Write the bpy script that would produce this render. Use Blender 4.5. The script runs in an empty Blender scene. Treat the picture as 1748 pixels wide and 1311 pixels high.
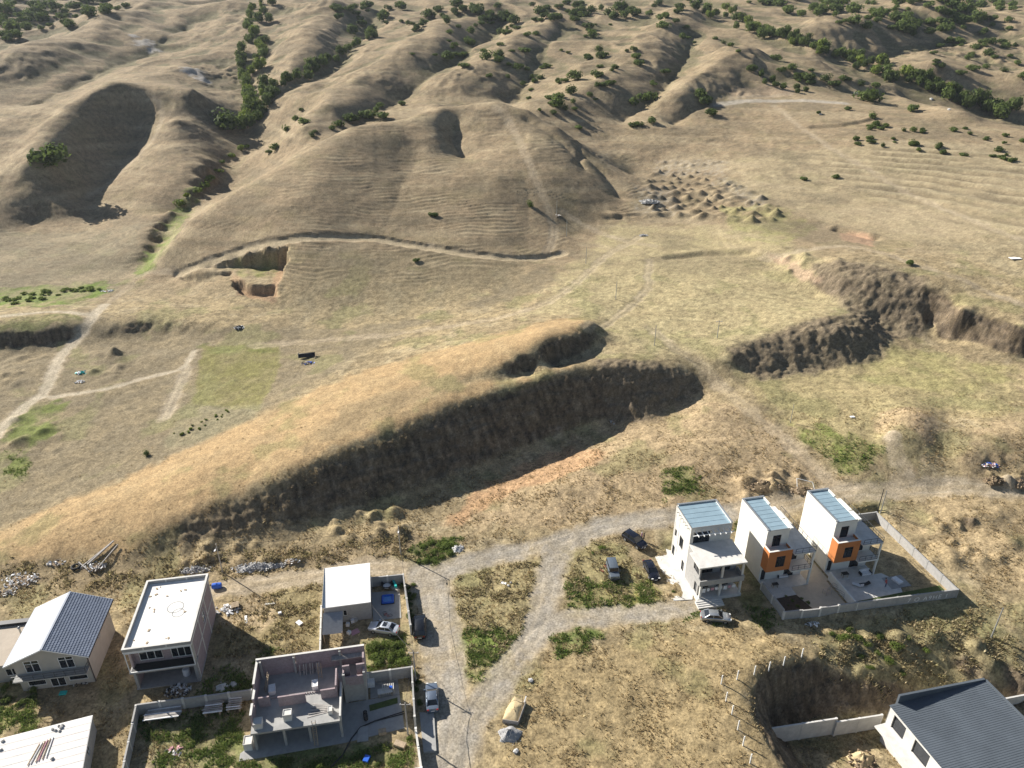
import bpy, bmesh, math, random
import numpy as np
from mathutils import Vector, Matrix

# ---------------------------------------------------------------- camera, world, sun, exposure
scene = bpy.context.scene
COL = scene.collection
FPX, PITCH, CAM_H = 1257.0, math.radians(27.5), 84.0     # photo is 1748 x 1311
CP, SP = math.cos(PITCH), math.sin(PITCH)
cam_data = bpy.data.cameras.new('camera')
cam_data.sensor_fit = 'HORIZONTAL'
cam_data.angle = 2*math.atan(874.0/FPX)
cam_data.clip_start, cam_data.clip_end = 1.0, 6000.0
cam = bpy.data.objects.new('camera', cam_data)
COL.objects.link(cam)
cam.location = (0, 0, CAM_H)
cam.rotation_euler = (math.pi/2 - PITCH, 0, 0)
scene.camera = cam

SUN_EL, SHADOW_AZ = math.radians(31.5), math.radians(-34.0)   # shadows fall along SHADOW_AZ on the ground
sun_dir = Vector((-math.cos(SHADOW_AZ)*math.cos(SUN_EL), -math.sin(SHADOW_AZ)*math.cos(SUN_EL), math.sin(SUN_EL)))
world = bpy.data.worlds.new('World')
scene.world = world
world.use_nodes = True
wnt = world.node_tree
sky = wnt.nodes.new('ShaderNodeTexSky')
sky.sky_type = 'NISHITA'
sky.sun_disc = False
sky.sun_elevation = SUN_EL
sky.sun_rotation = math.atan2(sun_dir.x, sun_dir.y)
sky.air_density, sky.dust_density, sky.ozone_density = 1.0, 0.8, 1.2
wbg = wnt.nodes['Background']
wbg.inputs['Strength'].default_value = 0.05
wnt.links.new(sky.outputs[0], wbg.inputs['Color'])
sun_data = bpy.data.lights.new('sun', 'SUN')
sun_data.energy = 5.0
sun_data.angle = math.radians(0.5)
sun_data.color = (1.0, 0.95, 0.87)
sun = bpy.data.objects.new('sun', sun_data)
COL.objects.link(sun)
sun.rotation_euler = (-sun_dir).to_track_quat('-Z', 'Y').to_euler()
scene.view_settings.view_transform = 'Standard'
scene.view_settings.look = 'None'
scene.view_settings.exposure = 0.9
scene.view_settings.gamma = 1.0
scene.view_settings.use_curve_mapping = False

# ---------------------------------------------------------------- pixels to directions
def P(px, py, z=0.0):
    """point at height z that the photo shows at pixel (px, py)"""
    u, v = (px-874.0)/FPX, (py-655.5)/FPX
    k = (CAM_H-z)/(SP+v*CP)
    return (u*k, (CP-v*SP)*k, z)
def PY(px, py, Y):
    u, v = (px-874.0)/FPX, (py-655.5)/FPX
    k = Y/(CP-v*SP)
    return (u*k, Y, CAM_H-k*(SP+v*CP))

# ---------------------------------------------------------------- noise
_rng = np.random.default_rng(7)
_perm = _rng.permutation(4096).astype(np.int64)
_gang = _rng.random(4096)*2*np.pi
_gx, _gy = np.cos(_gang).astype(np.float32), np.sin(_gang).astype(np.float32)
def noise2(x, y, seed=0):
    x = np.asarray(x, np.float64); y = np.asarray(y, np.float64)
    xi, yi = np.floor(x).astype(np.int64), np.floor(y).astype(np.int64)
    xf, yf = (x-xi).astype(np.float32), (y-yi).astype(np.float32)
    u, v = xf*xf*xf*(xf*(xf*6-15)+10), yf*yf*yf*(yf*(yf*6-15)+10)
    def g(ix, iy, dx, dy):
        h = _perm[(_perm[(ix+seed*131) & 4095]+iy) & 4095]
        return _gx[h]*dx+_gy[h]*dy
    a, b = g(xi, yi, xf, yf), g(xi+1, yi, xf-1, yf)
    c, d = g(xi, yi+1, xf, yf-1), g(xi+1, yi+1, xf-1, yf-1)
    return (a+(b-a)*u + ((c+(d-c)*u)-(a+(b-a)*u))*v)*1.5
def fbm(x, y, octv=4, seed=0, gain=0.5):
    r, a, f = 0, 1.0, 1.0
    for i in range(octv):
        r = r + a*noise2(x*f+i*17.3, y*f-i*9.1, seed+i)
        a *= gain; f *= 2.03
    return r
def sstep(a, b, x):
    t = np.clip((x-a)/(b-a), 0, 1)
    return t*t*(3-2*t)

# ---------------------------------------------------------------- terrain control points, read off the photo
CPTS = []
def zline(pts, step=22):
    for (a, b) in zip(pts[:-1], pts[1:]):
        n = max(1, int(math.hypot(b[0]-a[0], b[1]-a[1])/step))
        for i in range(n):
            t = i/n
            CPTS.append(P(a[0]+(b[0]-a[0])*t, a[1]+(b[1]-a[1])*t, a[2]+(b[2]-a[2])*t))
    CPTS.append(P(*pts[-1]))
def yline(pts, step=24):
    for (a, b) in zip(pts[:-1], pts[1:]):
        n = max(1, int(math.hypot(b[0]-a[0], b[1]-a[1])/step))
        A, B = PY(*a), PY(*b)
        for i in range(n):
            t = i/n
            CPTS.append(PY(a[0]+(b[0]-a[0])*t, a[1]+(b[1]-a[1])*t, a[2]+(b[2]-a[2])*t))
    CPTS.append(PY(*pts[-1]))
def zp(*pts):
    for p in pts: CPTS.append(P(*p))
def yp(*pts):
    for p in pts: CPTS.append(PY(*p))
# village level
zp((-250,1500,-1),(200,1500,-1),(600,1500,-1),(900,1500,-.8),(1150,1500,-.8),(-250,1311,-.8),(0,1311,-.6),(250,1300,-.4),(500,1311,-.3),
   (720,1311,-.4),(850,1311,-.4),(1000,1311,-.4),(1150,1311,-.4),(-200,1150,0),(0,1200,0),(120,1200,0),(350,1200,0),(120,1050,0),(300,1150,0),
   (450,1100,0),(600,1100,0),(600,1000,0),(680,1150,0),(740,1050,0),(780,1200,0),(900,1180,0),(1000,1180,0),(1100,1200,-.2),(1200,1180,-.3),
   (1000,1100,0),(1100,1100,0),(1200,1100,0),(840,1050,.1),(860,960,.3),(950,1000,.2),(1050,1000,.1),(1150,1010,0),(1200,1040,0),
   (1000,930,.6),(1080,900,.9),(1150,960,.1),(1330,1040,0),(1480,1030,0),(1600,1000,0),(1500,960,0),(1420,940,0),(1300,960,0),(1240,930,0),
   (460,990,.2),(380,1010,.1),(0,1000,.6),(100,960,.9),(-200,1000,.8),(200,965,.7),(350,950,.8),(560,930,.8),(680,920,.8),(800,930,.6))
# slope falling away right of the walled yards, pit in the corner
zp((1345,1062,-.2),(1500,1050,-.3),(1640,1035,-.3),(1748,1000,-.2),(1900,1000,.5),(1300,1090,-.2),(1390,1100,-1.0),(1500,1100,-2.0),(1600,1090,-1.8),
   (1700,1085,-1.5),(1748,1110,-2.0),(1850,1110,-2),(1450,1140,-3.0),(1560,1140,-3.6),(1650,1130,-3.2),(1748,1145,-3.0))
zline([(1352,1330,-.5),(1330,1300,-.5),(1296,1240,-.5),(1274,1196,-.5),(1304,1166,-.6),(1346,1146,-.8),(1376,1130,-1.0),(1412,1122,-1.8),(1440,1150,-3.2),(1480,1168,-4.0),(1520,1170,-4.4)], 16)
zline([(1398,1340,-7),(1360,1290,-7),(1330,1256,-7),(1322,1232,-6.8),(1350,1222,-6.8),(1400,1216,-6.8),(1450,1216,-6.8),(1500,1212,-6.8),(1540,1206,-6.8)], 16)
zp((1400,1290,-7),(1500,1290,-7),(1500,1400,-7),(1650,1290,-7),(1748,1290,-7),(1650,1400,-7),(1850,1290,-7),(1800,1400,-7),(1640,1220,-6.8),(1720,1215,-6.8),(1850,1215,-6.8))
zline([(1640,1150,-4.4),(1690,1165,-4.4),(1748,1155,-4.0),(1850,1140,-4.0)],24)
# field below the big cut
zp((900,880,1.3),(1000,850,2.0),(1100,850,2.0),(850,860,1.3),(1000,800,2.8),(950,830,2.3),(1100,770,4.0),(1200,760,5.0),(1200,700,6.3),(1300,760,4.8),
   (1350,720,5.8),(1250,830,2.8),(1180,830,2.6),(1400,820,2.8),(1480,850,2.2),(1600,840,2.3),(1748,835,2.6),(1900,835,2.8),(1560,880,1.2),(1650,900,1.4),(1700,960,.4),
   (1748,900,1.6),(1850,920,1.6),(1220,640,9.0),(1290,690,7.2),(1050,770,3.5))
zline([(220,962,.9),(345,934,1.2),(465,916,1.3),(590,880,1.5),(706,844,1.8),(821,795,2.4),(945,742,3.0),(1044,712,3.8),(1090,714,4.2),(1150,696,5.0),(1200,668,6.4)], 18)
zline([(200,944,1.6),(290,893,4.0),(420,838,6.4),(574,769,9.4),(700,718,11.0),(766,694,11.6),(900,650,12.4),(979,623,12.9),(1010,623,12.6),(1060,627,12.2),(1120,632,11.2),(1190,642,8.6)], 18)
# spur with its upper step
zline([(1012,548,16.1),(985,574,15.7),(920,605,15.0),(850,633,13.6),(795,653,12.8)], 18)
zline([(1028,562,13.2),(1022,586,12.9),(985,606,12.5),(920,626,12.2),(855,650,12.3)], 18)
zp((900,567,14.8),(980,548,15.3),(800,592,13.8),(700,630,12.2),(600,668,10.6),(600,725,10.2),(480,740,8.4),(430,800,7.2),(350,790,6.8),(280,850,5.4),(200,850,4.4),(100,905,2.8),(0,935,1.6),(-150,960,1.0),(120,930,2.2),(700,680,11.8))
zline([(870,562,13.6),(800,574,12.2),(700,598,10.8),(600,634,9.2),(470,697,7.1),(350,757,5.3),(250,803,3.9),(100,862,2.4),(0,905,1.3)], 40)
# left valley
zp((-250,800,1),(0,760,1.6),(0,840,1.2),(120,800,2.0),(200,720,2.8),(100,680,2.8),(0,650,3.0),(-200,650,3),(320,650,4.2),(280,720,3.4),(420,630,5.4),(520,600,6.8),(650,570,8.8),(780,545,10.6),
   (880,520,11.2),(940,492,12.6),(300,600,4.6),(180,610,4.0),(60,620,3.4),(560,560,7.4),(500,640,6.6))
zline([(-100,572,6.6),(0,572,6.6),(70,568,6.6),(130,560,6.6)], 30)
zline([(190,556,6.6),(250,550,6.9),(350,555,7.1),(450,567,7.2)], 30)
zline([(-100,590,4.3),(0,590,4.3),(70,587,4.3),(130,578,4.5)], 30)
zline([(190,572,4.9),(250,566,5.0),(350,570,5.6),(440,578,6.6)], 30)
zp((0,520,7.0),(-200,500,8),(120,520,6.9),(220,510,7.0),(0,470,8.0),(150,460,7.8),(60,420,9.0),(180,420,8.8),(-200,420,10),(60,380,11),(160,370,10.8),(350,520,7.4),(420,540,7.6),(330,490,7.8))
# gully along the left of the big hill
zline([(240,462,7.2),(262,432,8.2),(275,397,10.2),(300,371,11.6),(335,345,13.6),(375,300,17.5),(392,276,20.0),(436,246,23.5)], 14)
zline([(232,440,9.2),(248,416,10.8),(262,388,13.0),(292,356,15.4),(324,330,17.8),(358,290,21.6),(374,262,23.4),(424,230,26.0)], 14)
yline([(440,190,400),(425,150,440),(430,100,490),(445,50,560),(455,5,660)], 20)
yline([(395,200,385),(385,160,425),(392,110,470),(372,50,545),(400,5,640)], 24)
yline([(480,200,380),(470,150,420),(480,100,470),(500,55,540),(520,10,630)], 24)
# big hill
BIG = [(285,425,229),(330,372,240),(400,330,251),(500,275,268),(600,217,290),(700,200,303),(760,180,316),(800,173,322),(850,172,323),(900,185,318),(950,215,305),(990,266,284),(1016,320,266),(1040,370,252)]
yline(BIG, 36)
def dip(pts, dY, dz):
    for p in pts:
        x, y, z = PY(*p); CPTS.append((x*(y+dY)/y-dY*.15, y+dY, z-dz))
dip(BIG[3:11], 22, 6.5); dip(BIG[4:10], 40, 9)
yp((700,300,262),(700,400,228),(600,300,258),(500,350,238),(600,400,226),(400,400,230),(500,450,212),(850,300,263),(850,400,230),(700,250,281),(600,255,274),(900,240,290),(950,300,267),(950,400,236),(640,470,206),(780,460,210),(350,440,222))
yp((812,205,309),(790,222,303),(800,262,283),(735,212,300),(862,215,306))
zp((470,525,7.8),(600,525,8.2),(720,518,9.4),(860,480,11.8),(300,470,8.2))
# behind the big hill
yp((520,230,330),(560,195,355),(640,180,365),(700,165,390),(760,150,405),(830,150,408),(920,170,392),(1000,200,362),(1040,240,338),(1080,300,306),(1100,250,330),(1100,200,356),(1100,150,398),(1000,150,402),
   (900,130,420),(800,120,430),(700,120,430),(600,140,415),(560,100,465),(640,90,470),(740,80,480),(840,80,485),(940,90,475),(1040,100,465),(1140,100,470))
for yy, YY in ((50,565),(12,680),(-25,820),(-55,1000),(-75,1200)):
    if yy < 50: yp(*[(xx, yy, YY*(1+.03*math.sin(xx*.013+yy))) for xx in range(-200, 2000, 140)])
_ROW = [-80, 12, 50, 80, 100, 120, 150, 165, 200, 230]; _YB = [1200, 680, 565, 483, 460, 430, 400, 385, 362, 330]
for yy in (100, 50, 12): yp(*[(xx, yy, float(np.interp(yy, _ROW, _YB))) for xx in range(-200, 2000, 200) if not (330 < xx < 560)])
FOLDS = [([(482,168),(505,112),(535,62),(570,18)], 6.7, 17), ([(515,228),(570,182),(645,128),(705,92),(765,52),(815,16)], 5.7, 18),
 ([(780,140),(850,112),(890,80),(945,40)], 5.7, 18), ([(935,196),(1005,165),(1080,118),(1130,70),(1165,26)], 5.7, 18), ([(1160,172),(1200,142),(1245,112),(1265,98)], 6.7, 13),
 ([(440,186),(490,138),(565,104),(612,62),(645,14)], -5.5, 11), ([(610,196),(680,158),(740,112),(800,72),(850,32)], -5.7, 12), ([(870,158),(905,122),(915,88),(965,34)], -5.7, 12),
 ([(1065,190),(1120,142),(1170,96),(1185,50)], -5.7, 10), ([(0,132),(80,92),(160,58),(250,12)], 7.6, 22), ([(60,160),(160,112),(260,72),(330,28)], -5.7, 16),
 ([(1400,62),(1500,40),(1600,22)], 7.6, 24), ([(1480,92),(1600,66),(1748,52)], -5.7, 16), ([(1290,110),(1400,140),(1520,165),(1640,206)], 3.8, 9), ([(1000,262),(1030,290),(1060,330)], -2.1, 4), ([(900,200),(960,240),(1000,285)], -1.5, 3),
 ([(196,162),(158,182),(120,218),(86,258),(60,296)], 5.6, 11), ([(232,200),(222,240),(196,276),(165,306),(140,330)], -3.5, 11), ([(778,192),(772,222),(788,246)], -5.5, 8), ([(745,186),(738,215),(748,245)], 2.2, 7), ([(700,250),(690,300),(660,380)], -1.6, 14), ([(560,260),(540,330),(500,400)], 1.2, 14), ([(880,240),(900,330),(905,400)], -.7, 9), ([(1150,200),(1190,175),(1215,165)], -4, 7)]
# left hills: spur, hollow beside it
yline([(330,150,380),(270,152,378),(200,160,372),(162,178,357),(124,215,336),(90,256,314),(64,294,295),(50,330,280)], 26)
yline([(232,195,362),(230,235,345),(208,268,328),(178,292,313),(142,326,293),(118,345,281)], 26)
yp((300,200,350),(300,250,328),(290,300,303),(250,330,290),(220,375,270),(380,215,372),(350,200,368),(0,215,330),(0,280,300),(-150,250,320),(-150,330,280),(0,340,276),(-200,180,360),
   (60,180,352),(130,150,392),(0,150,400),(220,125,430),(320,115,440),(0,100,480),(150,95,475),(260,90,480),(-200,100,480),(330,75,510))
# plateau in the middle, slopes to its right
zp((1000,500,13.0),(1080,480,13.2),(1180,480,13.3),(1100,540,12.4),(1200,550,12.2),(1120,600,11.8),(1060,590,12.4),(1050,440,14.0),(940,440,13.0),(980,400,15.0),(1100,400,15.6),(1200,430,14.6),(1290,480,13.2),(1380,520,12.8),
   (1250,570,12.2),(1160,360,18.0),(1200,300,23.0),(1300,290,26.0),(1400,310,25.0),(1550,330,24.5),(1748,330,27),(1950,330,28),(1748,260,32.5),(1600,250,33),(1450,240,33),(1320,220,33.5),(1250,240,30),(1180,250,28),
   (1280,370,19.5),(1400,390,19),(1500,410,19.5),(1620,440,19.5),(1748,400,23),(1950,420,22),(1700,500,17),(1748,560,14.5),(1900,560,15),(1600,480,18.5),(1640,530,15.5))
zline([(1232,176,39.5),(1300,166,40.5),(1350,163,40.8),(1440,173,40.0),(1530,196,38.2),(1640,212,37),(1748,229,36),(1950,250,35)], 40)
yline([(1900,230,412),(1748,205,418),(1690,190,426),(1600,150,448),(1500,112,478),(1400,76,522),(1300,45,575),(1200,15,650)], 40)
yp((1250,118,436),(1300,130,428),(1190,135,425),(1210,170,392),(1340,140,428),(1420,150,420),(1500,160,430),(1600,185,424),(1400,110,465),(1300,95,470),(1560,80,520),(1650,100,500),(1748,130,480),(1900,130,480),(1680,55,575),(1748,80,540))
# cuts on the right
zline([(1250,606,11.8),(1308,577,12.6),(1340,573,12.8),(1400,573,12.9),(1440,566,13.0),(1478,544,13.2)], 16)
zline([(1262,624,9.8),(1300,640,8.4),(1350,628,8.4),(1400,622,8.4),(1450,622,8.4),(1500,604,8.5),(1520,574,9.2)], 16)
zline([(1300,426,17.2),(1345,432,17.4),(1400,454,17.6),(1440,474,17.6),(1500,480,17.8),(1560,476,18.2),(1574,494,17)], 16)
zline([(1308,452,14.6),(1350,478,13.8),(1400,496,13.4),(1446,518,13.2)], 16)
zline([(1500,556,9.6),(1530,562,9.6),(1566,560,10.0)], 14)
zline([(1580,544,11.6),(1640,574,9.8),(1700,600,9.0),(1748,608,8.9),(1850,624,8.9)], 26)
zline([(1584,556,9.6),(1640,590,8.8),(1700,612,8.4),(1748,622,8.4),(1850,640,8.4)], 26)
zp((1400,670,7.8),(1550,620,8.4),(1650,650,8.0),(1500,740,6.2),(1748,690,7.2),(1430,750,6.2),(1620,720,6.4),(1530,800,4.4),(1460,790,4.6),(1400,720,6.6),(1320,670,7.8))
zp((1545,706,9.2),(1575,708,9.4),(1594,730,8.0),(1520,740,7.6),(1608,772,5.2),(1580,800,4.2),(1700,745,8.0),(1660,775,6.0),(1748,770,6.6),(1748,740,8.2),(1690,810,3.6),(1850,760,7))
# banks by the dirt yard at far right
zp((1620,870,2.4),(1660,885,2.6),(1700,930,1.6))
CPTS = np.array(CPTS)

# ---------------------------------------------------------------- terrain grid: a fan of cells, finer near the village
FAN0, SMAX, NC = 35.0, 0.86, 860
ys = [40.0]
while ys[-1] < 1150:
    ys.append(ys[-1]+0.26+(max(0, ys[-1]-100)/100)**1.2*0.22)
YR = np.array(ys); NR = len(YR)
SR = np.linspace(-SMAX, SMAX, NC)

def rbf_fit(pts):
    keep = []
    seen = set()
    for i, p in enumerate(pts):
        k = (round(p[0]/.8), round(p[1]/.8))
        if k in seen: continue
        seen.add(k); keep.append(i)
    C = pts[keep]
    n = len(C)
    d = np.hypot(C[:, None, 0]-C[None, :, 0], C[:, None, 1]-C[None, :, 1])
    sc = 0.6+0.004*C[:, 1]
    A = np.zeros((n+3, n+3))
    A[:n, :n] = -np.sqrt(d*d+.6)
    A[:n, :n] -= np.diag(0.05*sc)*-1
    A[:n, n] = 1; A[:n, n+1] = C[:, 0]/100; A[:n, n+2] = C[:, 1]/100
    A[n:, :n] = A[:n, n:].T
    b = np.zeros(n+3); b[:n] = C[:, 2]
    return C.astype(np.float32), np.linalg.solve(A, b).astype(np.float32)
_C, _w = rbf_fit(CPTS)
def rbf_eval(X, Y):
    X = X.ravel().astype(np.float32); Y = Y.ravel().astype(np.float32)
    out = np.empty(len(X), np.float32)
    n = len(_C)
    for i in range(0, len(X), 8192):
        x, y = X[i:i+8192, None], Y[i:i+8192, None]
        r = np.sqrt((x-_C[None, :, 0])**2+(y-_C[None, :, 1])**2+np.float32(.6))
        out[i:i+8192] = -(r@_w[:n])+_w[n]+_w[n+1]*x[:, 0]/100+_w[n+2]*y[:, 0]/100
    return out
ri = np.unique(np.r_[np.arange(0, NR, 2), NR-1]); ci = np.unique(np.r_[np.arange(0, NC, 2), NC-1])
_Yc = np.repeat(YR[ri][:, None], len(ci), 1); _Xc = SR[ci][None, :]*(_Yc+FAN0)
_Zc = rbf_eval(_Xc, _Yc).reshape(_Yc.shape)
def bilin(Zc, r, c):
    r0 = np.clip(np.floor(r).astype(int), 0, Zc.shape[0]-2); c0 = np.clip(np.floor(c).astype(int), 0, Zc.shape[1]-2)
    fr, fc = r-r0, c-c0
    return (Zc[r0, c0]*(1-fr)*(1-fc)+Zc[r0+1, c0]*fr*(1-fc)+Zc[r0, c0+1]*(1-fr)*fc+Zc[r0+1, c0+1]*fr*fc)
_rr = np.interp(np.arange(NR), ri, np.arange(len(ri))); _cc = np.interp(np.arange(NC), ci, np.arange(len(ci)))
R2, C2 = np.meshgrid(_rr, _cc, indexing='ij')
GY = np.repeat(YR[:, None], NC, 1); GX = SR[None, :]*(GY+FAN0)
GZ = bilin(_Zc, R2, C2)
def zt(x, y):
    """ground height at (x, y)"""
    r = np.interp(y, YR, np.arange(NR)); c = (x/(y+FAN0)+SMAX)/(2*SMAX)*(NC-1)
    r = np.clip(r, 0, NR-1.001); c = np.clip(c, 0, NC-1.001)
    v = bilin(GZ, np.asarray(r, float), np.asarray(c, float))
    return float(v) if np.ndim(v) == 0 else v
def G(px, py, dz=0.0):
    """ground point that the photo shows at pixel (px, py)"""
    u, v = (px-874.0)/FPX, (py-655.5)/FPX
    k = np.linspace(60, 1100, 2600)
    x, y, z = u*k, (CP-v*SP)*k, CAM_H-(SP+v*CP)*k
    d = z-dz-zt(x, y)
    i = int(np.argmax(d < 0))
    if d[i] >= 0: i = len(k)-1
    if i > 0:
        t = d[i-1]/(d[i-1]-d[i]); kk = k[i-1]+(k[i]-k[i-1])*t
    else: kk = k[0]
    return np.array((u*kk, (CP-v*SP)*kk, CAM_H-(SP+v*CP)*kk-dz))
# ---------------------------------------------------------------- relief added on the smooth form
Zs = GZ.copy()
gyy = np.gradient(Zs, axis=0)/np.gradient(GY, axis=0)
gxx = np.gradient(Zs, axis=1)/np.gradient(GX, axis=1)
slope = np.hypot(gxx, gyy)
far = sstep(215, 330, GY)
vfar = sstep(330, 480, GY)
# eroded rolling hills far away, calm ground near the village
n1 = fbm(GX/75, GY/95, 4, 3)
rid = 1-np.abs(fbm(GX/58+3, GY/80, 4, 11))*1.6
n1 = fbm(GX/60, GY/75, 3, 3, .4)
rid = 1-np.abs(fbm(GX/46+3, GY/70, 3, 11, .4))*1.6
GZ = GZ + far*0.7*n1 + vfar*(2.0*n1 + 2.2*(np.clip(rid, 0, 1)-.6))
GZ += sstep(520, 800, GY)*(8*fbm(GX/150, GY/190, 2, 21)+5*(np.clip(1-np.abs(fbm(GX/90, GY/130, 3, 31, .4))*1.8, 0, 1)-.4))
# small rills and crumbly spurs, sharper than the big folds
er = 1-np.abs(fbm(GX/17+.6*n1, GY/22, 4, 131, .55))*2.0
GZ += (far*.35+vfar*.9)*.85*(np.clip(er, -.2, 1)-.45)*sstep(.05, .22, slope)*np.clip(.5+fbm(GX/60, GY/60, 2, 133), .15, 1.2)
# sheep-track terracettes on the grassy hillsides
tz = Zs*1.0 + 0.9*fbm(GX/26, GY/26, 3, 5)
hillm = sstep(.13, .3, slope)*sstep(185, 215, GY)*(1-sstep(.9, 1.3, slope))
GZ += hillm*(0.125+.07*noise2(GX/30, GY/30, 8))*np.sin(tz*2*np.pi/0.58)*np.clip(.55+fbm(GX/18, GY/7, 2, 9)*1.2, 0, 1.3)
# rough cut faces
cutm = sstep(.55, .9, slope)
tface = GX*.88+GY*.47
GZ += cutm*(0.30*fbm(GX/2.6, GY/2.6, 4, 14)+.20*fbm(GX/.9, GY/.9, 2, 15)-.2*np.abs(fbm(tface/2.4, Zs/7, 3, 16, .6))+.09*np.sin(Zs*2*np.pi/1.7+2*fbm(tface/8, Zs/4, 2, 17)))
# general unevenness and tufty ground
near = 1-sstep(170, 300, GY)
GZ += 0.22*fbm(GX/11, GY/11, 3, 41)*(1-vfar) + 0.07*fbm(GX/1.7, GY/1.7, 3, 42)*near + far*.10*fbm(GX/3.5, GY/3.5, 3, 43)

def pxpoly(pts):
    return np.array([G(*p)[:2] for p in pts])
def seg_dist(X, Y, line):
    d = np.full(X.shape, 1e9)
    for (a, b) in zip(line[:-1], line[1:]):
        ab = b-a; L = ab@ab+1e-9
        t = np.clip(((X-a[0])*ab[0]+(Y-a[1])*ab[1])/L, 0, 1)
        d = np.minimum(d, np.hypot(X-a[0]-t*ab[0], Y-a[1]-t*ab[1]))
    return d
def inside(X, Y, poly):
    r = np.zeros(X.shape, bool)
    n = len(poly)
    for i in range(n):
        x0, y0 = poly[i]; x1, y1 = poly[(i+1) % n]
        if y0 == y1: continue
        c = ((y0 > Y) != (y1 > Y)) & (X < (x1-x0)*(Y-y0)/(y1-y0)+x0)
        r ^= c
    return r
def region(poly, pad):
    """grid window round a set of points"""
    x0, y0 = poly.min(0)-pad; x1, y1 = poly.max(0)+pad
    rs = np.searchsorted(YR, [y0, y1]); r0, r1 = max(0, rs[0]-1), min(NR, rs[1]+1)
    if r1 <= r0: return None
    smin = min(x0/(YR[r0]+FAN0), x0/(YR[r1-1]+FAN0)); smax = max(x1/(YR[r0]+FAN0), x1/(YR[r1-1]+FAN0))
    c0, c1 = np.searchsorted(SR, [smin, smax]); c0, c1 = max(0, c0-1), min(NC, c1+1)
    if c1 <= c0: return None
    return slice(r0, r1), slice(c0, c1)
def line_mask(line, w, soft, warp=0.0):
    m = np.zeros(GX.shape, np.float32)
    sl = region(line, w+soft+2)
    if sl is None: return m
    d = seg_dist(GX[sl], GY[sl], line)
    if warp: d = d+warp*fbm(GX[sl]/3, GY[sl]/3, 3, 77)
    m[sl] = 1-sstep(w-soft, w+soft, d)
    return m
def poly_mask(poly, soft, warp=0.0):
    m = np.zeros(GX.shape, np.float32)
    sl = region(poly, soft+warp+2)
    if sl is None: return m
    d = seg_dist(GX[sl], GY[sl], np.vstack([poly, poly[:1]]))
    d = np.where(inside(GX[sl], GY[sl], poly), -d, d)
    if warp: d = d+warp*fbm(GX[sl]/4, GY[sl]/4, 3, 78)
    m[sl] = 1-sstep(-soft, soft, d)
    return m
def pad(poly, z, soft):
    global GZ
    m = poly_mask(np.array(poly), soft)
    GZ = GZ*(1-m)+z*m
def bump(px, py, r, h, rx=1.0):
    g = G(px, py)
    sl = region(np.array([g[:2]]), 3*r)
    if sl is None: return
    d2 = ((GX[sl]-g[0])/rx)**2+(GY[sl]-g[1])**2
    GZ[sl] += h*np.exp(-d2/(r*r))

# folds of the far hills: ridges and gullies
for pts, h, w in FOLDS:
    ln = pxpoly(pts); sl = region(ln, 3*w)
    d = seg_dist(GX[sl], GY[sl], ln)+w*.35*fbm(GX[sl]/28, GY[sl]/28, 3, 90)
    GZ[sl] += h*np.exp(-np.clip(d, 0, None)**2/(w*w)) if h > 0 else h*np.exp(-np.clip(d, 0, None)/(w*.9))
# square pit dug into the foot of the big hill
_zf = G(395, 472)[2]-.2
m = poly_mask(pxpoly([(312,468),(400,437),(489,420),(487,445),(480,470),(470,486),(430,486),(398,476),(394,464),(335,471)]), .7, .6)
GZ = GZ*(1-m)+np.minimum(GZ, _zf+.04*(GY-GY.min())*0+.25*fbm(GX/3, GY/3, 2, 91))*m
m = poly_mask(pxpoly([(398,477),(430,488),(468,487),(472,503),(430,508),(402,494)]), .7, .8)
GZ -= 2.6*m
m = poly_mask(pxpoly([(310,469),(335,470),(394,464),(396,474),(360,480),(315,478)]), .8, .6)
GZ -= 1.2*m
# heaps of spoil, dumped by the truckload
_r = random.Random(5)
for row in range(9):
    for k in range(15):
        px = 1092+k*15+_r.uniform(-6, 6)+row*4; py = 292+row*9.5+_r.uniform(-3, 3)+ (k*0.8)
        if px > 1150+ (py-280)*1.9+40 or px < 1080 + max(0, (330-py))*1.1 or py > 378: continue
        bump(px, py, _r.uniform(.7, 1.7), _r.choice([.5, .9, 1.2, 1.7])*_r.uniform(.8, 1.2), _r.uniform(.9, 1.7))
for k in range(9): bump(1130+k*12+_r.uniform(-5, 5), 281+_r.uniform(-4, 6), 1.2, .9)
for k in range(16): bump(1350+_r.uniform(-10, 90), 432+_r.uniform(0, 34), _r.uniform(.8, 1.5), _r.uniform(.4, .9))
for k in range(11): bump(1050+k*18, 368+math.sin(k)*3, 1.2, .8, 1.5)
for k in range(14): bump(_r.uniform(150, 205), _r.uniform(600, 645), _r.uniform(.9, 1.7), _r.uniform(.4, .8))
for k in range(14): bump(_r.uniform(0, 90), _r.uniform(600, 660), _r.uniform(1., 2.), _r.uniform(.3, .6))
for k in range(14): bump(_r.uniform(20, 110), _r.uniform(715, 770), _r.uniform(1., 2.2), _r.uniform(.3, .7))
for k in range(30): bump(_r.uniform(1260, 1370), _r.uniform(800, 850), _r.uniform(.5, 1.3), _r.uniform(.3, .75))
for k in range(24): bump(_r.uniform(560, 700), _r.uniform(872, 925), _r.uniform(.6, 1.5), _r.uniform(.3, .8))
for k in range(26): bump(_r.uniform(300, 560), _r.uniform(930, 965), _r.uniform(.5, 1.3), _r.uniform(.2, .6))
for k in range(40): bump(_r.uniform(1380, 1700), _r.uniform(1080, 1150), _r.uniform(.6, 1.6), _r.uniform(.2, .6))
for k in range(16): bump(_r.uniform(1590, 1740), _r.uniform(870, 960), _r.uniform(.6, 1.8), _r.uniform(.3, .8))
for k in range(10): bump(_r.uniform(1690, 1748), _r.uniform(810, 830), _r.uniform(.6, 1.2), _r.uniform(.4, .8))
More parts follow.
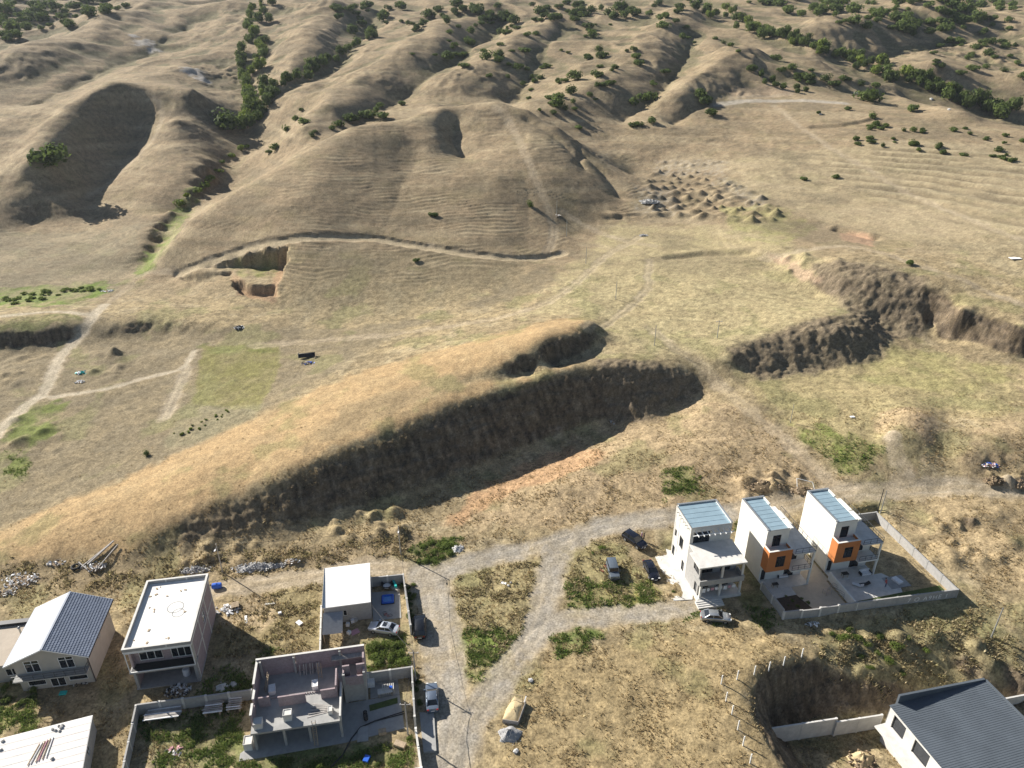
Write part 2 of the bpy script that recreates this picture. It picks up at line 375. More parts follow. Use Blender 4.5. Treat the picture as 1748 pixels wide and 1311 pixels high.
# contour furrows of the planted slope at the right
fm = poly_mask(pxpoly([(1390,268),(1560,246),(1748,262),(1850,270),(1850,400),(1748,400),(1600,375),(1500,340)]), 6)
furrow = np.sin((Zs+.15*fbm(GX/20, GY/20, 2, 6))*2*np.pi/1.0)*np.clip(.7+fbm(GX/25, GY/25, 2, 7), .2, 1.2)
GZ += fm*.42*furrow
# tracks are worn in
ROADS = {
 'lane': ([(745,1420),(752,1311),(757,1240),(762,1180),(757,1120),(748,1060),(738,1010),(722,980)], 3.0),
 'drive': ([(775,1330),(800,1240),(850,1170),(905,1095),(930,1030),(940,975),(968,930),(1010,905),(1060,893),(1150,884),(1240,876)], 2.3),
 'top': ([(735,985),(780,968),(850,948),(920,935),(975,915)], 1.9),
 'cross': ([(905,1090),(950,1062),(1010,1053),(1080,1050),(1150,1040),(1200,1030)], 1.9),
 'west': ([(745,985),(690,972),(620,968),(540,982),(470,992),(400,1002),(370,1010)], 2.0),
 'behind': ([(1240,876),(1330,862),(1400,846),(1470,838),(1540,838),(1620,832),(1700,834),(1748,840),(1900,850)], 2.2),
 'dozer': ([(1500,838),(1545,815),(1530,780),(1525,745)], 1.7),
 'left': ([(-60,790),(0,735),(40,695),(72,672),(90,635),(110,600),(140,566),(160,540),(178,520)], 1.7),
 'left2': ([(60,680),(130,672),(190,662),(250,645),(310,628),(330,600)], 1.0),
 'left3': ([(160,538),(90,532),(0,540),(-90,545)], 1.5),
 'left4': ([(178,520),(205,500),(240,470),(300,462)], 1.4),
 'left5': ([(320,630),(305,660),(282,712)], 1.7),
 'hill': ([(305,466),(350,447),(420,424),(500,408),(580,404),(640,406),(720,420),(800,432),(880,440),(960,432)], 1.6),
 'quarry': ([(1245,168),(1300,164),(1350,160)], 1.5),
 'up1': ([(930,440),(945,400),(938,360),(915,310),(895,260),(870,210),(845,182)], 1.6),
 'up2': ([(1000,560),(1100,500),(1106,470),(1110,445)], 1.2),
 'mid': ([(1110,560),(1150,592),(1215,640),(1280,700),(1340,752),(1400,808),(1450,836)], 1.5),
 'right': ([(1300,440),(1360,430),(1450,420),(1560,450),(1650,480),(1748,520),(1900,560)], 1.4),
 'right2': ([(1320,180),(1400,240),(1500,300),(1620,360),(1748,412),(1900,470)], 1.4),
 'bowl': ([(265,165),(276,190),(270,220),(240,262),(200,300),(150,335)], 1.3),
 'ridge': ([(1225,180),(1300,172),(1370,172),(1440,176)], 2.6),
 'flat': ([(430,590),(560,580),(700,566),(860,540),(960,500),(1030,440),(1090,405)], 1.5),
 'spurline': ([(960,360),(1010,390),(1060,410),(1120,420)], 1.2),
}
RL = {}
def smooth_line(p, n=5):
    q = np.vstack([2*p[0]-p[1], p, 2*p[-1]-p[-2]]); out = []
    for i in range(1, len(q)-2):
        a, b, c, d = q[i-1], q[i], q[i+1], q[i+2]
        for k in range(n):
            t = k/n; out.append(.5*((2*b)+(c-a)*t+(2*a-5*b+4*c-d)*t*t+(3*b-a-3*c+d)*t**3))
    return np.array(out+[p[-1]])
roadm = np.zeros(GX.shape, np.float32)
for k, (pts, w) in ROADS.items():
    ln = smooth_line(pxpoly(pts))
    RL[k] = ln
    strong = k in ('lane','drive','top','cross','west','behind','left','left2','hill','dozer')
    m = line_mask(ln, w, w*.35, .8)*(1.0 if strong else .62)
    roadm = np.maximum(roadm, m)
    if k in ('up1','up2','mid','right','right2','bowl','flat','left5','left3','left4','left','hill','spurline'):
        sl = region(ln, w+2)
        if sl is not None:
            d = seg_dist(GX[sl], GY[sl], ln)
            GZ[sl] -= .16*np.exp(-((d-.8)/.33)**2)
# the hill track is benched into the slope: a small shaded bank above it
ln = RL['hill']; sl = region(ln, 6)
d = seg_dist(GX[sl], GY[sl], ln)
GZ[sl] -= .75*(1-sstep(1.3, 2.0, d))
for _pl, _h in (([(1388,217),(1440,214),(1480,206),(1490,203)], .9), ([(1430,392),(1460,398),(1492,406)], 1.6), ([(1040,372),(1100,366),(1150,368)], .7), ([(1140,440),(1200,434),(1280,430)], .8), ([(985,245),(992,262),(986,280)], 1.6)):
    _l = pxpoly(_pl); _s = region(_l, 12); _d = seg_dist(GX[_s], GY[_s], _l); _b = seg_dist(GX[_s], GY[_s]-2.2, _l)
    GZ[_s] -= _h*np.exp(-(_d/1.5)**2); GZ[_s] += _h*.5*np.exp(-(_b/1.6)**2)
_g = roadm > .5
# smoother surface on the used roads
sm = GZ.copy()
for _ in range(6):
    sm[1:-1, 1:-1] = (sm[1:-1, 1:-1]*2+sm[:-2, 1:-1]+sm[2:, 1:-1]+sm[1:-1, :-2]+sm[1:-1, 2:])/6
GZ = GZ*(1-roadm*.8)+(sm-.05)*(roadm*.8)
# level building ground
def rect(*pp): return [P(*p)[:2] for p in pp]
def grow(poly, d):
    p = np.array(poly); c = p.mean(0); v = p-c
    return c+v*(1+d/np.maximum(1e-6, np.hypot(v[:, 0], v[:, 1])))[:, None]

for _q in (0,):
    pass
PADS = [ (grow([(26.6,100.5),(28.0,86.5),(36.5,86.3),(54.0,84.0),(71.3,87.2),(66.8,109.0),(34,100.5)], .3), 0.0, .8),
 (grow([(-77,70),(-56.8,70.2),(-58.6,82.8),(-78.5,79.8)], .4), 0.0, .8), (grow([(-52.2,69.4),(-42.8,71.4),(-45.2,85.3),(-54.6,83.4)], .4), 0.0, .8),
 (grow([(-29.4,78),(-12.5,80.5),(-13.8,92.6),(-31,90.8)], .2), 0.0, .8), (grow([(-34.5,56.5),(-12.5,58.5),(-14.0,73.5),(-35,70.5)], .3), 0.0, .6),
 (grow([P(-150,1240,0)[:2],P(160,1225,0)[:2],P(150,1330,0)[:2],P(-150,1340,0)[:2]], .2), -.1, .8) ]
for pl, z_, so in PADS: pad(pl, z_, so)
# ---------------------------------------------------------------- land cover colours (albedo), kept per vertex; spur swale and cut faces include painted shade
def mixc(c, col, m):
    m = np.asarray(m)[..., None]
    return c*(1-m)+np.array(col, np.float32)*m
gyy = np.gradient(GZ, axis=0)/np.gradient(GY, axis=0); gxx = np.gradient(GZ, axis=1)/np.gradient(GX, axis=1)
slope2 = np.hypot(gxx, gyy)
A1 = fbm(GX/22, GY/22, 4, 51); A2 = fbm(GX/6, GY/6, 4, 52); A3 = fbm(GX/1.6, GY/1.6, 3, 53); A4 = noise2(GX/.55, GY/.55, 54)
STRAW, OLIVE, TAN, BROWN = (.335,.262,.150), (.185,.155,.095), (.40,.275,.143), (.20,.145,.085)
GREEN, DKGREEN, SOIL, GRAVEL, DUST = (.135,.165,.040), (.060,.085,.022), (.40,.285,.165), (.33,.295,.24), (.40,.325,.225)
Cc = np.zeros(GX.shape+(3,), np.float32)+np.array(STRAW, np.float32)
hill = sstep(190, 225, GY)
Cc = mixc(Cc, (.28,.213,.132), hill)
Cc = mixc(Cc, (.21,.165,.10), .55*sstep(-.2, .5, A1)*(1-hill)+.45*sstep(-.1, .5, A1)*hill)
Cc = mixc(Cc, (.36,.295,.185), .6*sstep(.1, .6, A2)*(1-hill*.55))
Cc = mixc(Cc, (.155,.125,.075), .55*sstep(.12, .55, fbm(GX/3, GY/3, 4, 56))*(1-hill*.55))
POLYS = [  # pixel outline, colour, strength, edge softness, edge warp
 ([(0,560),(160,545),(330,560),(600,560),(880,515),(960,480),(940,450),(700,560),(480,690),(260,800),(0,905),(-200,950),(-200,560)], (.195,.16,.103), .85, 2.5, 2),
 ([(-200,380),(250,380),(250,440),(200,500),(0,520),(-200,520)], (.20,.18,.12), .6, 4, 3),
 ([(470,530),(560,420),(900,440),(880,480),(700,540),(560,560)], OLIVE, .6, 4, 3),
 ([(0,905),(250,800),(470,694),(600,640),(850,570),(1000,542),(1015,548),(980,580),(790,650),(900,650),(980,622),(574,769),(300,890),(205,944),(0,960),(-150,975),(-150,950)], TAN, .9, 1.5, 1.5),
 ([(600,690),(760,640),(850,636),(790,668),(640,722),(520,770)], OLIVE, .5, 1.5, 1.5),  # swale on the spur: its shade is put into the ground colour
 ([(345,590),(480,588),(478,625),(440,700),(330,690)], (.19,.175,.065), .9, .5, .6),
 ([(310,690),(450,690),(440,712),(330,760),(280,770)], (.22,.20,.12), .6, 1, 1),
 ([(1040,380),(1300,380),(1480,520),(1300,580),(1230,620),(1060,600),(1000,540),(900,540),(960,470)], (.40,.335,.185), .75, 3, 3),
 ([(1260,640),(1520,580),(1748,630),(1748,720),(1600,700),(1500,800),(1420,800)], (.36,.30,.15), .7, 2, 3),
 ([(760,890),(880,790),(1030,720),(1200,670),(1300,720),(1440,830),(1150,880),(940,905)], (.37,.275,.165), .8, 2, 3),
 ([(1560,840),(1748,850),(1900,900),(1900,1000),(1700,1000),(1600,950),(1530,880)], (.36,.27,.155), .75, 2, 2),
 ([(1500,700),(1590,705),(1600,740),(1560,800),(1500,800)], (.40,.29,.18), .75, 1, 1.5),
 ([(1620,770),(1748,700),(1748,790),(1660,820)], (.37,.275,.165), .7, 1, 1.5),
 ([(905,1120),(1230,1070),(1400,1120),(1280,1190),(1345,1330),(840,1330),(850,1230)], (.30,.225,.115), .75, 1.5, 1.5),
 ([(1240,270),(1600,240),(1748,260),(1900,300),(1900,420),(1748,480),(1500,400),(1250,330)], (.37,.305,.185), .65, 5, 3),
 ([(770,980),(930,950),(915,1050),(850,1160),(800,1170),(770,1060)], (.29,.245,.125), .8, .8, 1),
 ([(960,930),(1050,925),(1140,1030),(970,1050)], (.29,.25,.12), .8, .8, 1),
 ([(0,960),(230,960),(560,930),(720,900),(760,960),(500,990),(200,1010),(0,1010)], (.255,.195,.115), .8, 1.5, 1.5),
 ([(1380,1070),(1640,1040),(1748,1090),(1748,1150),(1500,1180),(1400,1120)], (.235,.205,.105), .8, 1, 1),
 ([(460,1010),(550,990),(550,1110),(370,1120),(360,1080)], (.25,.205,.10), .7, 1, 1),
]
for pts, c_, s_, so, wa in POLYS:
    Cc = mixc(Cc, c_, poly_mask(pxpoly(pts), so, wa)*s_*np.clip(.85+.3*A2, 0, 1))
GREENS = [
 ([(-40,495),(60,488),(180,480),(190,500),(100,520),(-40,530)], (.15,.20,.045), 1.0),
 ([(0,540),(120,535),(150,550),(60,566),(0,572)], GREEN, .55),
 ([(225,470),(262,420),(300,345),(345,320),(320,370),(290,420),(262,460)], (.16,.21,.05), .85),
 ([(180,490),(240,465),(258,455),(240,485)], GREEN, .6),
 ([(40,690),(112,682),(95,735),(40,770),(50,815),(20,810),(0,775),(20,715)], GREEN, .85),
 ([(400,447),(475,445),(478,470),(410,475)], (.20,.215,.06), .7),
 ([(345,592),(440,590),(478,600),(470,604),(350,602)], GREEN, .45),
 ([(1230,355),(1330,350),(1400,390),(1330,420),(1250,400)], (.24,.235,.09), .55),
 ([(1350,725),(1420,730),(1470,800),(1430,800),(1380,760)], GREEN, .8),
 ([(1470,600),(1560,590),(1740,640),(1640,680),(1480,650)], (.27,.25,.10), .5),
 ([(705,930),(735,920),(775,925),(770,950),(735,968),(705,965)], DKGREEN, .9),
 ([(780,1085),(840,1070),(870,1080),(905,1070),(870,1130),(830,1165),(800,1160),(790,1120)], (.16,.21,.05), .9),
 ([(930,1085),(985,1075),(1020,1085),(1000,1105),(960,1115)], (.12,.17,.04), .9),
 ([(1040,1010),(1090,1000),(1130,1010),(1100,1035),(1040,1035)], (.20,.20,.045), .9),
 ([(960,1000),(1010,990),(1080,1000),(1060,1040),(980,1040)], GREEN, .5),
 ([(0,1200),(60,1190),(60,1240),(0,1250)], GREEN, .7),
 ([(230,1230),(420,1200),(415,1311),(260,1311)], (.14,.145,.06), .7),
 ([(400,1270),(700,1265),(715,1330),(380,1330)], (.10,.13,.035), .85),
 ([(440,1130),(460,1110),(330,1180),(320,1210),(410,1200)], (.12,.125,.05), .6),
 ([(625,1095),(695,1090),(695,1140),(630,1140)], (.12,.15,.04), .8),
 ([(1140,800),(1180,800),(1200,840),(1130,845)], (.16,.175,.06), .7),
 ([(1185,1030),(1230,1040),(1220,1060),(1180,1055)], DKGREEN, .7),
 ([(1260,880),(1330,1060),(1290,1060),(1240,990)], (.11,.12,.04), .7),
 ([(1450,740),(1500,760),(1480,800),(1440,790)], GREEN, .6),
]
for pts, c_, s_ in GREENS:
    Cc = mixc(Cc, c_, poly_mask(pxpoly(pts), 1.0, 2.2)*s_*np.clip(.75+.8*A2, 0, 1))
# sparse green grass here and there
gsp = sstep(.22, .6, fbm(GX/13, GY/13, 4, 61))*(1-sstep(420, 520, GY))
Cc = mixc(Cc, (.20,.195,.085), .45*gsp*(1-hill*.7))
# far hills carry thin dark scrub in their hollows
lap = np.zeros_like(GZ); kk = 9
lap[kk:-kk, kk:-kk] = (GZ[2*kk:, kk:-kk]+GZ[:-2*kk, kk:-kk]+GZ[kk:-kk, 2*kk:]+GZ[kk:-kk, :-2*kk]-4*GZ[kk:-kk, kk:-kk])
Cc = mixc(Cc, (.075,.085,.04), vfar*.6*sstep(.8, 2.4, lap+.9*fbm(GX/9, GY/9, 3, 63)))
# bare earth on cut faces, its colour darkened to deepen their shade
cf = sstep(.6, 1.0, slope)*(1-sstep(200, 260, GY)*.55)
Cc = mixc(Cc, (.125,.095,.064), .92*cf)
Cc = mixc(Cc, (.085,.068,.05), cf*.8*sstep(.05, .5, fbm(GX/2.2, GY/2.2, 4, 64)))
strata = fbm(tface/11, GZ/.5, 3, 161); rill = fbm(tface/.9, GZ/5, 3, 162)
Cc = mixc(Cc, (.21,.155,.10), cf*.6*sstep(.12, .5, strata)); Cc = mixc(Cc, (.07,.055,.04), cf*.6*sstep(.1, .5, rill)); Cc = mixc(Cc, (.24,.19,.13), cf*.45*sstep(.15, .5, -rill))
# rocky end of the big cut and the two right-hand cuts
for pts in ([(1010,615),(1195,640),(1200,670),(1090,722),(1040,715)], [(1240,595),(1480,535),(1525,575),(1500,615),(1300,650)], [(1380,450),(1580,470),(1580,570),(1480,560)]):
    m = poly_mask(pxpoly(pts), 1.2, 1)
    Cc = mixc(Cc, (.20,.158,.108), .8*m); Cc = mixc(Cc, (.095,.076,.05), m*.75*sstep(.0, .45, A3))
    GZ += m*(.42*fbm(GX/3.1, GY/3.1, 4, 66, .6))
# freshly turned earth
for pts, c_ in (([(765,885),(800,850),(880,800),(960,765),(1025,765),(1030,785),(960,815),(880,840),(820,870),(780,900)], (.43,.27,.15)), ([(1430,395),(1490,402),(1490,420),(1440,410)], (.45,.28,.18)),
                ([(1310,430),(1350,440),(1400,480),(1370,480)], (.42,.30,.20)), ([(395,465),(400,500),(465,520),(485,460),(490,425),(475,440),(466,500),(420,490)], (.34,.225,.135)),
                ([(370,1060),(460,1000),(470,1060),(420,1080)], (.37,.285,.175)), ([(1250,150),(1350,145),(1355,162),(1245,166)], (.36,.27,.18))):
    Cc = mixc(Cc, c_, poly_mask(pxpoly(pts), .8, 1.2)*.85)
# long grazing streaks and trampled patches across the slopes
stq = fbm(GX/34+.25*GY/34, (GZ*3.0+GY*.25)/9, 4, 141)
Cc = mixc(Cc, (.17,.14,.092), .5*hill*sstep(.08, .5, stq)); Cc = mixc(Cc, (.36,.29,.185), .5*hill*sstep(.12, .55, -stq)*(1-.5*vfar))
# pale scars on the far left hill
for px, py, r_ in ((245,72,7), (330,120,7), (262,85,5), (345,135,5), (225,60,4)):
    g = G(px, py); d = np.hypot(GX-g[0], (GY-g[1])*.8)
    Cc = mixc(Cc, (.40,.37,.33), .8*(1-sstep(r_*.5, r_, d+3*fbm(GX/4, GY/4, 3, 67))))
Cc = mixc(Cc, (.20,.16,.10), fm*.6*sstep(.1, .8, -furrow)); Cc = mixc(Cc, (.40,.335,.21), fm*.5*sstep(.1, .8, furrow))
# roads
dusty = np.clip(.8+.5*A2, 0, 1)
Cc = mixc(Cc, DUST, roadm*np.clip(.75+.4*A2+.2*A3, .3, 1))
grav = np.zeros(GX.shape, np.float32)
for k, w in (('lane', 2.6), ('drive', 1.9), ('top', 1.7), ('cross', 1.6)):
    grav = np.maximum(grav, line_mask(RL[k], w, .9, .5))
Cc = mixc(Cc, GRAVEL, grav*np.clip(.7+.5*A2, 0, 1))
Cc = mixc(Cc, (.26,.235,.20), grav*.6*sstep(.05, .5, A3))
for k, w in (('lane', 2.6), ('drive', 2.0), ('top', 1.7), ('cross', 1.6), ('west', 1.6), ('behind', 1.8)):
    sl = region(RL[k], 4); d = seg_dist(GX[sl], GY[sl], RL[k])+.18*fbm(GX[sl]/2.5, GY[sl]/2.5, 2, 88)
    rut = np.exp(-((d-.85)/.28)**2)*np.clip(.6+.8*fbm(GX[sl]/5, GY[sl]/5, 2, 89), 0, 1)
    Cc[sl] = mixc(Cc[sl], (.45,.385,.29), .55*rut); Cc[sl] = mixc(Cc[sl], (.23,.20,.155), .45*np.exp(-((d-w*.95)/.45)**2)*np.clip(.4+A2[sl], 0, 1))
    GZ[sl] -= .05*rut
for pts in ([(1085,318),(1150,322),(1150,362),(1085,362)], [(1120,272),(1240,272),(1240,300),(1120,296)], [(1230,300),(1310,340),(1290,355),(1210,310)]):
    Cc = mixc(Cc, (.31,.285,.24), poly_mask(pxpoly(pts), 1.5, 2)*.4*np.clip(.5+1.2*A3, 0, 1))
for k, w in (('left', 1.3), ('left2', .7), ('left3', .9), ('left5', 1.2)):
    Cc = mixc(Cc, (.46,.40,.30), line_mask(RL[k], w, .5, .4)*(.6 if k != 'left5' else .3))
Cc = mixc(Cc, (.44,.355,.225), line_mask(RL['hill'], 1.1, .5, .3)*.8)
rdg = line_mask(RL['ridge'], 3.2, 1.2, 1.0); Cc = mixc(Cc, (.40,.375,.33), rdg*.5)
# salt-and-pepper of tufts and stones
amp = (.28*(1-roadm*.5)*(1-.45*hill)*(1-.55*poly_mask(pxpoly(POLYS[3][0]), 1))*(1-.3*poly_mask(pxpoly(POLYS[0][0]), 1)))[..., None]
A5 = np.random.default_rng(4).normal(size=GX.shape)*.30
Cc = np.clip(Cc*(1+amp*(A3*1.0+A4*1.1+A5)[..., None])*np.array((1.0, 1.0, 1.0), np.float32), .02, .8)

def new_mat(name, col=(.5, .5, .5), rough=.85, metal=0.0, var=.12, scale=3.0, bump_s=0.0, coords='Object', spec=.3):
    """plain surface with procedural mottling and fine relief"""
    m = bpy.data.materials.new(name); m.use_nodes = True
    nt = m.node_tree; b = nt.nodes['Principled BSDF']
    b.inputs['Roughness'].default_value = rough; b.inputs['Metallic'].default_value = metal
    b.inputs['Specular IOR Level'].default_value = spec
    tc = nt.nodes.new('ShaderNodeTexCoord')
    n = nt.nodes.new('ShaderNodeTexNoise'); n.inputs['Scale'].default_value = scale; n.inputs['Detail'].default_value = 6; n.inputs['Roughness'].default_value = .65
    nt.links.new(tc.outputs[coords], n.inputs['Vector'])
    r = nt.nodes.new('ShaderNodeValToRGB')
    r.color_ramp.elements[0].position, r.color_ramp.elements[1].position = .3, .72
    r.color_ramp.elements[0].color = tuple(c*(1-var) for c in col)+(1,)
    r.color_ramp.elements[1].color = tuple(min(1, c*(1+var)) for c in col)+(1,)
    nt.links.new(n.outputs['Fac'], r.inputs['Fac']); nt.links.new(r.outputs['Color'], b.inputs['Base Color'])
    if bump_s:
        bp = nt.nodes.new('ShaderNodeBump'); bp.inputs['Strength'].default_value = bump_s; bp.inputs['Distance'].default_value = .05
        n2 = nt.nodes.new('ShaderNodeTexNoise'); n2.inputs['Scale'].default_value = scale*6; n2.inputs['Detail'].default_value = 4
        nt.links.new(tc.outputs[coords], n2.inputs['Vector'])
        nt.links.new(n2.outputs['Fac'], bp.inputs['Height']); nt.links.new(bp.outputs['Normal'], b.inputs['Normal'])
    return m
def ground_mat():
    m = bpy.data.materials.new('dry_ground'); m.use_nodes = True
    nt = m.node_tree; b = nt.nodes['Principled BSDF']
    b.inputs['Roughness'].default_value = .95; b.inputs['Specular IOR Level'].default_value = .1
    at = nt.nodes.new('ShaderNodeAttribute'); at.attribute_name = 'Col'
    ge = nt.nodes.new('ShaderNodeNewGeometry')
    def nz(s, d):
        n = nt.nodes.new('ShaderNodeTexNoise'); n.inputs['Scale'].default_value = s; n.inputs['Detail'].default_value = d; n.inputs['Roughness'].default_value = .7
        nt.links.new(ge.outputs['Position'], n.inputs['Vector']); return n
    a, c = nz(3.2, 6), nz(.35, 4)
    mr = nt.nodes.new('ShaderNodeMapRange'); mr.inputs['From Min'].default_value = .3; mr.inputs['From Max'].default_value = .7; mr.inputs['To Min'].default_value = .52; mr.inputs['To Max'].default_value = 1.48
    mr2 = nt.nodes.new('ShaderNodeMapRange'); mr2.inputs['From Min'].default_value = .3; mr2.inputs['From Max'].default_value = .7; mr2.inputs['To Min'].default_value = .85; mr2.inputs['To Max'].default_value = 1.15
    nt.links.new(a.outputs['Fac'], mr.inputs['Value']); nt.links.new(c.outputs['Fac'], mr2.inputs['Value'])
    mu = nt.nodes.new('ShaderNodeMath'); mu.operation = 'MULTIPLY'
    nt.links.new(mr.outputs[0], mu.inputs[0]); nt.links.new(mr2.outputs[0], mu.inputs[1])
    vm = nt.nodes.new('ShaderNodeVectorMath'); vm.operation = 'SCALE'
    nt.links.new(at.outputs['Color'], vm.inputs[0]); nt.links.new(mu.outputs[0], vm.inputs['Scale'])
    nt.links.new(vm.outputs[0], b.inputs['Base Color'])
    bp = nt.nodes.new('ShaderNodeBump'); bp.inputs['Strength'].default_value = .6; bp.inputs['Distance'].default_value = .15
    nt.links.new(a.outputs['Fac'], bp.inputs['Height']); nt.links.new(bp.outputs['Normal'], b.inputs['Normal'])
    return m
M_GROUND = ground_mat()

def build_terrain():
    quad = np.stack([np.arange(NR*NC).reshape(NR, NC)[:-1, :-1], np.arange(NR*NC).reshape(NR, NC)[:-1, 1:],
                     np.arange(NR*NC).reshape(NR, NC)[1:, 1:], np.arange(NR*NC).reshape(NR, NC)[1:, :-1]], -1)
    cls = np.zeros((NR-1, NC-1), int)
    cls[(GY[:-1, :-1] > 205)] = 1
    strong = np.zeros(GX.shape, np.float32)
    for k, (pts, w) in ROADS.items():
        if k in ('lane','drive','top','cross','west','behind'): strong = np.maximum(strong, line_mask(RL[k], w, .3, .4))
    cls[strong[:-1, :-1] > .5] = 2
    s2 = np.maximum(line_mask(RL['left'], 1.6, .3, .3), line_mask(RL['hill'], 1.6, .3, .3))
    cls[(s2[:-1, :-1] > .5)] = 3
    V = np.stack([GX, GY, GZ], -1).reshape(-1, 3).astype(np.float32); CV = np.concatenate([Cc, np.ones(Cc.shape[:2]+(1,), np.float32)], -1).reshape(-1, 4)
    for c_, nm in ((0, 'ground'), (1, 'hillside'), (2, 'dirt_road'), (3, 'dirt_track')):
        q = quad[cls == c_]
        u, inv = np.unique(q, return_inverse=True)
        me = bpy.data.meshes.new(nm); nf = len(q)
        me.vertices.add(len(u)); me.vertices.foreach_set('co', V[u].ravel())
        me.loops.add(nf*4); me.loops.foreach_set('vertex_index', inv.astype(np.int32).ravel())
        me.polygons.add(nf); me.polygons.foreach_set('loop_start', np.arange(0, nf*4, 4, dtype=np.int32))
        me.polygons.foreach_set('use_smooth', np.ones(nf, bool))
        at = me.attributes.new('Col', 'FLOAT_COLOR', 'POINT'); at.data.foreach_set('color', CV[u].astype(np.float32).ravel())
        me.update(); me.materials.append(M_GROUND)
        o = bpy.data.objects.new(nm, me); COL.objects.link(o); o['kind'] = 'structure'
        o['label'] = {0: 'dry grassy ground with cut banks around the village', 1: 'dry tan hillsides with worn grazing terraces behind the village', 2: 'pale gravel and dirt roads between the houses', 3: 'pale worn dirt tracks across the fields'}[c_]
        o['category'] = {0: 'ground', 1: 'hill', 2: 'road', 3: 'track'}[c_]
build_terrain()
# ---------------------------------------------------------------- building kit
class MB:
    """collects boxes, prisms and tubes; build() links them as ONE mesh object"""
    def __init__(s): s.v, s.f = [], []
    def add(s, vs, fs):
        o = len(s.v); s.v += [tuple(v) for v in vs]; s.f += [tuple(i+o for i in f) for f in fs]; return s
    def box(s, x0, x1, y0, y1, z0, z1):
        return s.add([(x0,y0,z0),(x1,y0,z0),(x1,y1,z0),(x0,y1,z0),(x0,y0,z1),(x1,y0,z1),(x1,y1,z1),(x0,y1,z1)],
                     [(3,2,1,0),(4,5,6,7),(0,1,5,4),(1,2,6,5),(2,3,7,6),(3,0,4,7)])
    def hexa(s, p):   # eight corners, bottom ring then top ring, counter-clockwise from above
        return s.add(p, [(3,2,1,0),(4,5,6,7),(0,1,5,4),(1,2,6,5),(2,3,7,6),(3,0,4,7)])
    def prism(s, poly, z0, z1):
        n = len(poly)
        a = sum(poly[i][0]*poly[(i+1) % n][1]-poly[(i+1) % n][0]*poly[i][1] for i in range(n))
        if a < 0: poly = poly[::-1]
        z0 = z0 if hasattr(z0, '__len__') else [z0]*n; z1 = z1 if hasattr(z1, '__len__') else [z1]*n
        vs = [(p[0], p[1], z) for p, z in zip(poly, z0)]+[(p[0], p[1], z) for p, z in zip(poly, z1)]
        return s.add(vs, [tuple(range(n-1, -1, -1)), tuple(range(n, 2*n))]+[(i, (i+1) % n, n+(i+1) % n, n+i) for i in range(n)])
    def bar(s, a, b, w, h=None):
        """square bar from a to b"""
        a, b = Vector(a), Vector(b); d = (b-a).normalized(); h = h or w
        up = Vector((0, 0, 1)) if abs(d.z) < .95 else Vector((0, 1, 0))
        x = d.cross(up).normalized()*w/2; y = x.cross(d).normalized()*h/2
        return s.hexa([a-x-y, a+x-y, b+x-y, b-x-y, a-x+y, a+x+y, b+x+y, b-x+y])
    def tube(s, pts, r, n=8, caps=True):
        rs = r if hasattr(r, '__len__') else [r]*len(pts)
        P3 = [Vector(p) for p in pts]; vs = []
        for i, p in enumerate(P3):
            d = (P3[min(i+1, len(P3)-1)]-P3[max(i-1, 0)]).normalized()
            up = Vector((0, 0, 1)) if abs(d.z) < .9 else Vector((1, 0, 0))
            x = d.cross(up).normalized(); y = x.cross(d)
            vs += [p+(x*math.cos(2*math.pi*k/n)+y*math.sin(2*math.pi*k/n))*rs[i] for k in range(n)]
        fs = [(i*n+k, i*n+(k+1) % n, (i+1)*n+(k+1) % n, (i+1)*n+k) for i in range(len(P3)-1) for k in range(n)]
        if caps: fs += [tuple(range(n-1, -1, -1)), tuple(range((len(P3)-1)*n, len(P3)*n))]
        return s.add(vs, fs)
    def loft(s, rings, caps=True):
        n = len(rings[0]); vs = [p for r in rings for p in r]
        fs = [(i*n+k, i*n+(k+1) % n, (i+1)*n+(k+1) % n, (i+1)*n+k) for i in range(len(rings)-1) for k in range(n)]
        if caps: fs += [tuple(range(n-1, -1, -1)), tuple(range((len(rings)-1)*n, len(rings)*n))]
        return s.add(vs, fs)
    def wall(s, ax, a0, a1, t0, t1, z0, z1, holes=()):
        """wall running along axis ax ('x' or 'y') with rectangular openings (a0, a1, z0, z1)"""
        A = sorted({a0, a1, *[min(max(h[i], a0), a1) for h in holes for i in (0, 1)]}); Z = sorted({z0, z1, *[min(max(h[i], z0), z1) for h in holes for i in (2, 3)]})
        for p, q in zip(A[:-1], A[1:]):
            run = None
            for u, w in zip(Z[:-1], Z[1:]):
                hole = any(h[0] <= (p+q)/2 <= h[1] and h[2] <= (u+w)/2 <= h[3] for h in holes)
                if not hole: run = (run[0], w) if run else (u, w)
                if (hole or w == Z[-1]) and run:
                    s.box(p, q, t0, t1, *run) if ax == 'x' else s.box(t0, t1, p, q, *run); run = None
        return s
    def build(s, name, mat, parent=None, smooth=None, loc=None, rotz=0):
        me = bpy.data.meshes.new(name); me.from_pydata(s.v, [], s.f); me.update()
        bm = bmesh.new(); bm.from_mesh(me); bmesh.ops.recalc_face_normals(bm, faces=bm.faces); bm.to_mesh(me); bm.free()
        if mat: me.materials.append(mat)
        if smooth is not None:
            me.polygons.foreach_set('use_smooth', np.ones(len(me.polygons), bool)); me.set_sharp_from_angle(angle=math.radians(smooth))
        o = bpy.data.objects.new(name, me); COL.objects.link(o)
        if parent: o.parent = parent
        if loc is not None: o.location = loc; o.rotation_euler.z = rotz
        return o
def thing(name, label, cat, loc=(0, 0, 0), rotz=0.0, group=None):
    o = bpy.data.objects.new(name, None); COL.objects.link(o)
    o.empty_display_size = .5
    o.location = tuple(float(c) for c in loc); o.rotation_euler.z = rotz
    return tag(o, label, cat, group)
def tag(o, label, cat, group=None):
    o['label'] = label; o['category'] = cat
    if group: o['group'] = group
    return o
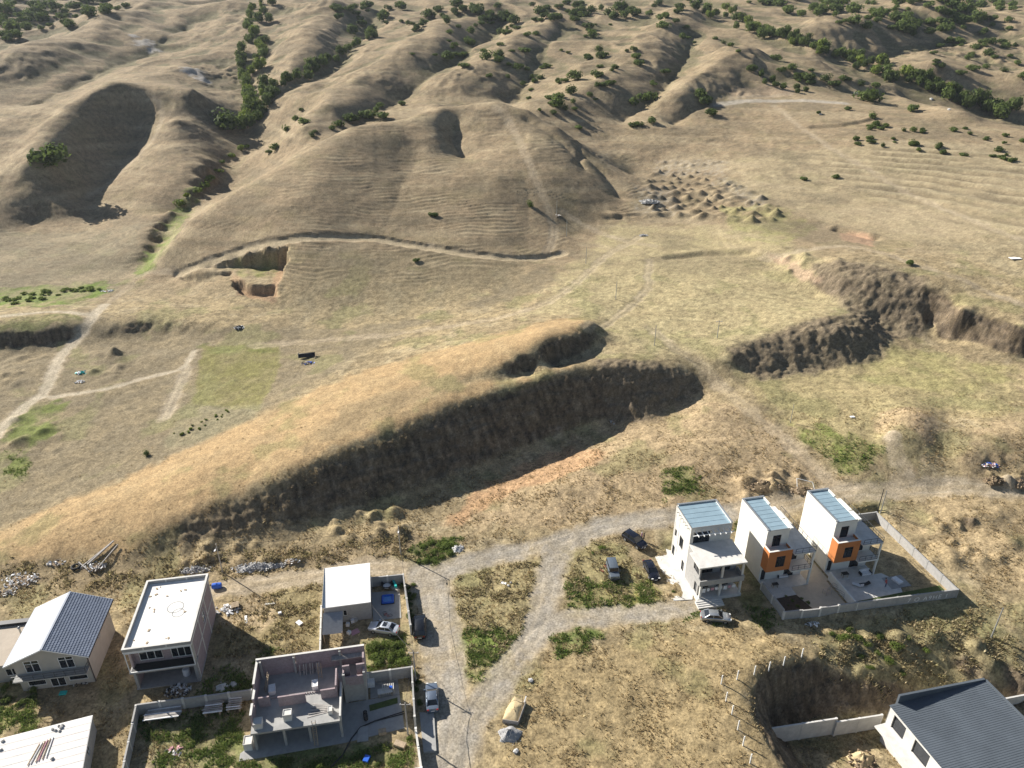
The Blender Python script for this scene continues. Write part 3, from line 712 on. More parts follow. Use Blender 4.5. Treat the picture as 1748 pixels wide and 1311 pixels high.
def copy_tree(o, parent=None):
    c = o.copy(); COL.objects.link(c); c.parent = parent
    for ch in o.children: copy_tree(ch, c)
    return c
def setting(o, label=None):
    o['kind'] = 'structure'
    if label: o['label'] = label
    return o

M = {}
M['white'] = new_mat('white_plaster', (.74,.72,.66), .9, var=.07, scale=.8, bump_s=.08)
M['offwhite'] = new_mat('cream_plaster', (.40,.375,.33), .9, var=.12, scale=.7, bump_s=.1)
M['concrete'] = new_mat('concrete', (.34,.335,.32), .9, var=.16, scale=1.2, bump_s=.2)
M['slab'] = new_mat('pale_concrete', (.60,.58,.54), .9, var=.16, scale=.9, bump_s=.15)
M['block'] = new_mat('concrete_block', (.35,.34,.325), .92, var=.15, scale=2.0, bump_s=.3)
M['mauve'] = new_mat('mauve_pumice_block', (.34,.27,.275), .92, var=.2, scale=3.5, bump_s=.35)
M['orange'] = new_mat('orange_render', (.50,.185,.06), .85, var=.07, scale=1.5, bump_s=.08)
M['glass'] = new_mat('dark_glass', (.018,.022,.028), .08, var=.2, scale=.6, spec=.6)
M['frame_dark'] = new_mat('dark_frame', (.04,.04,.045), .5)
M['frame_white'] = new_mat('white_frame', (.78,.78,.76), .5, var=.04)
M['rail'] = new_mat('grey_railing', (.10,.105,.11), .5, metal=.4)
M['roof_blue'] = new_mat('pale_blue_sheet_metal', (.30,.41,.47), .42, metal=.25, var=.12, scale=.5)
M['roof_grey'] = new_mat('dark_grey_sheet_metal', (.105,.122,.14), .55, metal=.05, var=.16, scale=.25)
M['tile'] = new_mat('slate_blue_tile', (.185,.215,.275), .5, var=.14, scale=1.0)
M['tile_lit'] = M['tile']
M['roof_white'] = new_mat('white_roofing', (.80,.79,.76), .85, var=.05, scale=.6, bump_s=.1)
M['screed'] = new_mat('white_screed', (.76,.74,.70), .9, var=.07, scale=.35, bump_s=.1)
M['wood'] = new_mat('weathered_wood', (.40,.31,.21), .85, var=.3, scale=2.5)
M['wood_grey'] = new_mat('grey_wood', (.36,.335,.31), .85, var=.3, scale=2.5)
M['metal'] = new_mat('galvanised_metal', (.42,.43,.43), .45, metal=.6)
M['dark'] = new_mat('dark_plastic', (.03,.03,.032), .6)
M['blue'] = new_mat('blue_plastic', (.02,.11,.52), .45)
M['cyan'] = new_mat('turquoise_plastic', (.03,.45,.42), .5)
M['red'] = new_mat('red_plastic', (.45,.06,.05), .5)
M['pink'] = new_mat('pink_cloth', (.55,.30,.33), .9)
M['cloth'] = new_mat('white_cloth', (.80,.79,.78), .9)
M['soil'] = new_mat('dark_garden_soil', (.075,.055,.038), .95, var=.3, scale=3, bump_s=.4)
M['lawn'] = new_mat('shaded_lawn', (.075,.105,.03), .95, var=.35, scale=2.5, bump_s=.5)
M['rubber'] = new_mat('black_rubber', (.02,.02,.02), .8)
M['rock'] = new_mat('grey_rubble', (.48,.47,.45), .92, var=.3, scale=3, bump_s=.4)
M['bark'] = new_mat('bark', (.11,.085,.06), .9, var=.3, scale=6)

def window(parent, ax, a0, a1, t, z0, z1, mull=1, frame='frame_dark', out=-1, bar=False, name='window'):
    """framed window in a wall plane; t is the plane, out the side the frame faces"""
    f = MB(); w = .07; ta, tb = (t-.04, t+.04)
    def b(p, q, u, v, d=0): f.box(p, q, ta-d, tb+d, u, v) if ax == 'x' else f.box(ta-d, tb+d, p, q, u, v)
    b(a0, a1, z0, z0+w, .004); b(a0, a1, z1-w, z1, .004); b(a0, a0+w, z0+w, z1-w); b(a1-w, a1, z0+w, z1-w)
    for k in range(mull):
        c = a0+(a1-a0)*(k+1)/(mull+1); b(c-w/2, c+w/2, z0+w, z1-w)
    if bar:
        c = z0+(z1-z0)*.72
        for k in range(mull+1):
            p, q = a0+(a1-a0)*k/(mull+1)+w, a0+(a1-a0)*(k+1)/(mull+1)-w
            b(p, q, c-w/2, c+w/2, -.004)
    fo = f.build(name, M[frame], parent)
    g = MB(); c = t-out*.015
    if ax == 'x': g.box(a0+.02, a1-.02, c-.008, c+.008, z0+.02, z1-.02)
    else: g.box(c-.008, c+.008, a0+.02, a1-.02, z0+.02, z1-.02)
    g.build('pane', M['glass'], fo)
    return fo
def railing(parent, pts, z, h=.95, step=1.3, mat='rail', name='railing'):
    m = MB()
    for a, b in zip(pts[:-1], pts[1:]):
        L = math.hypot(b[0]-a[0], b[1]-a[1]); n = max(1, round(L/step))
        m.bar((a[0], a[1], z+h), (b[0], b[1], z+h), .06); m.bar((a[0], a[1], z+h*.5), (b[0], b[1], z+h*.5), .035); m.bar((a[0], a[1], z+.08), (b[0], b[1], z+.08), .035)
        for i in range(n+1):
            t = i/n; x, y = a[0]+(b[0]-a[0])*t, a[1]+(b[1]-a[1])*t
            m.box(x-.025, x+.025, y-.025, y+.025, z, z+h-.03)
    return m.build(name, M[mat], parent)
def block_wall(pts, h, label, mat='block', panel=3.0, t=.22, name='boundary_wall', cap=None, z=None, gaps=()):
    """wall through ground points, one panel and one pillar object per bay"""
    p0 = pts[0]; z0 = zt(*p0) if z is None else z
    w = thing(name, label, 'wall', (p0[0], p0[1], z0))
    seg = 0
    for a, b in zip(pts[:-1], pts[1:]):
        L = math.hypot(b[0]-a[0], b[1]-a[1]); n = max(1, round(L/panel)); ang = math.atan2(b[1]-a[1], b[0]-a[0])
        for i in range(n):
            x, y = a[0]+(b[0]-a[0])*i/n, a[1]+(b[1]-a[1])*i/n
            xm, ym = a[0]+(b[0]-a[0])*(i+.5)/n, a[1]+(b[1]-a[1])*(i+.5)/n
            zb = (zt(xm, ym) if z is None else z)-z0
            if (seg, i) not in gaps:
                m = MB().box(.12, L/n-.12, -t/2, t/2, -.4, h)
                m.build('panel', M[mat], w, loc=(x-p0[0], y-p0[1], zb), rotz=ang)
            MB().box(-.15, .15, -t/2-.03, t/2+.03, -.5, h+.04).build('pillar', M[cap or mat], w, loc=(x-p0[0], y-p0[1], zb), rotz=ang)
        seg += 1
    MB().box(-.15, .15, -t/2-.03, t/2+.03, -.5, h+.04).build('pillar', M[cap or mat], w, loc=(b[0]-p0[0], b[1]-p0[1], zb), rotz=ang)
    return w
# ---------------------------------------------------------------- the three town houses on the right
R = math.radians
def ribbed(x0, x1, y0, y1, za, zb, rib, along='x', rh=.05, rw=.06):
    """sheet falling from za (at y0) to zb (at y1) with standing ribs"""
    m = MB()
    zf = lambda y: za+(zb-za)*(y-y0)/(y1-y0)
    m.hexa([(x0,y0,za-.06),(x1,y0,za-.06),(x1,y1,zb-.06),(x0,y1,zb-.06),(x0,y0,za),(x1,y0,za),(x1,y1,zb),(x0,y1,zb)])
    if along == 'x':
        n = int((y1-y0)/rib)
        for i in range(1, n):
            y = y0+(y1-y0)*i/n; z = zf(y); m.box(x0+.01, x1-.01, y-rw/2, y+rw/2, z-.02, z+rh)
    else:
        n = int((x1-x0)/rib)
        for i in range(1, n):
            x = x0+(x1-x0)*i/n
            m.hexa([(x-rw/2,y0+.01,za-.02),(x+rw/2,y0+.01,za-.02),(x+rw/2,y1-.01,zb-.02),(x-rw/2,y1-.01,zb-.02),(x-rw/2,y0+.01,za+rh),(x+rw/2,y0+.01,za+rh),(x+rw/2,y1-.01,zb+rh),(x-rw/2,y1-.01,zb+rh)])
    return m
def townhouse(org, yaw, label, open_door):
    t = thing('town_house', label, 'house', (org[0], org[1], 0), yaw, 'white town houses with orange bays')
    W, D, H = 3.9, 8.5, 10.4
    d3 = (1.15, 2.6, 6.85, 9.15)
    m = MB()
    m.wall('x', 0, W, 0, .25, -.6, 10.12, [d3, (.3, 1.1, .1, 2.3)])
    m.wall('y', .25, D-.25, 0, .25, -.6, H); m.wall('y', .25, D-.25, W-.25, W, -.6, 10.12); m.wall('x', 0, W, D-.25, D, -.6, H)
    m.box(.25, W-.25, .25, D-.25, 6.55, 6.8); m.box(.25, W-.25, .25, D-.25, 3.2, 3.4)
    m.box(W-.25, W+.02, D-2.2, D-.27, 10.12, 10.4)
    m.build('wall', M['white'], t)
    ribbed(.26, W-.26, .02, D-.26, 10.12, 10.2, 1.0, rh=.03).build('roof', M['roof_blue'], t)
    pw = MB()
    for a, b in ((.4, 2.7), (2.95, 6.1)): pw.box(W-.1, W+.42, a-.6, b-.6, 9.95, 10.36)
    pw.build('parapet', M['white'], t)
    c = MB(); c.box(-.04, .29, -.04, D+.04, H+.002, H+.06); c.box(.29, W+.04, D-.29, D+.04, H+.002, H+.06); c.box(.29, W, -.05, .02, 10.15, 10.28)
    c.build('coping', M['metal'], t)
    if open_door: window(t, 'x', d3[0], d3[1], .14, d3[2], d3[3], 0)
    else: window(t, 'x', d3[0], d3[1], .14, d3[2], d3[3], 1, bar=True)
    window(t, 'x', .3, 1.1, .14, .1, 2.3, 0, name='door')
    # orange bay with a small balcony on it
    o = MB(); hole = (1.3, 2.85, 4.1, 6.25)
    o.wall('x', -.15, W+.05, -1.7, -1.48, 3.3, 7.35, [hole])
    o.box(-.15, .07, -1.48, 0-.003, 3.3, 7.35); o.box(W-.17, W+.05, -1.48, -.003, 3.3, 7.35)
    o.box(.07, W-.17, -1.48, -.003, 3.3, 3.5)
    ob = o.build('bay', M['orange'], t)
    cp = MB(); cp.box(-.18, W+.08, -1.73, -1.45, 7.352, 7.42); cp.box(-.18, .1, -1.45, -.02, 7.352, 7.42); cp.box(W-.2, W+.08, -1.45, -.02, 7.352, 7.42)
    cp.build('coping', M['white'], ob)
    MB().box(.07, W-.17, -1.48, -.003, 6.6, 6.8).build('balcony_floor', M['slab'], ob)
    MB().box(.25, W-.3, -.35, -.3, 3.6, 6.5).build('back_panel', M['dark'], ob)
    window(ob, 'x', hole[0], hole[1], -1.62, hole[2], hole[3], 1, bar=True)
    # two storey wing with loggias
    X0, X1, YF = W, 7.55, -2.35
    g = MB()
    g.wall('x', X0+.002, X1, 0, .25, -.6, 6.6, [(4.4, 6.2, .1, 2.4), (4.4, 6.2, 3.5, 5.8)])
    g.wall('y', .25, D-.25, X1-.25, X1, -.6, 6.6, [(3, 4.2, 4.2, 5.6)]); g.wall('x', X0+.002, X1, D-.25, D, -.6, 6.6)
    g.build('wing_wall', M['white'], t)
    for z0, z1 in ((3.15, 3.4),):
        MB().box(X0+.052, X1+.1, YF, -.003, z0, z1).build('balcony_slab', M['white'], t)
    MB().box(X0+.052, X1+.1, YF, D+.003, 6.602, 6.82).build('terrace_slab', M['slab'], t)
    MB().box(X1-.2, X1+.06, YF+.06, YF+.32, -.3, 3.15).box(X1-.2, X1+.06, YF+.06, YF+.32, 3.4, 6.602).build('post', M['white'], t)
    window(t, 'x', 4.4, 6.2, .12, .1, 2.4, 1, name='sliding_door'); window(t, 'x', 4.4, 6.2, .12, 3.5, 5.8, 1, name='sliding_door')
    railing(t, [(X0+.15, YF+.06), (X1-.22, YF+.06)], 3.4); railing(t, [(X1+.03, YF+.34), (X1+.03, -.05)], 3.4)
    railing(t, [(X0+.15, YF+.06), (X1+.05, YF+.06), (X1+.05, D-.1)], 6.82)
    MB().box(X0+.1, X1+.1, YF-.1, -.02, .0, .12).box(.0, X0+.1, -2.35, -.02, .0, .10).build('porch_floor', M['slab'], t)
    return t
th2 = townhouse((40.13, 91.72), R(12.1), 'white town house with orange bay beside the unfinished grey house', False)
th3 = townhouse((51.76, 93.91), R(12.0), 'white town house with orange bay next to the large walled yard', True)

def grey_townhouse():
    t = thing('town_house', 'unfinished grey town house with a row of white pergola beams on top', 'house', (28.37, 92.53, 0), R(10.8))
    W, D, H = 6.9, 6.15, 10.4
    m = MB()
    m.wall('y', 0, D, 0, .25, -.6, 10.1, [(2.2, 3.6, 3.8, 6.0), (.9, 1.9, .3, 2.3), (4.9, 5.8, .3, 2.3), (4.9, 5.6, 4.4, 5.8)])
    m.wall('x', .25, W, D-.25, D, -.6, H); m.wall('y', 0, D-.25, W-.25, W, -.6, H)
    m.wall('x', .25, W-.25, 0, .25, -.6, 10.1, [(.5, 3.3, 7.0, 9.2)])
    m.box(.25, W-.25, .25, D-.25, 6.5, 6.75); m.box(.25, W-.25, .25, D-.25, 3.2, 3.4)
    m.build('wall', M['slab'], t)
    f = MB()  # paler concrete frame lines proud of the blockwork
    for y in (0.02, 4.2, D-.32): f.box(-.03, .0-.002, y, y+.3, -.5, 10.1)
    for z in (3.2, 6.6, 9.85): f.box(-.035, -.002, .33, 4.19, z, z+.28)
    f.build('frame_band', M['slab'], t)
    ribbed(.02, W-.26, .02, D-.26, 10.18, 10.22, 1.15, rh=.03).build('roof', M['roof_blue'], t)
    c = MB(); c.box(W-.27, W+.03, 0, D+.02, H+.003, H+.06); c.box(-.03, W-.27, D-.27, D+.02, H+.003, H+.06); c.box(-.06, .02, 0, D-.27, 10.1, 10.26); c.box(-.06, W-.27, -.06, .02, 10.1, 10.26)
    c.build('coping', M['metal'], t)
    for k in range(7):
        x = .75+k*.92; MB().bar((x, -1.35, 9.35), (x, 0, 9.42), .11, .13).build('pergola_beam', M['frame_white'], t)
    MB().box(.02, W-.02, -.95, -.83, 9.22, 9.34).build('pergola_rail', M['frame_white'], t)
    for k in range(6):
        MB().box(-.42, -.02, .7+k*.85, .8+k*.85, 9.5, 9.6).build('beam_stub', M['concrete'], t)
    window(t, 'x', .5, 3.3, .15, 7.0, 9.2, 1)
    window(t, 'y', 2.2, 3.6, .13, 3.8, 6.0, 0, out=-1); window(t, 'y', .9, 1.9, .13, .3, 2.3, 0); window(t, 'y', 4.9, 5.8, .13, .3, 2.3, 0); window(t, 'y', 4.9, 5.6, .13, 4.4, 5.8, 0)
    # front block
    XF, YF = 7.15, -5.6
    MB().prism([(-.02, 0-.004), (-.02, -1.9), (-.75, -1.9), (-.75, YF-.1), (XF, YF-.1), (XF, -.004)], 6.75, 7.0).build('terrace_slab', M['slab'], t)
    g = MB()
    g.wall('y', -4.6, -.004, 0, .25, -.6, 6.75, [(-4.3, -2.4, 4.2, 6.2), (-4.2, -3.3, .6, 2.4)])
    g.wall('y', -3.2, -.004, W-.25, W, -.6, 6.75)
    g.wall('x', .25, W-.25, -3.2, -2.95, 3.4, 6.75, [(.8, 2.9, 3.5, 5.9), (4.2, 5.9, 3.5, 5.9)])
    g.wall('x', .25, W-.25, -3.2, -2.95, -.6, 3.2, [(.8, 2.6, .2, 2.4), (3.9, 6.0, .2, 2.4)])
    g.build('front_wall', M['block'], t)
    window(t, 'x', .8, 2.9, -3.05, 3.5, 5.9, 1); window(t, 'x', 4.2, 5.9, -3.05, 3.5, 5.9, 1); window(t, 'x', .8, 2.6, -3.05, .2, 2.4, 1); window(t, 'x', 3.9, 6.0, -3.05, .2, 2.4, 1)
    window(t, 'y', -4.3, -2.4, .12, 4.2, 6.2, 1); window(t, 'y', -4.2, -3.3, .12, .6, 2.4, 0)
    MB().box(-.3, 7.15, YF+.02, -3.2, 3.15, 3.4).build('balcony_slab', M['concrete'], t)
    b = MB(); b.box(-.3, 7.15, YF+.02, YF+.2, 3.4, 4.15); b.box(6.97, 7.15, YF+.2, -3.2, 3.4, 4.15); b.box(-.3, -.12, YF+.2, -4.62, 3.4, 4.15)
    b.build('balcony_parapet', M['concrete'], t)
    for x in (.05, 3.3, 6.7):
        MB().box(x, x+.32, YF+.25, YF+.57, -.4, 3.148).build('column', M['slab'], t)
        if x > 1: MB().box(x, x+.3, YF+.25, YF+.55, 3.402, 6.748).build('column', M['slab'], t)
    MB().box(-.3, 7.1, YF-.0, -3.2, -.5, .5).build('porch_floor', M['slab'], t)
    for k in range(4):
        MB().box(-.7, 3.6, YF-.06-.36*(k+1), YF-.06-.36*k, -.6, .44-.09*k).build('step', M['slab'], t)
    return t
th1 = grey_townhouse()
# ---------------------------------------------------------------- houses on the left
def gable_house():
    t = thing('gabled_house', 'two storey house with slate blue tiled gable roof and white window frames', 'house', (-66.99, 70.15, 0), R(9.8))
    W, D, E, RG = 9.15, 9.5, 5.9, 7.8
    m = MB()
    fh = [(1.3, 3.2, 3.2, 5.3), (5.6, 7.5, 3.2, 5.3), (.9, 3.2, .7, 2.2), (3.7, 5.6, .05, 2.4), (6.1, 8.5, .8, 2.2)]
    m.wall('x', 0, W, 0, .3, -.8, 5.7, fh)
    m.wall('y', .3, D-.3, 0, .3, -.8, 5.7); m.wall('y', .3, D-.3, W-.3, W, -.8, 5.7, [(4.3, 5.3, 3.6, 5.0)]); m.wall('x', 0, W, D-.3, D, -.8, 5.7)
    for y in (0, D-.3):
        m.hexa([(0, y, 5.7), (W, y, 5.7), (W, y+.3, 5.7), (0, y+.3, 5.7), (W/2-.05, y, RG-.22), (W/2+.05, y, RG-.22), (W/2+.05, y+.3, RG-.22), (W/2-.05, y+.3, RG-.22)])
    m.box(.3, W-.3, .3, D-.3, 2.9, 3.1)
    m.build('wall', M['offwhite'], t)
    for i, h in enumerate(fh): window(t, 'x', h[0], h[1], .06, h[2], h[3], 1 if i in (0, 1, 3) else 0, 'frame_white', bar=i < 2, name='door' if i == 3 else 'window')
    window(t, 'y', 4.3, 5.3, W-.08, 3.6, 5.0, 1, 'frame_white', out=1)
    # tiled roof: courses and pans as relief
    for side in (0, 1):
        r = MB(); nrow, ncol = 16, 38
        xa, xb = (-.75, W/2) if side == 0 else (W+.75, W/2)
        za, zb = E-.42, RG
        y0, y1 = -.75, D+.7
        for i in range(nrow):
            ta, tb = i/nrow, (i+1)/nrow
            pa = (xa+(xb-xa)*ta, za+(zb-za)*ta); pb = (xa+(xb-xa)*tb, za+(zb-za)*tb)
            if side == 1:
                vs, fs = [], []
                for k in range(ncol*2+1):
                    y = y0+(y1-y0)*k/(ncol*2); bmp = .035 if k % 2 else 0.0
                    vs += [(pa[0], y, pa[1]+.075+bmp), (pb[0], y, pb[1]+.02+bmp), (pa[0], y, pa[1]-.03)]
                for k in range(ncol*2):
                    a = 3*k; fs += [(a, a+3, a+4, a+1), (a+2, a+5, a+3, a)]
                r.add(vs, fs)
            else:
                for k in range(12):
                    ya, yb = y0+(y1-y0)*k/12, y0+(y1-y0)*(k+1)/12
                    r.add([(pa[0], ya, pa[1]+.06), (pa[0], yb, pa[1]+.06), (pb[0], yb, pb[1]+.02), (pb[0], ya, pb[1]+.02), (pa[0], ya, pa[1]-.03), (pa[0], yb, pa[1]-.03)], [(0, 1, 2, 3), (4, 5, 1, 0)])
        under = [(xa, y0, za-.1), (xb, y0, zb-.1), (xb, y1, zb-.1), (xa, y1, za-.1)]
        r.add(under, [(0, 1, 2, 3)])
        r.build('roof_slope', M['tile'] , t)
    MB().bar((W/2, -.78, RG+.03), (W/2, D+.73, RG+.03), .26, .1).build('ridge_cap', M['tile'], t)
    e = MB()
    for x in (-.75, W+.75): e.box(x-.05, x+.05, -.75, D+.7, E-.58, E-.4)
    e.build('gutter', M['frame_dark'], t)
    v = MB()
    for y in (-.78, D+.7):
        v.hexa([(-.75, y, E-.56), (W/2, y, RG-.14), (W/2, y+.04, RG-.14), (-.75, y+.04, E-.56), (-.75, y, E-.38), (W/2, y, RG+.04), (W/2, y+.04, RG+.04), (-.75, y+.04, E-.38)])
        v.hexa([(W/2, y, RG-.14), (W+.75, y, E-.56), (W+.75, y+.04, E-.56), (W/2, y+.04, RG-.14), (W/2, y, RG+.04), (W+.75, y, E-.38), (W+.75, y+.04, E-.38), (W/2, y+.04, RG+.04)])
    v.build('verge', M['frame_white'], t)
    MB().box(-.05, W+.05, -1.3, -.003, 2.9, 3.08).build('balcony_slab', M['concrete'], t)
    railing(t, [(.0, -1.24), (W, -1.24)], 3.08, .9); railing(t, [(W, -1.2), (W, -.05)], 3.08, .9)
    MB().tube([(W+.1, .1, -.2), (W+.1, .1, 5.5)], .06).build('drainpipe', M['frame_dark'], t)
    fl = MB(); fl.tube([(.2, 5.2, 4.6), (.2, 5.2, 7.9)], .14); 
    return t
gable_house()
def annex():
    A = P(-40, 1112, 3.2); B = P(30, 1104, 3.2)
    t = thing('outbuilding', 'low beige outbuilding with flat roof beside the gabled house', 'building', (-76.5, 70.6, 0), R(9.8))
    W, D, H = 9.0, 8.2, 3.1
    m = MB()
    m.wall('x', 0, W, 0, .25, -.8, H, [(6.7, 8.3, 1.0, 2.3)]); m.wall('y', .25, D-.25, 0, .25, -.8, H); m.wall('y', .25, D-.25, W-.25, W, -.8, H); m.wall('x', 0, W, D-.25, D, -.8, H)
    m.build('wall', M['offwhite'], t)
    window(t, 'x', 6.7, 8.3, .1, 1.0, 2.3, 1, 'frame_white')
    MB().box(-.1, W+.1, -.15, D-.7, H+.003, H+.15).build('roof', new_mat('beige_roofing', (.42,.36,.29), .9, var=.12, scale=.6), t)
    MB().box(-.1, W+.1, D-.7, D+.1, H+.003, H+.6).build('parapet', M['frame_dark'], t)
    fl = MB(); fl.tube([(7.4, 5.0, H), (7.4, 5.0, H+1.9)], .13, 10); fl.tube([(7.4, 5.0, H+1.9), (7.4, 5.0, H+2.1)], [.24, .05], 10)
    fl.build('flue', M['metal'], t)
annex()

def block_house():
    t = thing('unfinished_house', 'unfinished two storey block house with white flat roof and low parapet', 'house', (-51.5, 70.9, 0), R(10.3))
    W, D, H = 8.15, 12.4, 8.0
    m = MB(); Y2 = 1.6
    # ground floor is open at the front, upper floor has a deep loggia
    m.wall('y', .0, D-.25, 0, .25, -.6, 7.2); m.wall('y', 0, D-.25, W-.25, W, -.6, 7.2, [(6.3, 7.7, 3.9, 5.9)]); m.wall('x', 0, W, D-.25, D, -.6, 7.2)
    m.wall('x', .25, W-.25, .7, .95, 3.6, 7.2, [(.9, 3.9, 4.0, 6.3), (5.0, 7.6, 3.8, 6.3)])
    m.wall('x', .25, W-.25, 2.6, 2.85, -.6, 3.4, [(.9, 4.0, .2, 2.6)])
    m.build('wall', M['mauve'], t)
    c = MB()
    for y in (0, 4.2, 8.3, D-.3):
        c.box(W+.002, W+.05, y, y+.3, -.5, 7.2); c.box(-.05, -.002, y, y+.3, -.5, 7.2)
    for z in (3.35, 6.95):
        for y0, y1 in ((.3, 4.2), (4.5, 8.3), (8.6, D-.3)): c.box(W+.002, W+.04, y0, y1, z, z+.25); c.box(-.04, -.002, y0, y1, z, z+.25)
    c.build('concrete_frame', M['slab'], t)
    MB().box(-.25, W+.25, -.9, D+.05, 7.202, 7.45).build('roof_slab', M['screed'], t)
    p = MB(); h0, h1 = 7.452, 7.95
    p.box(-.25, W+.25, -.9, -.65, h0, h1); p.box(-.25, W+.25, D-.2, D+.05, h0, h1); p.box(-.25, 0, -.65, D-.2, h0, h1); p.box(W, W+.25, -.65, D-.2, h0, h1)
    po = p.build('parapet', M['block'], t)
    q = MB(); z = h1+.003
    q.box(-.28, W+.28, -.93, -.63, z, z+.05); q.box(-.28, W+.28, D-.22, D+.08, z, z+.05); q.box(-.28, .02, -.63, D-.22, z, z+.05); q.box(W-.02, W+.28, -.63, D-.22, z, z+.05)
    q.build('coping', M['slab'], po)
    for x in (2.3, 5.2): MB().box(x, x+.22, -.92, -.905, h0, h1-.01).box(x, x+.22, D-.215, D-.202, h0, h1-.01).build('parapet_joint', M['slab'], po)
    s = MB(); s.box(-.2, W+.2, -.9, .68, 3.35, 3.6); s.build('balcony_slab', M['block'], t)
    MB().box(0, W, -.8, .6, 3.602, 3.64).build('balcony_dark_sheet', M['dark'], t)  # near-black sheet laid over the balcony slab
    f = MB()
    f.bar((-.1, -.85, 3.6), (-.1, -.85, 7.2), .1); f.bar((W+.1, -.85, 3.6), (W+.1, -.85, 7.2), .1); f.box(-.15, W+.15, -.92, -.82, 3.6, 3.7); f.box(-.15, W+.15, -.92, -.82, 7.1, 7.199)
    f.build('steel_frame', M['frame_white'], t)
    sd = MB(); sd.box(W+.0, W+.12, -.8, -.003, 3.6, 7.19); sd.build('side_panel', M['offwhite'], t)
    window(t, 'x', .9, 3.9, .8, 4.0, 6.3, 2, 'frame_white'); window(t, 'x', 5.0, 7.6, .8, 3.8, 6.3, 2, 'frame_white'); window(t, 'y', 6.3, 7.7, W-.1, 3.9, 5.9, 1, 'frame_white', out=1)
    MB().box(.0, .35, -.5, -.1, -.5, 3.35).build('column', M['concrete'], t); MB().box(W-.35, W, -.5, -.1, -.5, 3.35).build('column', M['concrete'], t)
    MB().box(-.1, W+.1, -.6, 4.2, -.4, .12).build('porch_floor', M['block'], t)
    # stains and debris left on the roof
    rr = random.Random(3)
    for k in range(16):
        x, y = rr.uniform(.4, W-.6), rr.uniform(0, D-1); s_ = rr.uniform(.08, .22)
        MB().box(-s_, s_, -s_*.6, s_*.6, 0, .07).build('debris', M['wood'], t, loc=(x if k < 9 else rr.uniform(.3, 2.2), y, 7.452), rotz=rr.uniform(0, 3))
    st = MB(); n = 30
    for k in range(n):
        a = 2*math.pi*k/n; b_ = 2*math.pi*(k+1)/n
        for (r0, r1, cx, cy) in ((1.0, 1.16, 4.9, 6.6), (.72, .86, 5.5, 5.4)):
            st.add([(cx+r0*math.cos(a), cy+r0*math.sin(a), 7.4545), (cx+r1*math.cos(a), cy+r1*math.sin(a), 7.4545), (cx+r1*math.cos(b_), cy+r1*math.sin(b_), 7.4545), (cx+r0*math.cos(b_), cy+r0*math.sin(b_), 7.4545)], [(0, 1, 2, 3)])
    st.build('cement_stain', M['concrete'], t)
    tk = MB(); tk.tube([(0, 0, 0), (0, 0, .15), (0, 0, 1.0), (0, 0, 1.12)], [.46, .5, .5, .38], 16)
    o = tk.build('plastic_drum', M['cloth'], smooth=40, loc=(-51.5+6.2*math.cos(R(10.3))-1.2*math.sin(R(10.3)), 70.9+6.2*math.sin(R(10.3))+.9*math.cos(R(10.3)), .12))
    tag(o, 'white plastic drum in the open porch of the block house', 'drum')
block_house()

def white_roof_house():
    t = thing('small_house', 'one storey block house under a bright white single slope roof', 'house', (-28.25, 82.3, 0), R(10.4))
    W, D = 6.9, 8.3
    m = MB()
    m.wall('x', 0, W, 0, .25, -.5, 3.3, [(2.75, 3.35, 1.2, 2.3)]); m.wall('y', .25, D-.25, 0, .25, -.5, 3.3); m.wall('y', .25, D-.25, W-.25, W, -.5, 3.3, [(2, 3.2, 0, 2.2)]); m.wall('x', 0, W, D-.25, D, -.5, 3.3)
    m.build('wall', M['block'], t)
    window(t, 'x', 2.75, 3.35, .1, 1.2, 2.3, 0, 'frame_white'); window(t, 'y', 2, 3.2, W-.1, 0, 2.2, 0, out=1, name='door')
    r = MB(); r.hexa([(-.1,-.12,3.303),(W+.1,-.12,3.303),(W+.1,D+.1,3.6),(-.1,D+.1,3.6),(-.1,-.12,3.45),(W+.1,-.12,3.45),(W+.1,D+.1,3.76),(-.1,D+.1,3.76)])
    r.build('roof', M['roof_white'], t)
    e = MB(); e.box(-.16, -.105, -.12, D+.1, 3.3, 3.85); e.build('roof_edge', M['metal'], t)
    # lean-to of corrugated sheet
    l = MB(); y0, y1 = -4.0, -.004
    for k in range(36):
        ya, yb = y0+(y1-y0)*k/36, y0+(y1-y0)*(k+1)/36; ym = (ya+yb)/2; f = lambda y: 1.95+(2.35-1.95)*(y-y0)/(y1-y0)
        l.add([(-.15, ya, f(ya)), (2.75, ya, f(ya)-.12), (2.75, ym, f(ym)-.06), (-.15, ym, f(ym)+.06), (2.75, yb, f(yb)-.12), (-.15, yb, f(yb))], [(0, 1, 2, 3), (3, 2, 4, 5)])
    l.build('lean_to_roof', M['metal'], t)
    for x, y in ((-.05, -3.9), (2.6, -3.9)): MB().box(x, x+.12, y, y+.12, -.3, 1.9).build('lean_to_post', M['wood'], t)
white_roof_house()

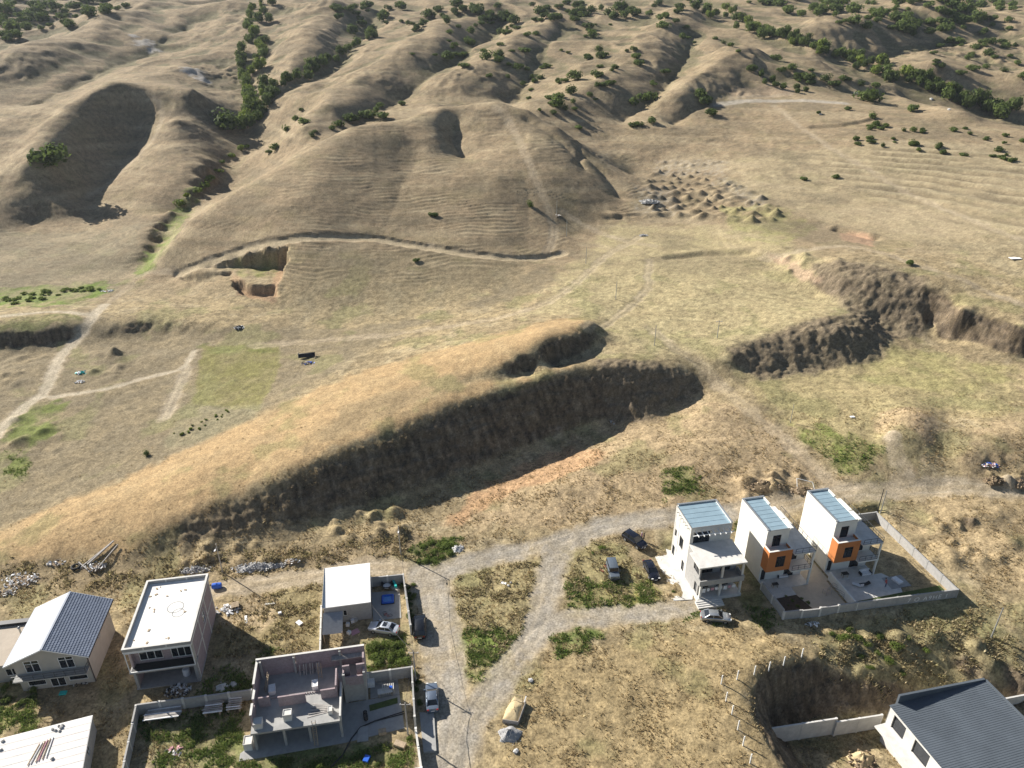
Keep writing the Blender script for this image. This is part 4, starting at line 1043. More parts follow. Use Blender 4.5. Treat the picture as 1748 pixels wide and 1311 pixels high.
def shell_house():
    """unfinished mauve house: roofless upper storey over an open ground floor"""
    O = Vector((-32.25, 60.8)); yaw = R(10.3)
    t = thing('unfinished_house', 'roofless mauve block house under construction with open ground floor', 'house', (O.x, O.y, 0), yaw)
    W, D, WB = 10.9, 9.2, 14.0
    S = 3.3
    m = MB(); y1 = 9.2
    m.wall('x', -.1, WB, y1-.25, y1, S+.1, 6.5, [(4.6, 4.9, 5.0, 6.5), (10.6, 10.9, 5.0, 6.5)])
    m.wall('y', 5.2, y1-.25, -.1, .15, S+.1, 6.3); m.wall('y', 1.2, 5.2, -.1, .15, S+.1, 5.4, [(3.0, 3.6, 4.6, 5.4)])
    m.wall('y', 7.0, y1-.25, WB-.25, WB, S+.1, 6.4, [(8.0, 8.9, 5.2, 6.4)])
    m.build('upper_wall', M['mauve'], t)
    MB().wall('x', .5, 1.9, 3.9, 4.1, S+.1, 5.1).build('partition', M['mauve'], t); MB().wall('x', 3.0, 6.4, 3.6, 3.8, S+.1, 5.1).build('partition', M['mauve'], t)
    MB().wall('x', 8.3, 10.19, 3.8, 4.0, S+.1, 5.0).build('partition', M['mauve'], t); MB().wall('y', 3.8, 6.6, 10.2, 10.4, S+.1, 5.6).build('partition', M['mauve'], t)
    tw = MB()
    tw.wall('x', 11.1, 12.0, 6.4, 6.62, S+.1, 5.9); tw.wall('x', 12.9, WB, 6.4, 6.62, S+.1, 5.9); tw.wall('x', 11.1, WB, 5.6, 5.8, S-.2, 4.7)
    tw.wall('y', 5.8, 7.0, 11.1, 11.3, S+.1, 5.4); tw.wall('y', 5.8, 7.0, WB-.25, WB-.03, S+.1, 5.4)
    tw.build('stair_tower_wall', M['mauve'], t)
    lo = MB(); lo.wall('x', 11.1, WB, 5.62, 5.82, -.3, S-.203); lo.wall('y', 5.82, 8.9, 11.1, 11.3, -.3, S); lo.wall('y', 5.82, 8.9, WB-.22, WB, -.3, S)
    lo.build('lower_wall', M['block'], t)
    for x in (11.05, WB-.3): MB().box(x, x+.32, 5.48, 5.8, -.3, 5.3).build('column', M['concrete'], t)
    MB().prism([(-.15, .1), (W, .1), (W, 5.5), (WB, 5.85), (WB, y1-.001), (-.15, y1-.001)], S-.2, S+.1).build('floor_slab', M['concrete'], t)
    MB().box(W-.2, W+.02, .1, 5.4, S+.102, 4.3).build('side_parapet', M['slab'], t)
    for x in (0.02, 3.6, 6.7, W-.33):
        MB().box(x, x+.3, .25, .55, -.3, S-.2).build('column', M['concrete'], t)
    for x in (.1, W-.35): MB().box(x, x+.3, 7.9, 8.2, -.3, S-.2).build('column', M['concrete'], t)
    bk = MB(); bk.wall('x', -.1, 11.1, y1-.25, y1, -.4, S-.2); bk.wall('y', .9, y1-.25, -.1, .12, -.4, S-.2); bk.build('ground_wall', M['block'], t)
    pl = MB(); pl.prism([(-1.9, -.9), (W+.2, -.6), (W+.2, 9.0), (-.3, 9.0), (-.6, 1.2), (-1.9, .2)], -.5, .08); pl.build('plinth', M['concrete'], t)
    # coping strip of mortar on the wall heads
    q = MB(); q.box(-.12, WB+.02, y1-.27, y1+.02, 6.503, 6.55); q.box(-.12, .17, 5.2, y1-.27, 6.303, 6.35); q.box(-.12, .17, 1.2, 2.99, 5.403, 5.45); q.box(-.12, .17, 3.61, 5.19, 5.403, 5.45)
    q.build('wall_head', M['slab'], t)
    cols = [(4.6, 8.6), (10.6, 8.6), (.3, 8.5)]
    for x, y in cols: MB().box(x, x+.28, y, y+.28, S+.102, 6.4).build('column', M['concrete'], t)
    MB().box(9.6, WB-.3, 8.1, 8.9, 5.35, 5.47).build('scaffold_deck', M['wood_grey'], t)
    for k in range(26):
        MB().box(1.9+k*.32, 2.08+k*.32, 5.0, 5.1, S+.102, S+.32).build('upright_block', M['mauve'], t)
    return t, O, yaw
sh, SO, SYAW = shell_house()
def shl(x, y, z=0):
    return (SO.x+x*math.cos(SYAW)-y*math.sin(SYAW), SO.y+x*math.sin(SYAW)+y*math.cos(SYAW), z)
def ladder(loc, rotz, L, lean, label):
    m = MB(); n = int(L/.32)
    for s in (-.22, .22): m.bar((s, 0, 0), (s, L*math.sin(lean), L*math.cos(lean)), .06)
    for i in range(1, n): m.bar((-.22, i*.32*math.sin(lean), i*.32*math.cos(lean)), (.22, i*.32*math.sin(lean), i*.32*math.cos(lean)), .045)
    o = m.build('ladder', M['wood'], loc=loc, rotz=rotz); tag(o, label, 'ladder')
ladder(shl(7.5, -.5, .1), SYAW, 3.9, R(12), 'wooden ladder leaning on the slab edge of the mauve house front')
ladder(shl(.9, 6.4, 3.4), SYAW+R(-60), 2.9, R(18), 'wooden ladder leaning inside the corner of the mauve upper storey')
ladder(shl(8.0, 7.2, 3.4), SYAW, 2.2, R(20), 'short wooden ladder against the back wall of the mauve house')
def crate(name, lx, ly, lz, sx, sy, sz, mat, label, cat, rz=0):
    m = MB(); m.box(-sx/2, sx/2, -sy/2, sy/2, 0, sz*.92)
    m.box(-sx/2-.03, sx/2+.03, -sy/2-.03, -sy/2+.04, sz*.92, sz); m.box(-sx/2-.03, sx/2+.03, sy/2-.04, sy/2+.03, sz*.92, sz)
    m.box(-sx/2-.03, -sx/2+.04, -sy/2+.04, sy/2-.04, sz*.92, sz); m.box(sx/2-.04, sx/2+.03, -sy/2+.04, sy/2-.04, sz*.92, sz)
    tag(m.build(name, M[mat], loc=shl(lx, ly, lz), rotz=SYAW+rz), label, cat)
crate('mortar_trough', 1.9, 6.2, 3.402, .8, 1.2, .7, 'cloth', 'white mortar trough by the ladder on the mauve upper floor', 'trough', .1)
crate('mortar_trough', 7.4, 6.0, 3.402, .7, 1.1, .7, 'cloth', 'white mortar trough in the middle of the mauve upper floor', 'trough', .05)
crate('block_pallet', .75, 1.1, 3.402, 1.0, 1.0, 1.0, 'slab', 'pallet of grey blocks at the left corner of the mauve upper slab', 'pallet')
crate('block_pallet', 4.3, 1.6, 3.402, 1.0, .9, 1.2, 'slab', 'pallet of grey blocks on the mauve slab edge between the columns', 'pallet')
crate('block_pallet', 9.5, 1.6, 3.402, .5, .8, .7, 'slab', 'small stack of pierced blocks near the right of the mauve slab', 'pallet')
crate('block_pallet', -.9, 1.0, .08, 1.0, 1.3, 1.3, 'slab', 'pallet of pale blocks outside on the mauve house plinth', 'pallet')
for k in range(7):
    o = MB().bar((0, 0, 0), (.05, .5, 1.5), .16, .05).build('plank', M['wood_grey'], loc=shl(5.3+k*.42+(k % 2)*.1, 8.2, 3.402), rotz=SYAW)
    tag(o, 'grey plank leaning on the back wall of the mauve upper storey', 'plank', 'planks leaning in the mauve house')
for k in range(5):
    o = MB().box(-1.3, 1.3, -.09, .09, 0, .05).build('plank', M['wood_grey'], loc=shl(7.9+k*.12, 1.5+k*.3, 3.402+.052*k), rotz=SYAW+R(8-k*7))
    tag(o, 'plank lying on the front slab of the mauve house', 'plank', 'planks lying on the mauve slab')

def dark_roof_building():
    A, B, C3 = P(1514, 1193.5, -.2), P(1672.3, 1152.9, -.2), P(1620, 1311, -.2)
    yaw = math.atan2(B[1]-A[1], B[0]-A[0])
    t = thing('large_building', 'large pale two storey building in the pit under a dark grey ribbed roof', 'building', (A[0], A[1], -7), yaw)
    W = math.hypot(B[0]-A[0], B[1]-A[1]); D = 21.0; z = 6.8      # local y runs towards the viewer as negative
    r = ribbed(-.35, W, -D, -.9, z-.35, z, .30, rh=.028, rw=.05); r.build('roof', M['roof_grey'], t)
    fr = MB(); fr.hexa([(1.0, -.9, z-1.2), (W+.05, -.9, z-1.2), (W+.05, -.6, z-1.2), (1.0, -.6, z-1.2), (1.0, -.9, z+1.35), (W+.05, -.9, z+.2), (W+.05, -.6, z+.2), (1.0, -.6, z+1.35)])
    fr.build('back_parapet', M['roof_grey'], t)
    e = MB(); e.hexa([(W, -D, z-.5), (W+.3, -D, z-.5), (W+.3, -.9, z-.2), (W, -.9, z-.2), (W, -D, z-.2), (W+.3, -D, z-.2), (W+.3, -.9, z+.12), (W, -.9, z+.12)]); e.build('roof_edge', M['roof_grey'], t)
    m = MB()
    up = [(-4.0, -1.8, 3.5, 5.9), (-8.2, -5.6, 3.5, 5.9), (-14.4, -11.4, 3.4, 5.9), (-19.0, -16.4, 3.4, 5.9)]
    lo = [(-4.6, -3.4, 1.4, 2.2), (-8.8, -7.2, .2, 2.4), (-13, -11, .2, 2.4), (-18, -16, .2, 2.4)]
    m.wall('y', -D, -.95, .0, .3, -.6, 6.3, up+lo); m.wall('x', .3, W, -1.25, -.95, -.6, 6.3); m.wall('y', -D, -1.25, W-.3, W, -.6, 6.0); m.wall('x', .3, W-.3, -D, -D+.3, -.6, 6.0)
    m.box(.3, W-.3, -D+.3, -1.25, 3.0, 3.25)
    m.build('wall', M['slab'], t)
    for h in up+lo: window(t, 'y', h[0], h[1], .2, h[2], h[3], 0, out=-1)
    b = MB(); b.box(-1.7, -.003, -8.7, -.9, 2.95, 3.15); b.build('balcony_slab', M['slab'], t)
    MB().box(-1.9, -.003, -10.2, -9.9, 3.15, 6.0).build('side_fin', M['slab'], t); MB().box(-1.9, -.003, -20.2, -9.6, 2.95, 3.149).build('balcony_slab', M['slab'], t)
    MB().box(-1.6, -.003, -9.6, -9.3, 0, 2.95).build('side_fin', M['slab'], t)
    for k in range(5): MB().box(-2.6-.0, -.3, -12.6-.34*k, -12.3-.34*k, .2, 1.4-.2*k).build('step', M['slab'], t)
    MB().box(-2.8, -.3, -12.2, -9.7, .0, 1.5).build('landing', M['slab'], t)
    MB().tube([(.1, -.85, 0), (.1, -.85, 6.3)], .07).build('drainpipe', M['metal'], t)
dark_roof_building()
def shed():
    A = P(0, 1262, 2.6); B = P(156, 1222.5, 2.6)
    yaw = math.atan2(B[1]-A[1], B[0]-A[0])
    C_ = P(128, 1311, 2.6)
    t = thing('shed', 'low shed with a pale patched roof carrying loose pipes and stones', 'shed', (B[0], B[1], 0), yaw)
    W, D = 16.0, 8.0
    r = MB(); zr = lambda x: 2.6
    r.box(-W, .15, -D, .1, 2.5, 2.62); ro = r.build('roof', M['roof_white'], t)
    for k in range(7):
        MB().box(-W+.05, .1, -1.1*k-1.05, -1.1*k-.0, 2.623, 2.64+.006*(k % 2)).build('roof_sheet', new_mat('pale_roof_sheet', (.66+.02*(k % 3), .63+.02*(k % 2), .60), .9, var=.06, scale=.7), ro)
    w = MB(); w.wall('y', -D, 0, -.3, 0, -.6, 2.5, [(-4.8, -3.6, .9, 2.0)]); w.wall('x', -W, -.3, -.3, -.02, -.6, 2.5); w.build('wall', M['block'], t)
    window(t, 'y', -4.8, -3.6, -.1, .9, 2.0, 1, 'frame_white', out=1)
    ca, sa = math.cos(yaw), math.sin(yaw)
    def loc(x, y, z): return (B[0]+x*ca-y*sa, B[1]+x*sa+y*ca, z)
    rr = random.Random(9)
    for k in range(6):
        x = -4.0-k*.28; o = MB().tube([(0, 0, 0), (rr.uniform(-.1, .1), -2.9, .02)], .06, 8).build('pipe', M['pink' if k == 2 else ('wood' if k % 2 else 'cloth')], loc=loc(x, -1.9-.1*k, 2.72), rotz=yaw-R(5+k*2))
        tag(o, 'loose pipe lying across the pale shed roof', 'pipe', 'pipes on the shed roof')
    for k in range(11):
        x, y = (rr.uniform(-4.6, -3.2), rr.choice([-.6, -.9, -1.6, -5.2])+rr.uniform(-.3, .3)) if k < 7 else (rr.uniform(-10.5, -9), rr.uniform(-2, -.4))
        o = stone_mesh(rr, .17+.1*rr.random()); o = bpy.data.objects.new('stone', o); COL.objects.link(o); o.location = loc(x, y, 2.74)
        tag(o, 'grey stone weighing down the pale shed roof', 'stone', 'stones on the shed roof')
def stone_mesh(rr, s, mat='concrete'):
    bm = bmesh.new(); bmesh.ops.create_icosphere(bm, subdivisions=1, radius=s)
    for v in bm.verts: v.co *= rr.uniform(.75, 1.2); v.co.z *= .7
    me = bpy.data.meshes.new('stone'); bm.to_mesh(me); bm.free(); me.materials.append(M[mat]); return me
shed()

# ---------------------------------------------------------------- walls round the yards
def g2(px, py, z=0): p = P(px, py, z); return (p[0], p[1])
W_FL, W_M, W_R, W_B = (41.55, 83.6), (53.3, 85.25), (70.35, 88.1), (66.2, 107.9)
block_wall([(40.05, 89.8), W_FL, W_M], 1.6, 'pale block wall around the planted yard of the first orange bay house', 'block', 2.9, cap='slab')
block_wall([W_M, W_R, W_B, (59.5, 106.6)], 1.65, 'long pale block wall enclosing the bare yard right of the town houses', 'block', 3.3, cap='concrete')
block_wall([(51.8, 92.0), (53.15, 85.6)], 1.6, 'short white wall dividing the two town house yards', 'white', 3.2, cap='white')
block_wall([(45.0, 101.2), (51.2, 102.6)], 1.6, 'short block wall between the backs of the orange bay houses', 'block', 3.0)
t2 = 1.9
block_wall([g2(633.4,985.7,t2), g2(688.3,980.2,t2), g2(700.5,1066,t2)], t2, 'grey block wall around the yard with the blue pool', 'block', 2.6, cap='slab')
block_wall([g2(548,1033,1.2), g2(546,1112,1.0)], 1.0, 'low pale wall beside the lean to of the white roofed house', 'slab', 2.6)
block_wall([g2(627.6,1148.4,2), g2(702.5,1137.8,2), g2(707.5,1221,2)], 2.0, 'grey block wall behind the paved yard of the mauve house', 'block', 2.8, cap='slab')
block_wall([g2(709.3,1240,1.8), g2(718.7,1306,1.8), g2(640,1322,1.8)], 1.8, 'pale wall at the lawn corner of the mauve house', 'slab', 2.8, cap='white')
block_wall([g2(428,1176,1.8), g2(231.6,1203.6,1.8), g2(203,1330,1.8)], 1.8, 'grey block wall with a corner post around the weedy yard', 'block', 2.9, cap='slab')
block_wall([g2(1312.5,1243.5,-4.2), g2(1428,1226,-4.2)], 2.8, 'rough pale retaining wall in the pit', 'slab', 4.5, z=-7.0, name='retaining_wall')
block_wall([g2(1430,1231,-4.5), g2(1506,1219,-4.5)], 2.4, 'lower pale retaining wall joining the large building', 'slab', 4.5, z=-7.0, name='retaining_wall')
block_wall([g2(1312.5,1243.5,-4.2), g2(1362,1330,-4.2)], 2.8, 'side retaining wall running out of the pit', 'slab', 4.5, z=-7.0, name='retaining_wall')
block_wall([g2(1706,1194,-4.6), g2(1800,1176,-4.6)], 2.4, 'pale retaining wall behind the dark roofed building', 'slab', 4.0, z=-7.0, name='retaining_wall')

# ---------------------------------------------------------------- paving, beds and lawns inside the yards
def sheet(name, pts, z0, z1, mat, label): return setting(MB().prism([tuple(p) for p in pts], z0, z1).build(name, M[mat]), label)
def tl(o, yaw, x, y): return (o[0]+x*math.cos(yaw)-y*math.sin(yaw), o[1]+x*math.sin(yaw)+y*math.cos(yaw))
o2, o3, ty = (40.13, 91.72), (51.76, 93.91), R(12.1)
M['paving'] = new_mat('tan_paving', (.50,.43,.33), .9, var=.12, scale=1.2)
sheet('paving', [tl(o2, ty, 4.6, -2.3), tl(o2, ty, 10.9, -2.3), tl(o2, ty, 10.9, -8.2), tl(o2, ty, 5.5, -8.3), tl(o2, ty, 4.4, -4.2)], -.3, .055, 'paving', 'tan paved drive between the orange bay houses')
sheet('paving', [tl(o2, ty, 7.7, -2.29), tl(o2, ty, 11.4, -2.29), tl(o2, ty, 11.4, 8.5), tl(o2, ty, 7.7, 8.5)], -.3, .055, 'paving', 'paved passage between the orange bay houses')
sheet('flower_bed', [tl(o2, ty, -.1, -4.3), tl(o2, ty, 4.35, -4.2), tl(o2, ty, 5.4, -8.2), tl(o2, ty, -.1, -8.0)], -.3, .08, 'soil', 'dark garden bed')
sheet('paving', [tl(o2, ty, -.1, -2.3), tl(o2, ty, 4.55, -2.3), tl(o2, ty, 4.4, -4.15), tl(o2, ty, -.1, -4.25)], -.3, .06, 'slab', 'pale terrace')
sheet('paving', [tl(o3, ty, -.1, -2.3), tl(o3, ty, 9.0, -2.3), tl(o3, ty, 10.5, -4.6), tl(o3, ty, 9.5, -6.9), tl(o3, ty, .0, -7.2)], -.3, .06, 'slab', 'pale concrete patio')
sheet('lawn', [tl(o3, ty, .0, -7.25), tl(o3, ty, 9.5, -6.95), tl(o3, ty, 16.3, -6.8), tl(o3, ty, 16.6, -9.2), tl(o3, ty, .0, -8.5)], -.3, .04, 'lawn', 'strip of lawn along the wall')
sheet('paving', [g2(1113,940), g2(1128,935), g2(1150,942), g2(1158,960), g2(1184,1005), g2(1182,1024), g2(1150,1026), g2(1136,1012), g2(1137,990), g2(1124,964)], -.3, .10, 'slab', 'cracked pale concrete apron beside the grey town house')
sheet('paving', [g2(634,1012), g2(682,1008), g2(685,1055), g2(637,1060)], -.3, .06, 'concrete', 'concrete yard with the pool')
sheet('paving', [shl(11.0, 5.4)[:2], shl(18.2, 5.6)[:2], shl(18.6, .2)[:2], shl(11.0, -.6)[:2]], -.3, .05, 'concrete', 'grey paved yard of the mauve house')
sheet('paving', [shl(14.3, 5.6)[:2], shl(18.2, 5.65)[:2], shl(18.0, 9.3)[:2], shl(14.3, 9.0)[:2]], -.3, .054, 'concrete', 'back of the paved yard')
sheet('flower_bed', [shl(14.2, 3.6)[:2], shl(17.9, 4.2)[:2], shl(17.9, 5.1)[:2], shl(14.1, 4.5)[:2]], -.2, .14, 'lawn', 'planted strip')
0 and sheet('lawn', [shl(-1.0, -4.6)[:2], shl(18.2, -4.6)[:2], shl(18.4, .1)[:2], shl(11, -.7)[:2], shl(-1.0, -1.0)[:2]], -.3, .02, 'lawn', 'green lawn before the mauve house')
sheet('pavement', [g2(716,1216), g2(741,1218), g2(745,1282), g2(723,1284)], -.3, .06, 'concrete', 'concrete ramp at the yard gate')
# ---------------------------------------------------------------- vehicles
def paint(name, c, metal=.3, rough=.25):
    m = new_mat(name, c, rough, metal, var=.05, scale=1.0, spec=.5)
    m.node_tree.nodes['Principled BSDF'].inputs['Coat Weight'].default_value = .6
    m.node_tree.nodes['Principled BSDF'].inputs['Coat Roughness'].default_value = .08
    return m
PAINT = {'black': paint('black_paint', (.012,.013,.016)), 'silver': paint('silver_paint', (.42,.44,.46), .6), 'bluegrey': paint('blue_grey_paint', (.17,.21,.27), .5), 'grey': paint('grey_paint', (.16,.19,.22), .4), 'white': paint('pale_silver_paint', (.60,.63,.67), .4), 'navy': paint('black_blue_paint', (.012,.014,.024))}
M['light'] = new_mat('headlamp_glass', (.75,.75,.72), .15)
M['tail'] = new_mat('tail_lamp', (.35,.02,.02), .3)
CARS = {  # length, half width, body (x, belt, half width), glasshouse (rear base, rear top, front top, front base), roof, bottom
 'sedan': (4.6, .88, [(-2.3,.66,.66),(-2.2,.88,.80),(-1.75,.95,.86),(-1.0,.95,.88),(0,.94,.88),(.95,.93,.88),(1.5,.88,.87),(2.05,.78,.80),(2.3,.60,.62)], (-1.75,-1.05,.30,1.08), 1.43, .20),
 'suv': (4.75, .95, [(-2.37,.72,.72),(-2.3,1.0,.86),(-1.8,1.08,.93),(-.9,1.08,.95),(0,1.06,.95),(.95,1.05,.95),(1.5,1.0,.94),(2.1,.90,.86),(2.37,.66,.68)], (-2.26,-1.85,.35,1.12), 1.74, .28),
 'offroader': (4.1, .86, [(-2.0,.78,.80),(-1.96,1.08,.84),(-1.5,1.12,.86),(-.6,1.12,.86),(0,1.12,.86),(.8,1.12,.86),(1.2,1.10,.84),(1.9,1.04,.80),(2.03,.75,.76)], (-1.97,-1.9,.62,.86), 1.82, .36)}
def car(kind, col, label, a, b, roofrack=False):
    """a, b: ground pixels of tail and nose"""
    L, hw, st, gh, zr, zb = CARS[kind]
    pa, pb = G(*a), G(*b); c = (pa+pb)/2; yaw = math.atan2(pb[1]-pa[1], pb[0]-pa[0])
    t = thing('car', label, 'car', (c[0], c[1], zt(c[0], c[1])+.02), yaw)
    mat = PAINT[col]
    rings = []
    for x, zbelt, w in st:
        h = [(w*.86, zb), (w*.97, zb+.12), (w, .58), (w*.985, zbelt-.1), (w*.90, zbelt-.015), (w*.6, zbelt+.015)]
        rings.append([(x, y, z) for y, z in h]+[(x, -y, z) for y, z in h[::-1]])
    body = MB().loft(rings).build('body', mat, t, smooth=38)
    belt = lambda x: float(np.interp(x, [s[0] for s in st], [s[1] for s in st]))
    x0, x1, x2, x3 = gh; wb, wt = hw*.86, hw*.66 if kind != 'offroader' else hw*.80
    zb0, zb3 = belt(x0)-.02, belt(x3)-.02; zg = zr-.05
    g = MB(); g.hexa([(x0,-wb,zb0),(x3,-wb,zb3),(x3,wb,zb3),(x0,wb,zb0),(x1,-wt,zg),(x2,-wt,zg),(x2,wt,zg),(x1,wt,zg)])
    g.build('windows', M['glass'], t)
    r = MB(); e = .05
    r.hexa([(x1-.06,-wt-e,zg-.03),(x2+.06,-wt-e,zg-.03),(x2+.06,wt+e,zg-.03),(x1-.06,wt+e,zg-.03),(x1+.10,-wt+.08,zr),(x2-.14,-wt+.08,zr),(x2-.14,wt-.08,zr),(x1+.10,wt-.08,zr)])
    r.build('roof', mat, t, smooth=50)
    for s in (-1, 1):
        MB().bar((x0,s*(wb+.01),zb0),(x1,s*(wt+.02),zg),.13,.09).build('pillar', mat, t); MB().bar((x3,s*(wb+.01),zb3),(x2,s*(wt+.02),zg),.08,.07).build('pillar', mat, t)
        xm = (x1+x2)/2-.1; MB().bar((xm,s*(wb+.015),belt(xm)-.02),(xm,s*(wt+.02),zg),.07,.05).build('pillar', mat, t)
        MB().box(x3-.25, x3-.08, min(s*(hw+.02), s*(hw+.2)), max(s*(hw+.02), s*(hw+.2)), belt(x3), belt(x3)+.14).build('mirror', mat, t)
        MB().box(st[-1][0]-.20, st[-1][0]-.05, min(s*.42, s*.72), max(s*.42, s*.72), .60, .74).build('headlight', M['light'], t)
        MB().box(st[0][0]-.01, st[0][0]+.10, min(s*.48, s*.74), max(s*.48, s*.74), .70, .86).build('taillight', M['tail'], t)
        for x in (-L*.29, L*.295):
            rad = .33 if kind == 'sedan' else .37
            w = MB(); ya, yb = s*(hw-.20), s*(hw+.015); w.tube([(x,ya,rad-.02),(x,yb,rad-.02)], rad, 16)
            wo = w.build('wheel', M['rubber'], t)
            MB().tube([(x,yb-s*.02,rad-.02),(x,yb+s*.012,rad-.02)], rad*.62, 12).build('rim', M['metal'], wo)
    MB().box(st[-1][0]-.02, st[-1][0]+.012, -.26, .26, .42, .53).build('number_plate', M['cloth'], t)
    MB().box(st[0][0]-.012, st[0][0]+.02, -.26, .26, .50, .61).build('number_plate', M['cloth'], t)
    if kind == 'sedan' and col == 'white': MB().box(-.6, .05, -.42, .42, zr+.002, zr+.012).build('sunroof', M['glass'], t)
    if kind == 'offroader':
        w = MB(); w.tube([(-2.02, 0, .98), (-2.22, 0, .98)], .36, 16); wo = w.build('spare_wheel', M['rubber'], t)
        MB().tube([(-2.21, 0, .98), (-2.235, 0, .98)], .2, 12).build('rim', M['metal'], wo)
        MB().bar((2.08, -.7, .6), (2.08, .7, .6), .12, .14).build('bumper', M['dark'], t)
    return t
car('sedan', 'white', 'pale silver sedan with a sunroof parked on the grass of the walled yard', (679, 1081), (632, 1073))
car('suv', 'black', 'black estate car parked in the lane beside the yard with the pool', (717, 1094), (717, 1054))
car('sedan', 'bluegrey', 'blue grey sedan parked in the lane beside the mauve house', (739, 1217), (737, 1174))
car('suv', 'navy', 'black off road car with two people standing at its door', (1066, 914), (1100, 940))
car('offroader', 'grey', 'boxy grey jeep parked on the weeds with bicycles beside it', (1042, 964), (1050, 994))
car('sedan', 'navy', 'black sedan parked at the edge of the concrete apron', (1103, 960), (1120, 995))
car('sedan', 'silver', 'silver sedan parked in front of the steps of the grey town house', (1196, 1055), (1246, 1060))

# ---------------------------------------------------------------- people
def person(px, py, rz, label, top, bottom, hair, lean=0.0, arm=.3, dz=0):
    g = G(px, py); root = thing('person', label, 'person', (g[0], g[1], zt(g[0], g[1])+dz), rz)
    V, E_, Rr = [], [], []
    def chain(pts, rs, start=None):
        prev = start
        for p, r in zip(pts, rs):
            V.append((p[0], p[1]+lean*max(0, p[2]-.9), p[2])); Rr.append(r); i = len(V)-1
            if prev is not None: E_.append((prev, i))
            prev = i
        return prev
    pel = chain([(0, 0, .95)], [.13])
    chest = chain([(0, 0, 1.12), (0, .01, 1.32), (0, 0, 1.44)], [.12, .145, .10], pel)
    neck = chain([(0, .01, 1.50), (0, .03, 1.56)], [.055, .055], chest)
    chain([(0, .035, 1.62), (0, .035, 1.70), (0, .03, 1.76)], [.085, .098, .06], neck)
    for s in (-1, 1):
        chain([(s*.09, 0, .90), (s*.10, .02, .50), (s*.11, -.01, .10), (s*.11, .12, .04)], [.095, .062, .042, .04], pel)
        w = chain([(s*.19, 0, 1.42), (s*.25, .02, 1.14), (s*.26, arm*.5, .93)], [.055, .042, .030], chest)
        h = chain([(s*.265, arm*.55+.02, .88)], [.034], w)
        for k in range(4): chain([(s*(.245+.014*k), arm*.6+.05, .82-.004*abs(k-1.5)), (s*(.245+.014*k), arm*.6+.07, .775+.012*abs(k-1))], [.010, .008], h)
        chain([(s*.235, arm*.55+.06, .85), (s*.225, arm*.55+.08, .82)], [.011, .009], h)
    me = bpy.data.meshes.new('body'); me.from_pydata(V, E_, []); me.update()
    o = bpy.data.objects.new('body', me); COL.objects.link(o)
    sk = o.modifiers.new('skin', 'SKIN'); sk.use_smooth_shade = True
    for d, r in zip(me.skin_vertices[0].data, Rr): d.radius = (r, r)
    me.skin_vertices[0].data[0].use_root = True
    o.modifiers.new('sub', 'SUBSURF').levels = 1
    dg = bpy.context.evaluated_depsgraph_get(); m2 = bpy.data.meshes.new_from_object(o.evaluated_get(dg))
    bpy.data.objects.remove(o)
    m2.materials.clear()
    for m_ in (new_mat('skin', (.42,.25,.18), .7, var=.05), new_mat('top_cloth', top, .9), new_mat('trouser_cloth', bottom, .9), new_mat('shoe', (.05,.05,.05), .8)): m2.materials.append(m_)
    for f in m2.polygons:
        z, x = f.center.z, abs(f.center.x)
        f.material_index = 0 if z > 1.49 or (x > .215 and z < 1.12 and z > .7) else (1 if z > .92 else (3 if z < .09 else 2))
    bo = bpy.data.objects.new('body', m2); COL.objects.link(bo); bo.parent = root
    hm = MB(); hy = .02+lean*.78
    rings = []
    for i in range(5):
        ph = math.pi/2*i/4.2; rr_ = .112*math.cos(ph); rings.append([(rr_*math.cos(2*math.pi*k/12), hy-.012+rr_*1.1*math.sin(2*math.pi*k/12), 1.685+.115*math.sin(ph)) for k in range(12)])
    hm.loft(rings).build('hair', new_mat('hair', hair, .8), root, smooth=60)
    f = MB()
    for s in (-1, 1): f.box(s*.035-.012, s*.035+.012, hy+.098, hy+.112, 1.672, 1.686)
    f.build('eyes', M['dark'], root); MB().box(-.012, .012, hy+.10, hy+.13, 1.635, 1.665).build('nose', m2.materials[0], root)
    return root
person(1094.8, 922, R(-100), 'person in a purple top standing at the door of the black car', (.16,.06,.18), (.03,.03,.05), (.6,.58,.55))
person(1098.6, 923.5, R(80), 'person in dark clothes standing at the door of the black car', (.015,.015,.02), (.10,.09,.05), (.02,.018,.015))
person(1511, 1003, R(30), 'person in a red top bending over on the concrete patio', (.45,.10,.09), (.10,.12,.20), (.03,.02,.015), lean=.35, dz=.06)

# ---------------------------------------------------------------- poles, cables, fences
def pole(px, py, h, label, arm=False, mat='metal', r=.09, cross=False, base=None):
    g = base if base is not None else G(px, py); z = zt(g[0], g[1])
    t = thing('utility_pole', label, 'pole', (g[0], g[1], z))
    MB().tube([(0, 0, -.5), (0, 0, h)], [r*1.3, r*.8], 10).build('mast', M[mat], t, smooth=60)
    if arm:
        MB().tube([(0, 0, h-.7), (.1, -.45, h-.45), (.16, -.95, h-.42)], .035, 6).build('arm', M[mat], t)
        MB().box(.06, .26, -1.35, -.9, h-.5, h-.38).build('lamp_head', M['cloth'], t)
    if cross:
        MB().bar((-.7, .0, h-.35), (.7, .0, h-.35), .08).build('crossarm', M['wood_grey'], t)
        for x in (-.6, 0, .6): MB().tube([(x, 0, h-.31), (x, 0, h-.15)], .04, 6).build('insulator', M['cloth'], t)
    return Vector((g[0], g[1], z+h))
p1 = pole(684, 946, 6.05, 'street lamp pole among weeds above the road junction', True)
p2 = pole(380, 977, 6.0, 'street lamp pole behind the white roofed block house', True)
p3 = pole(1692, 1088, 5.95, 'thin grey pole on the slope below the walled yard')
p4 = pole(1224, 577, 4.6, 'pale pole with a short crossarm at the rim of the plateau', cross=True)
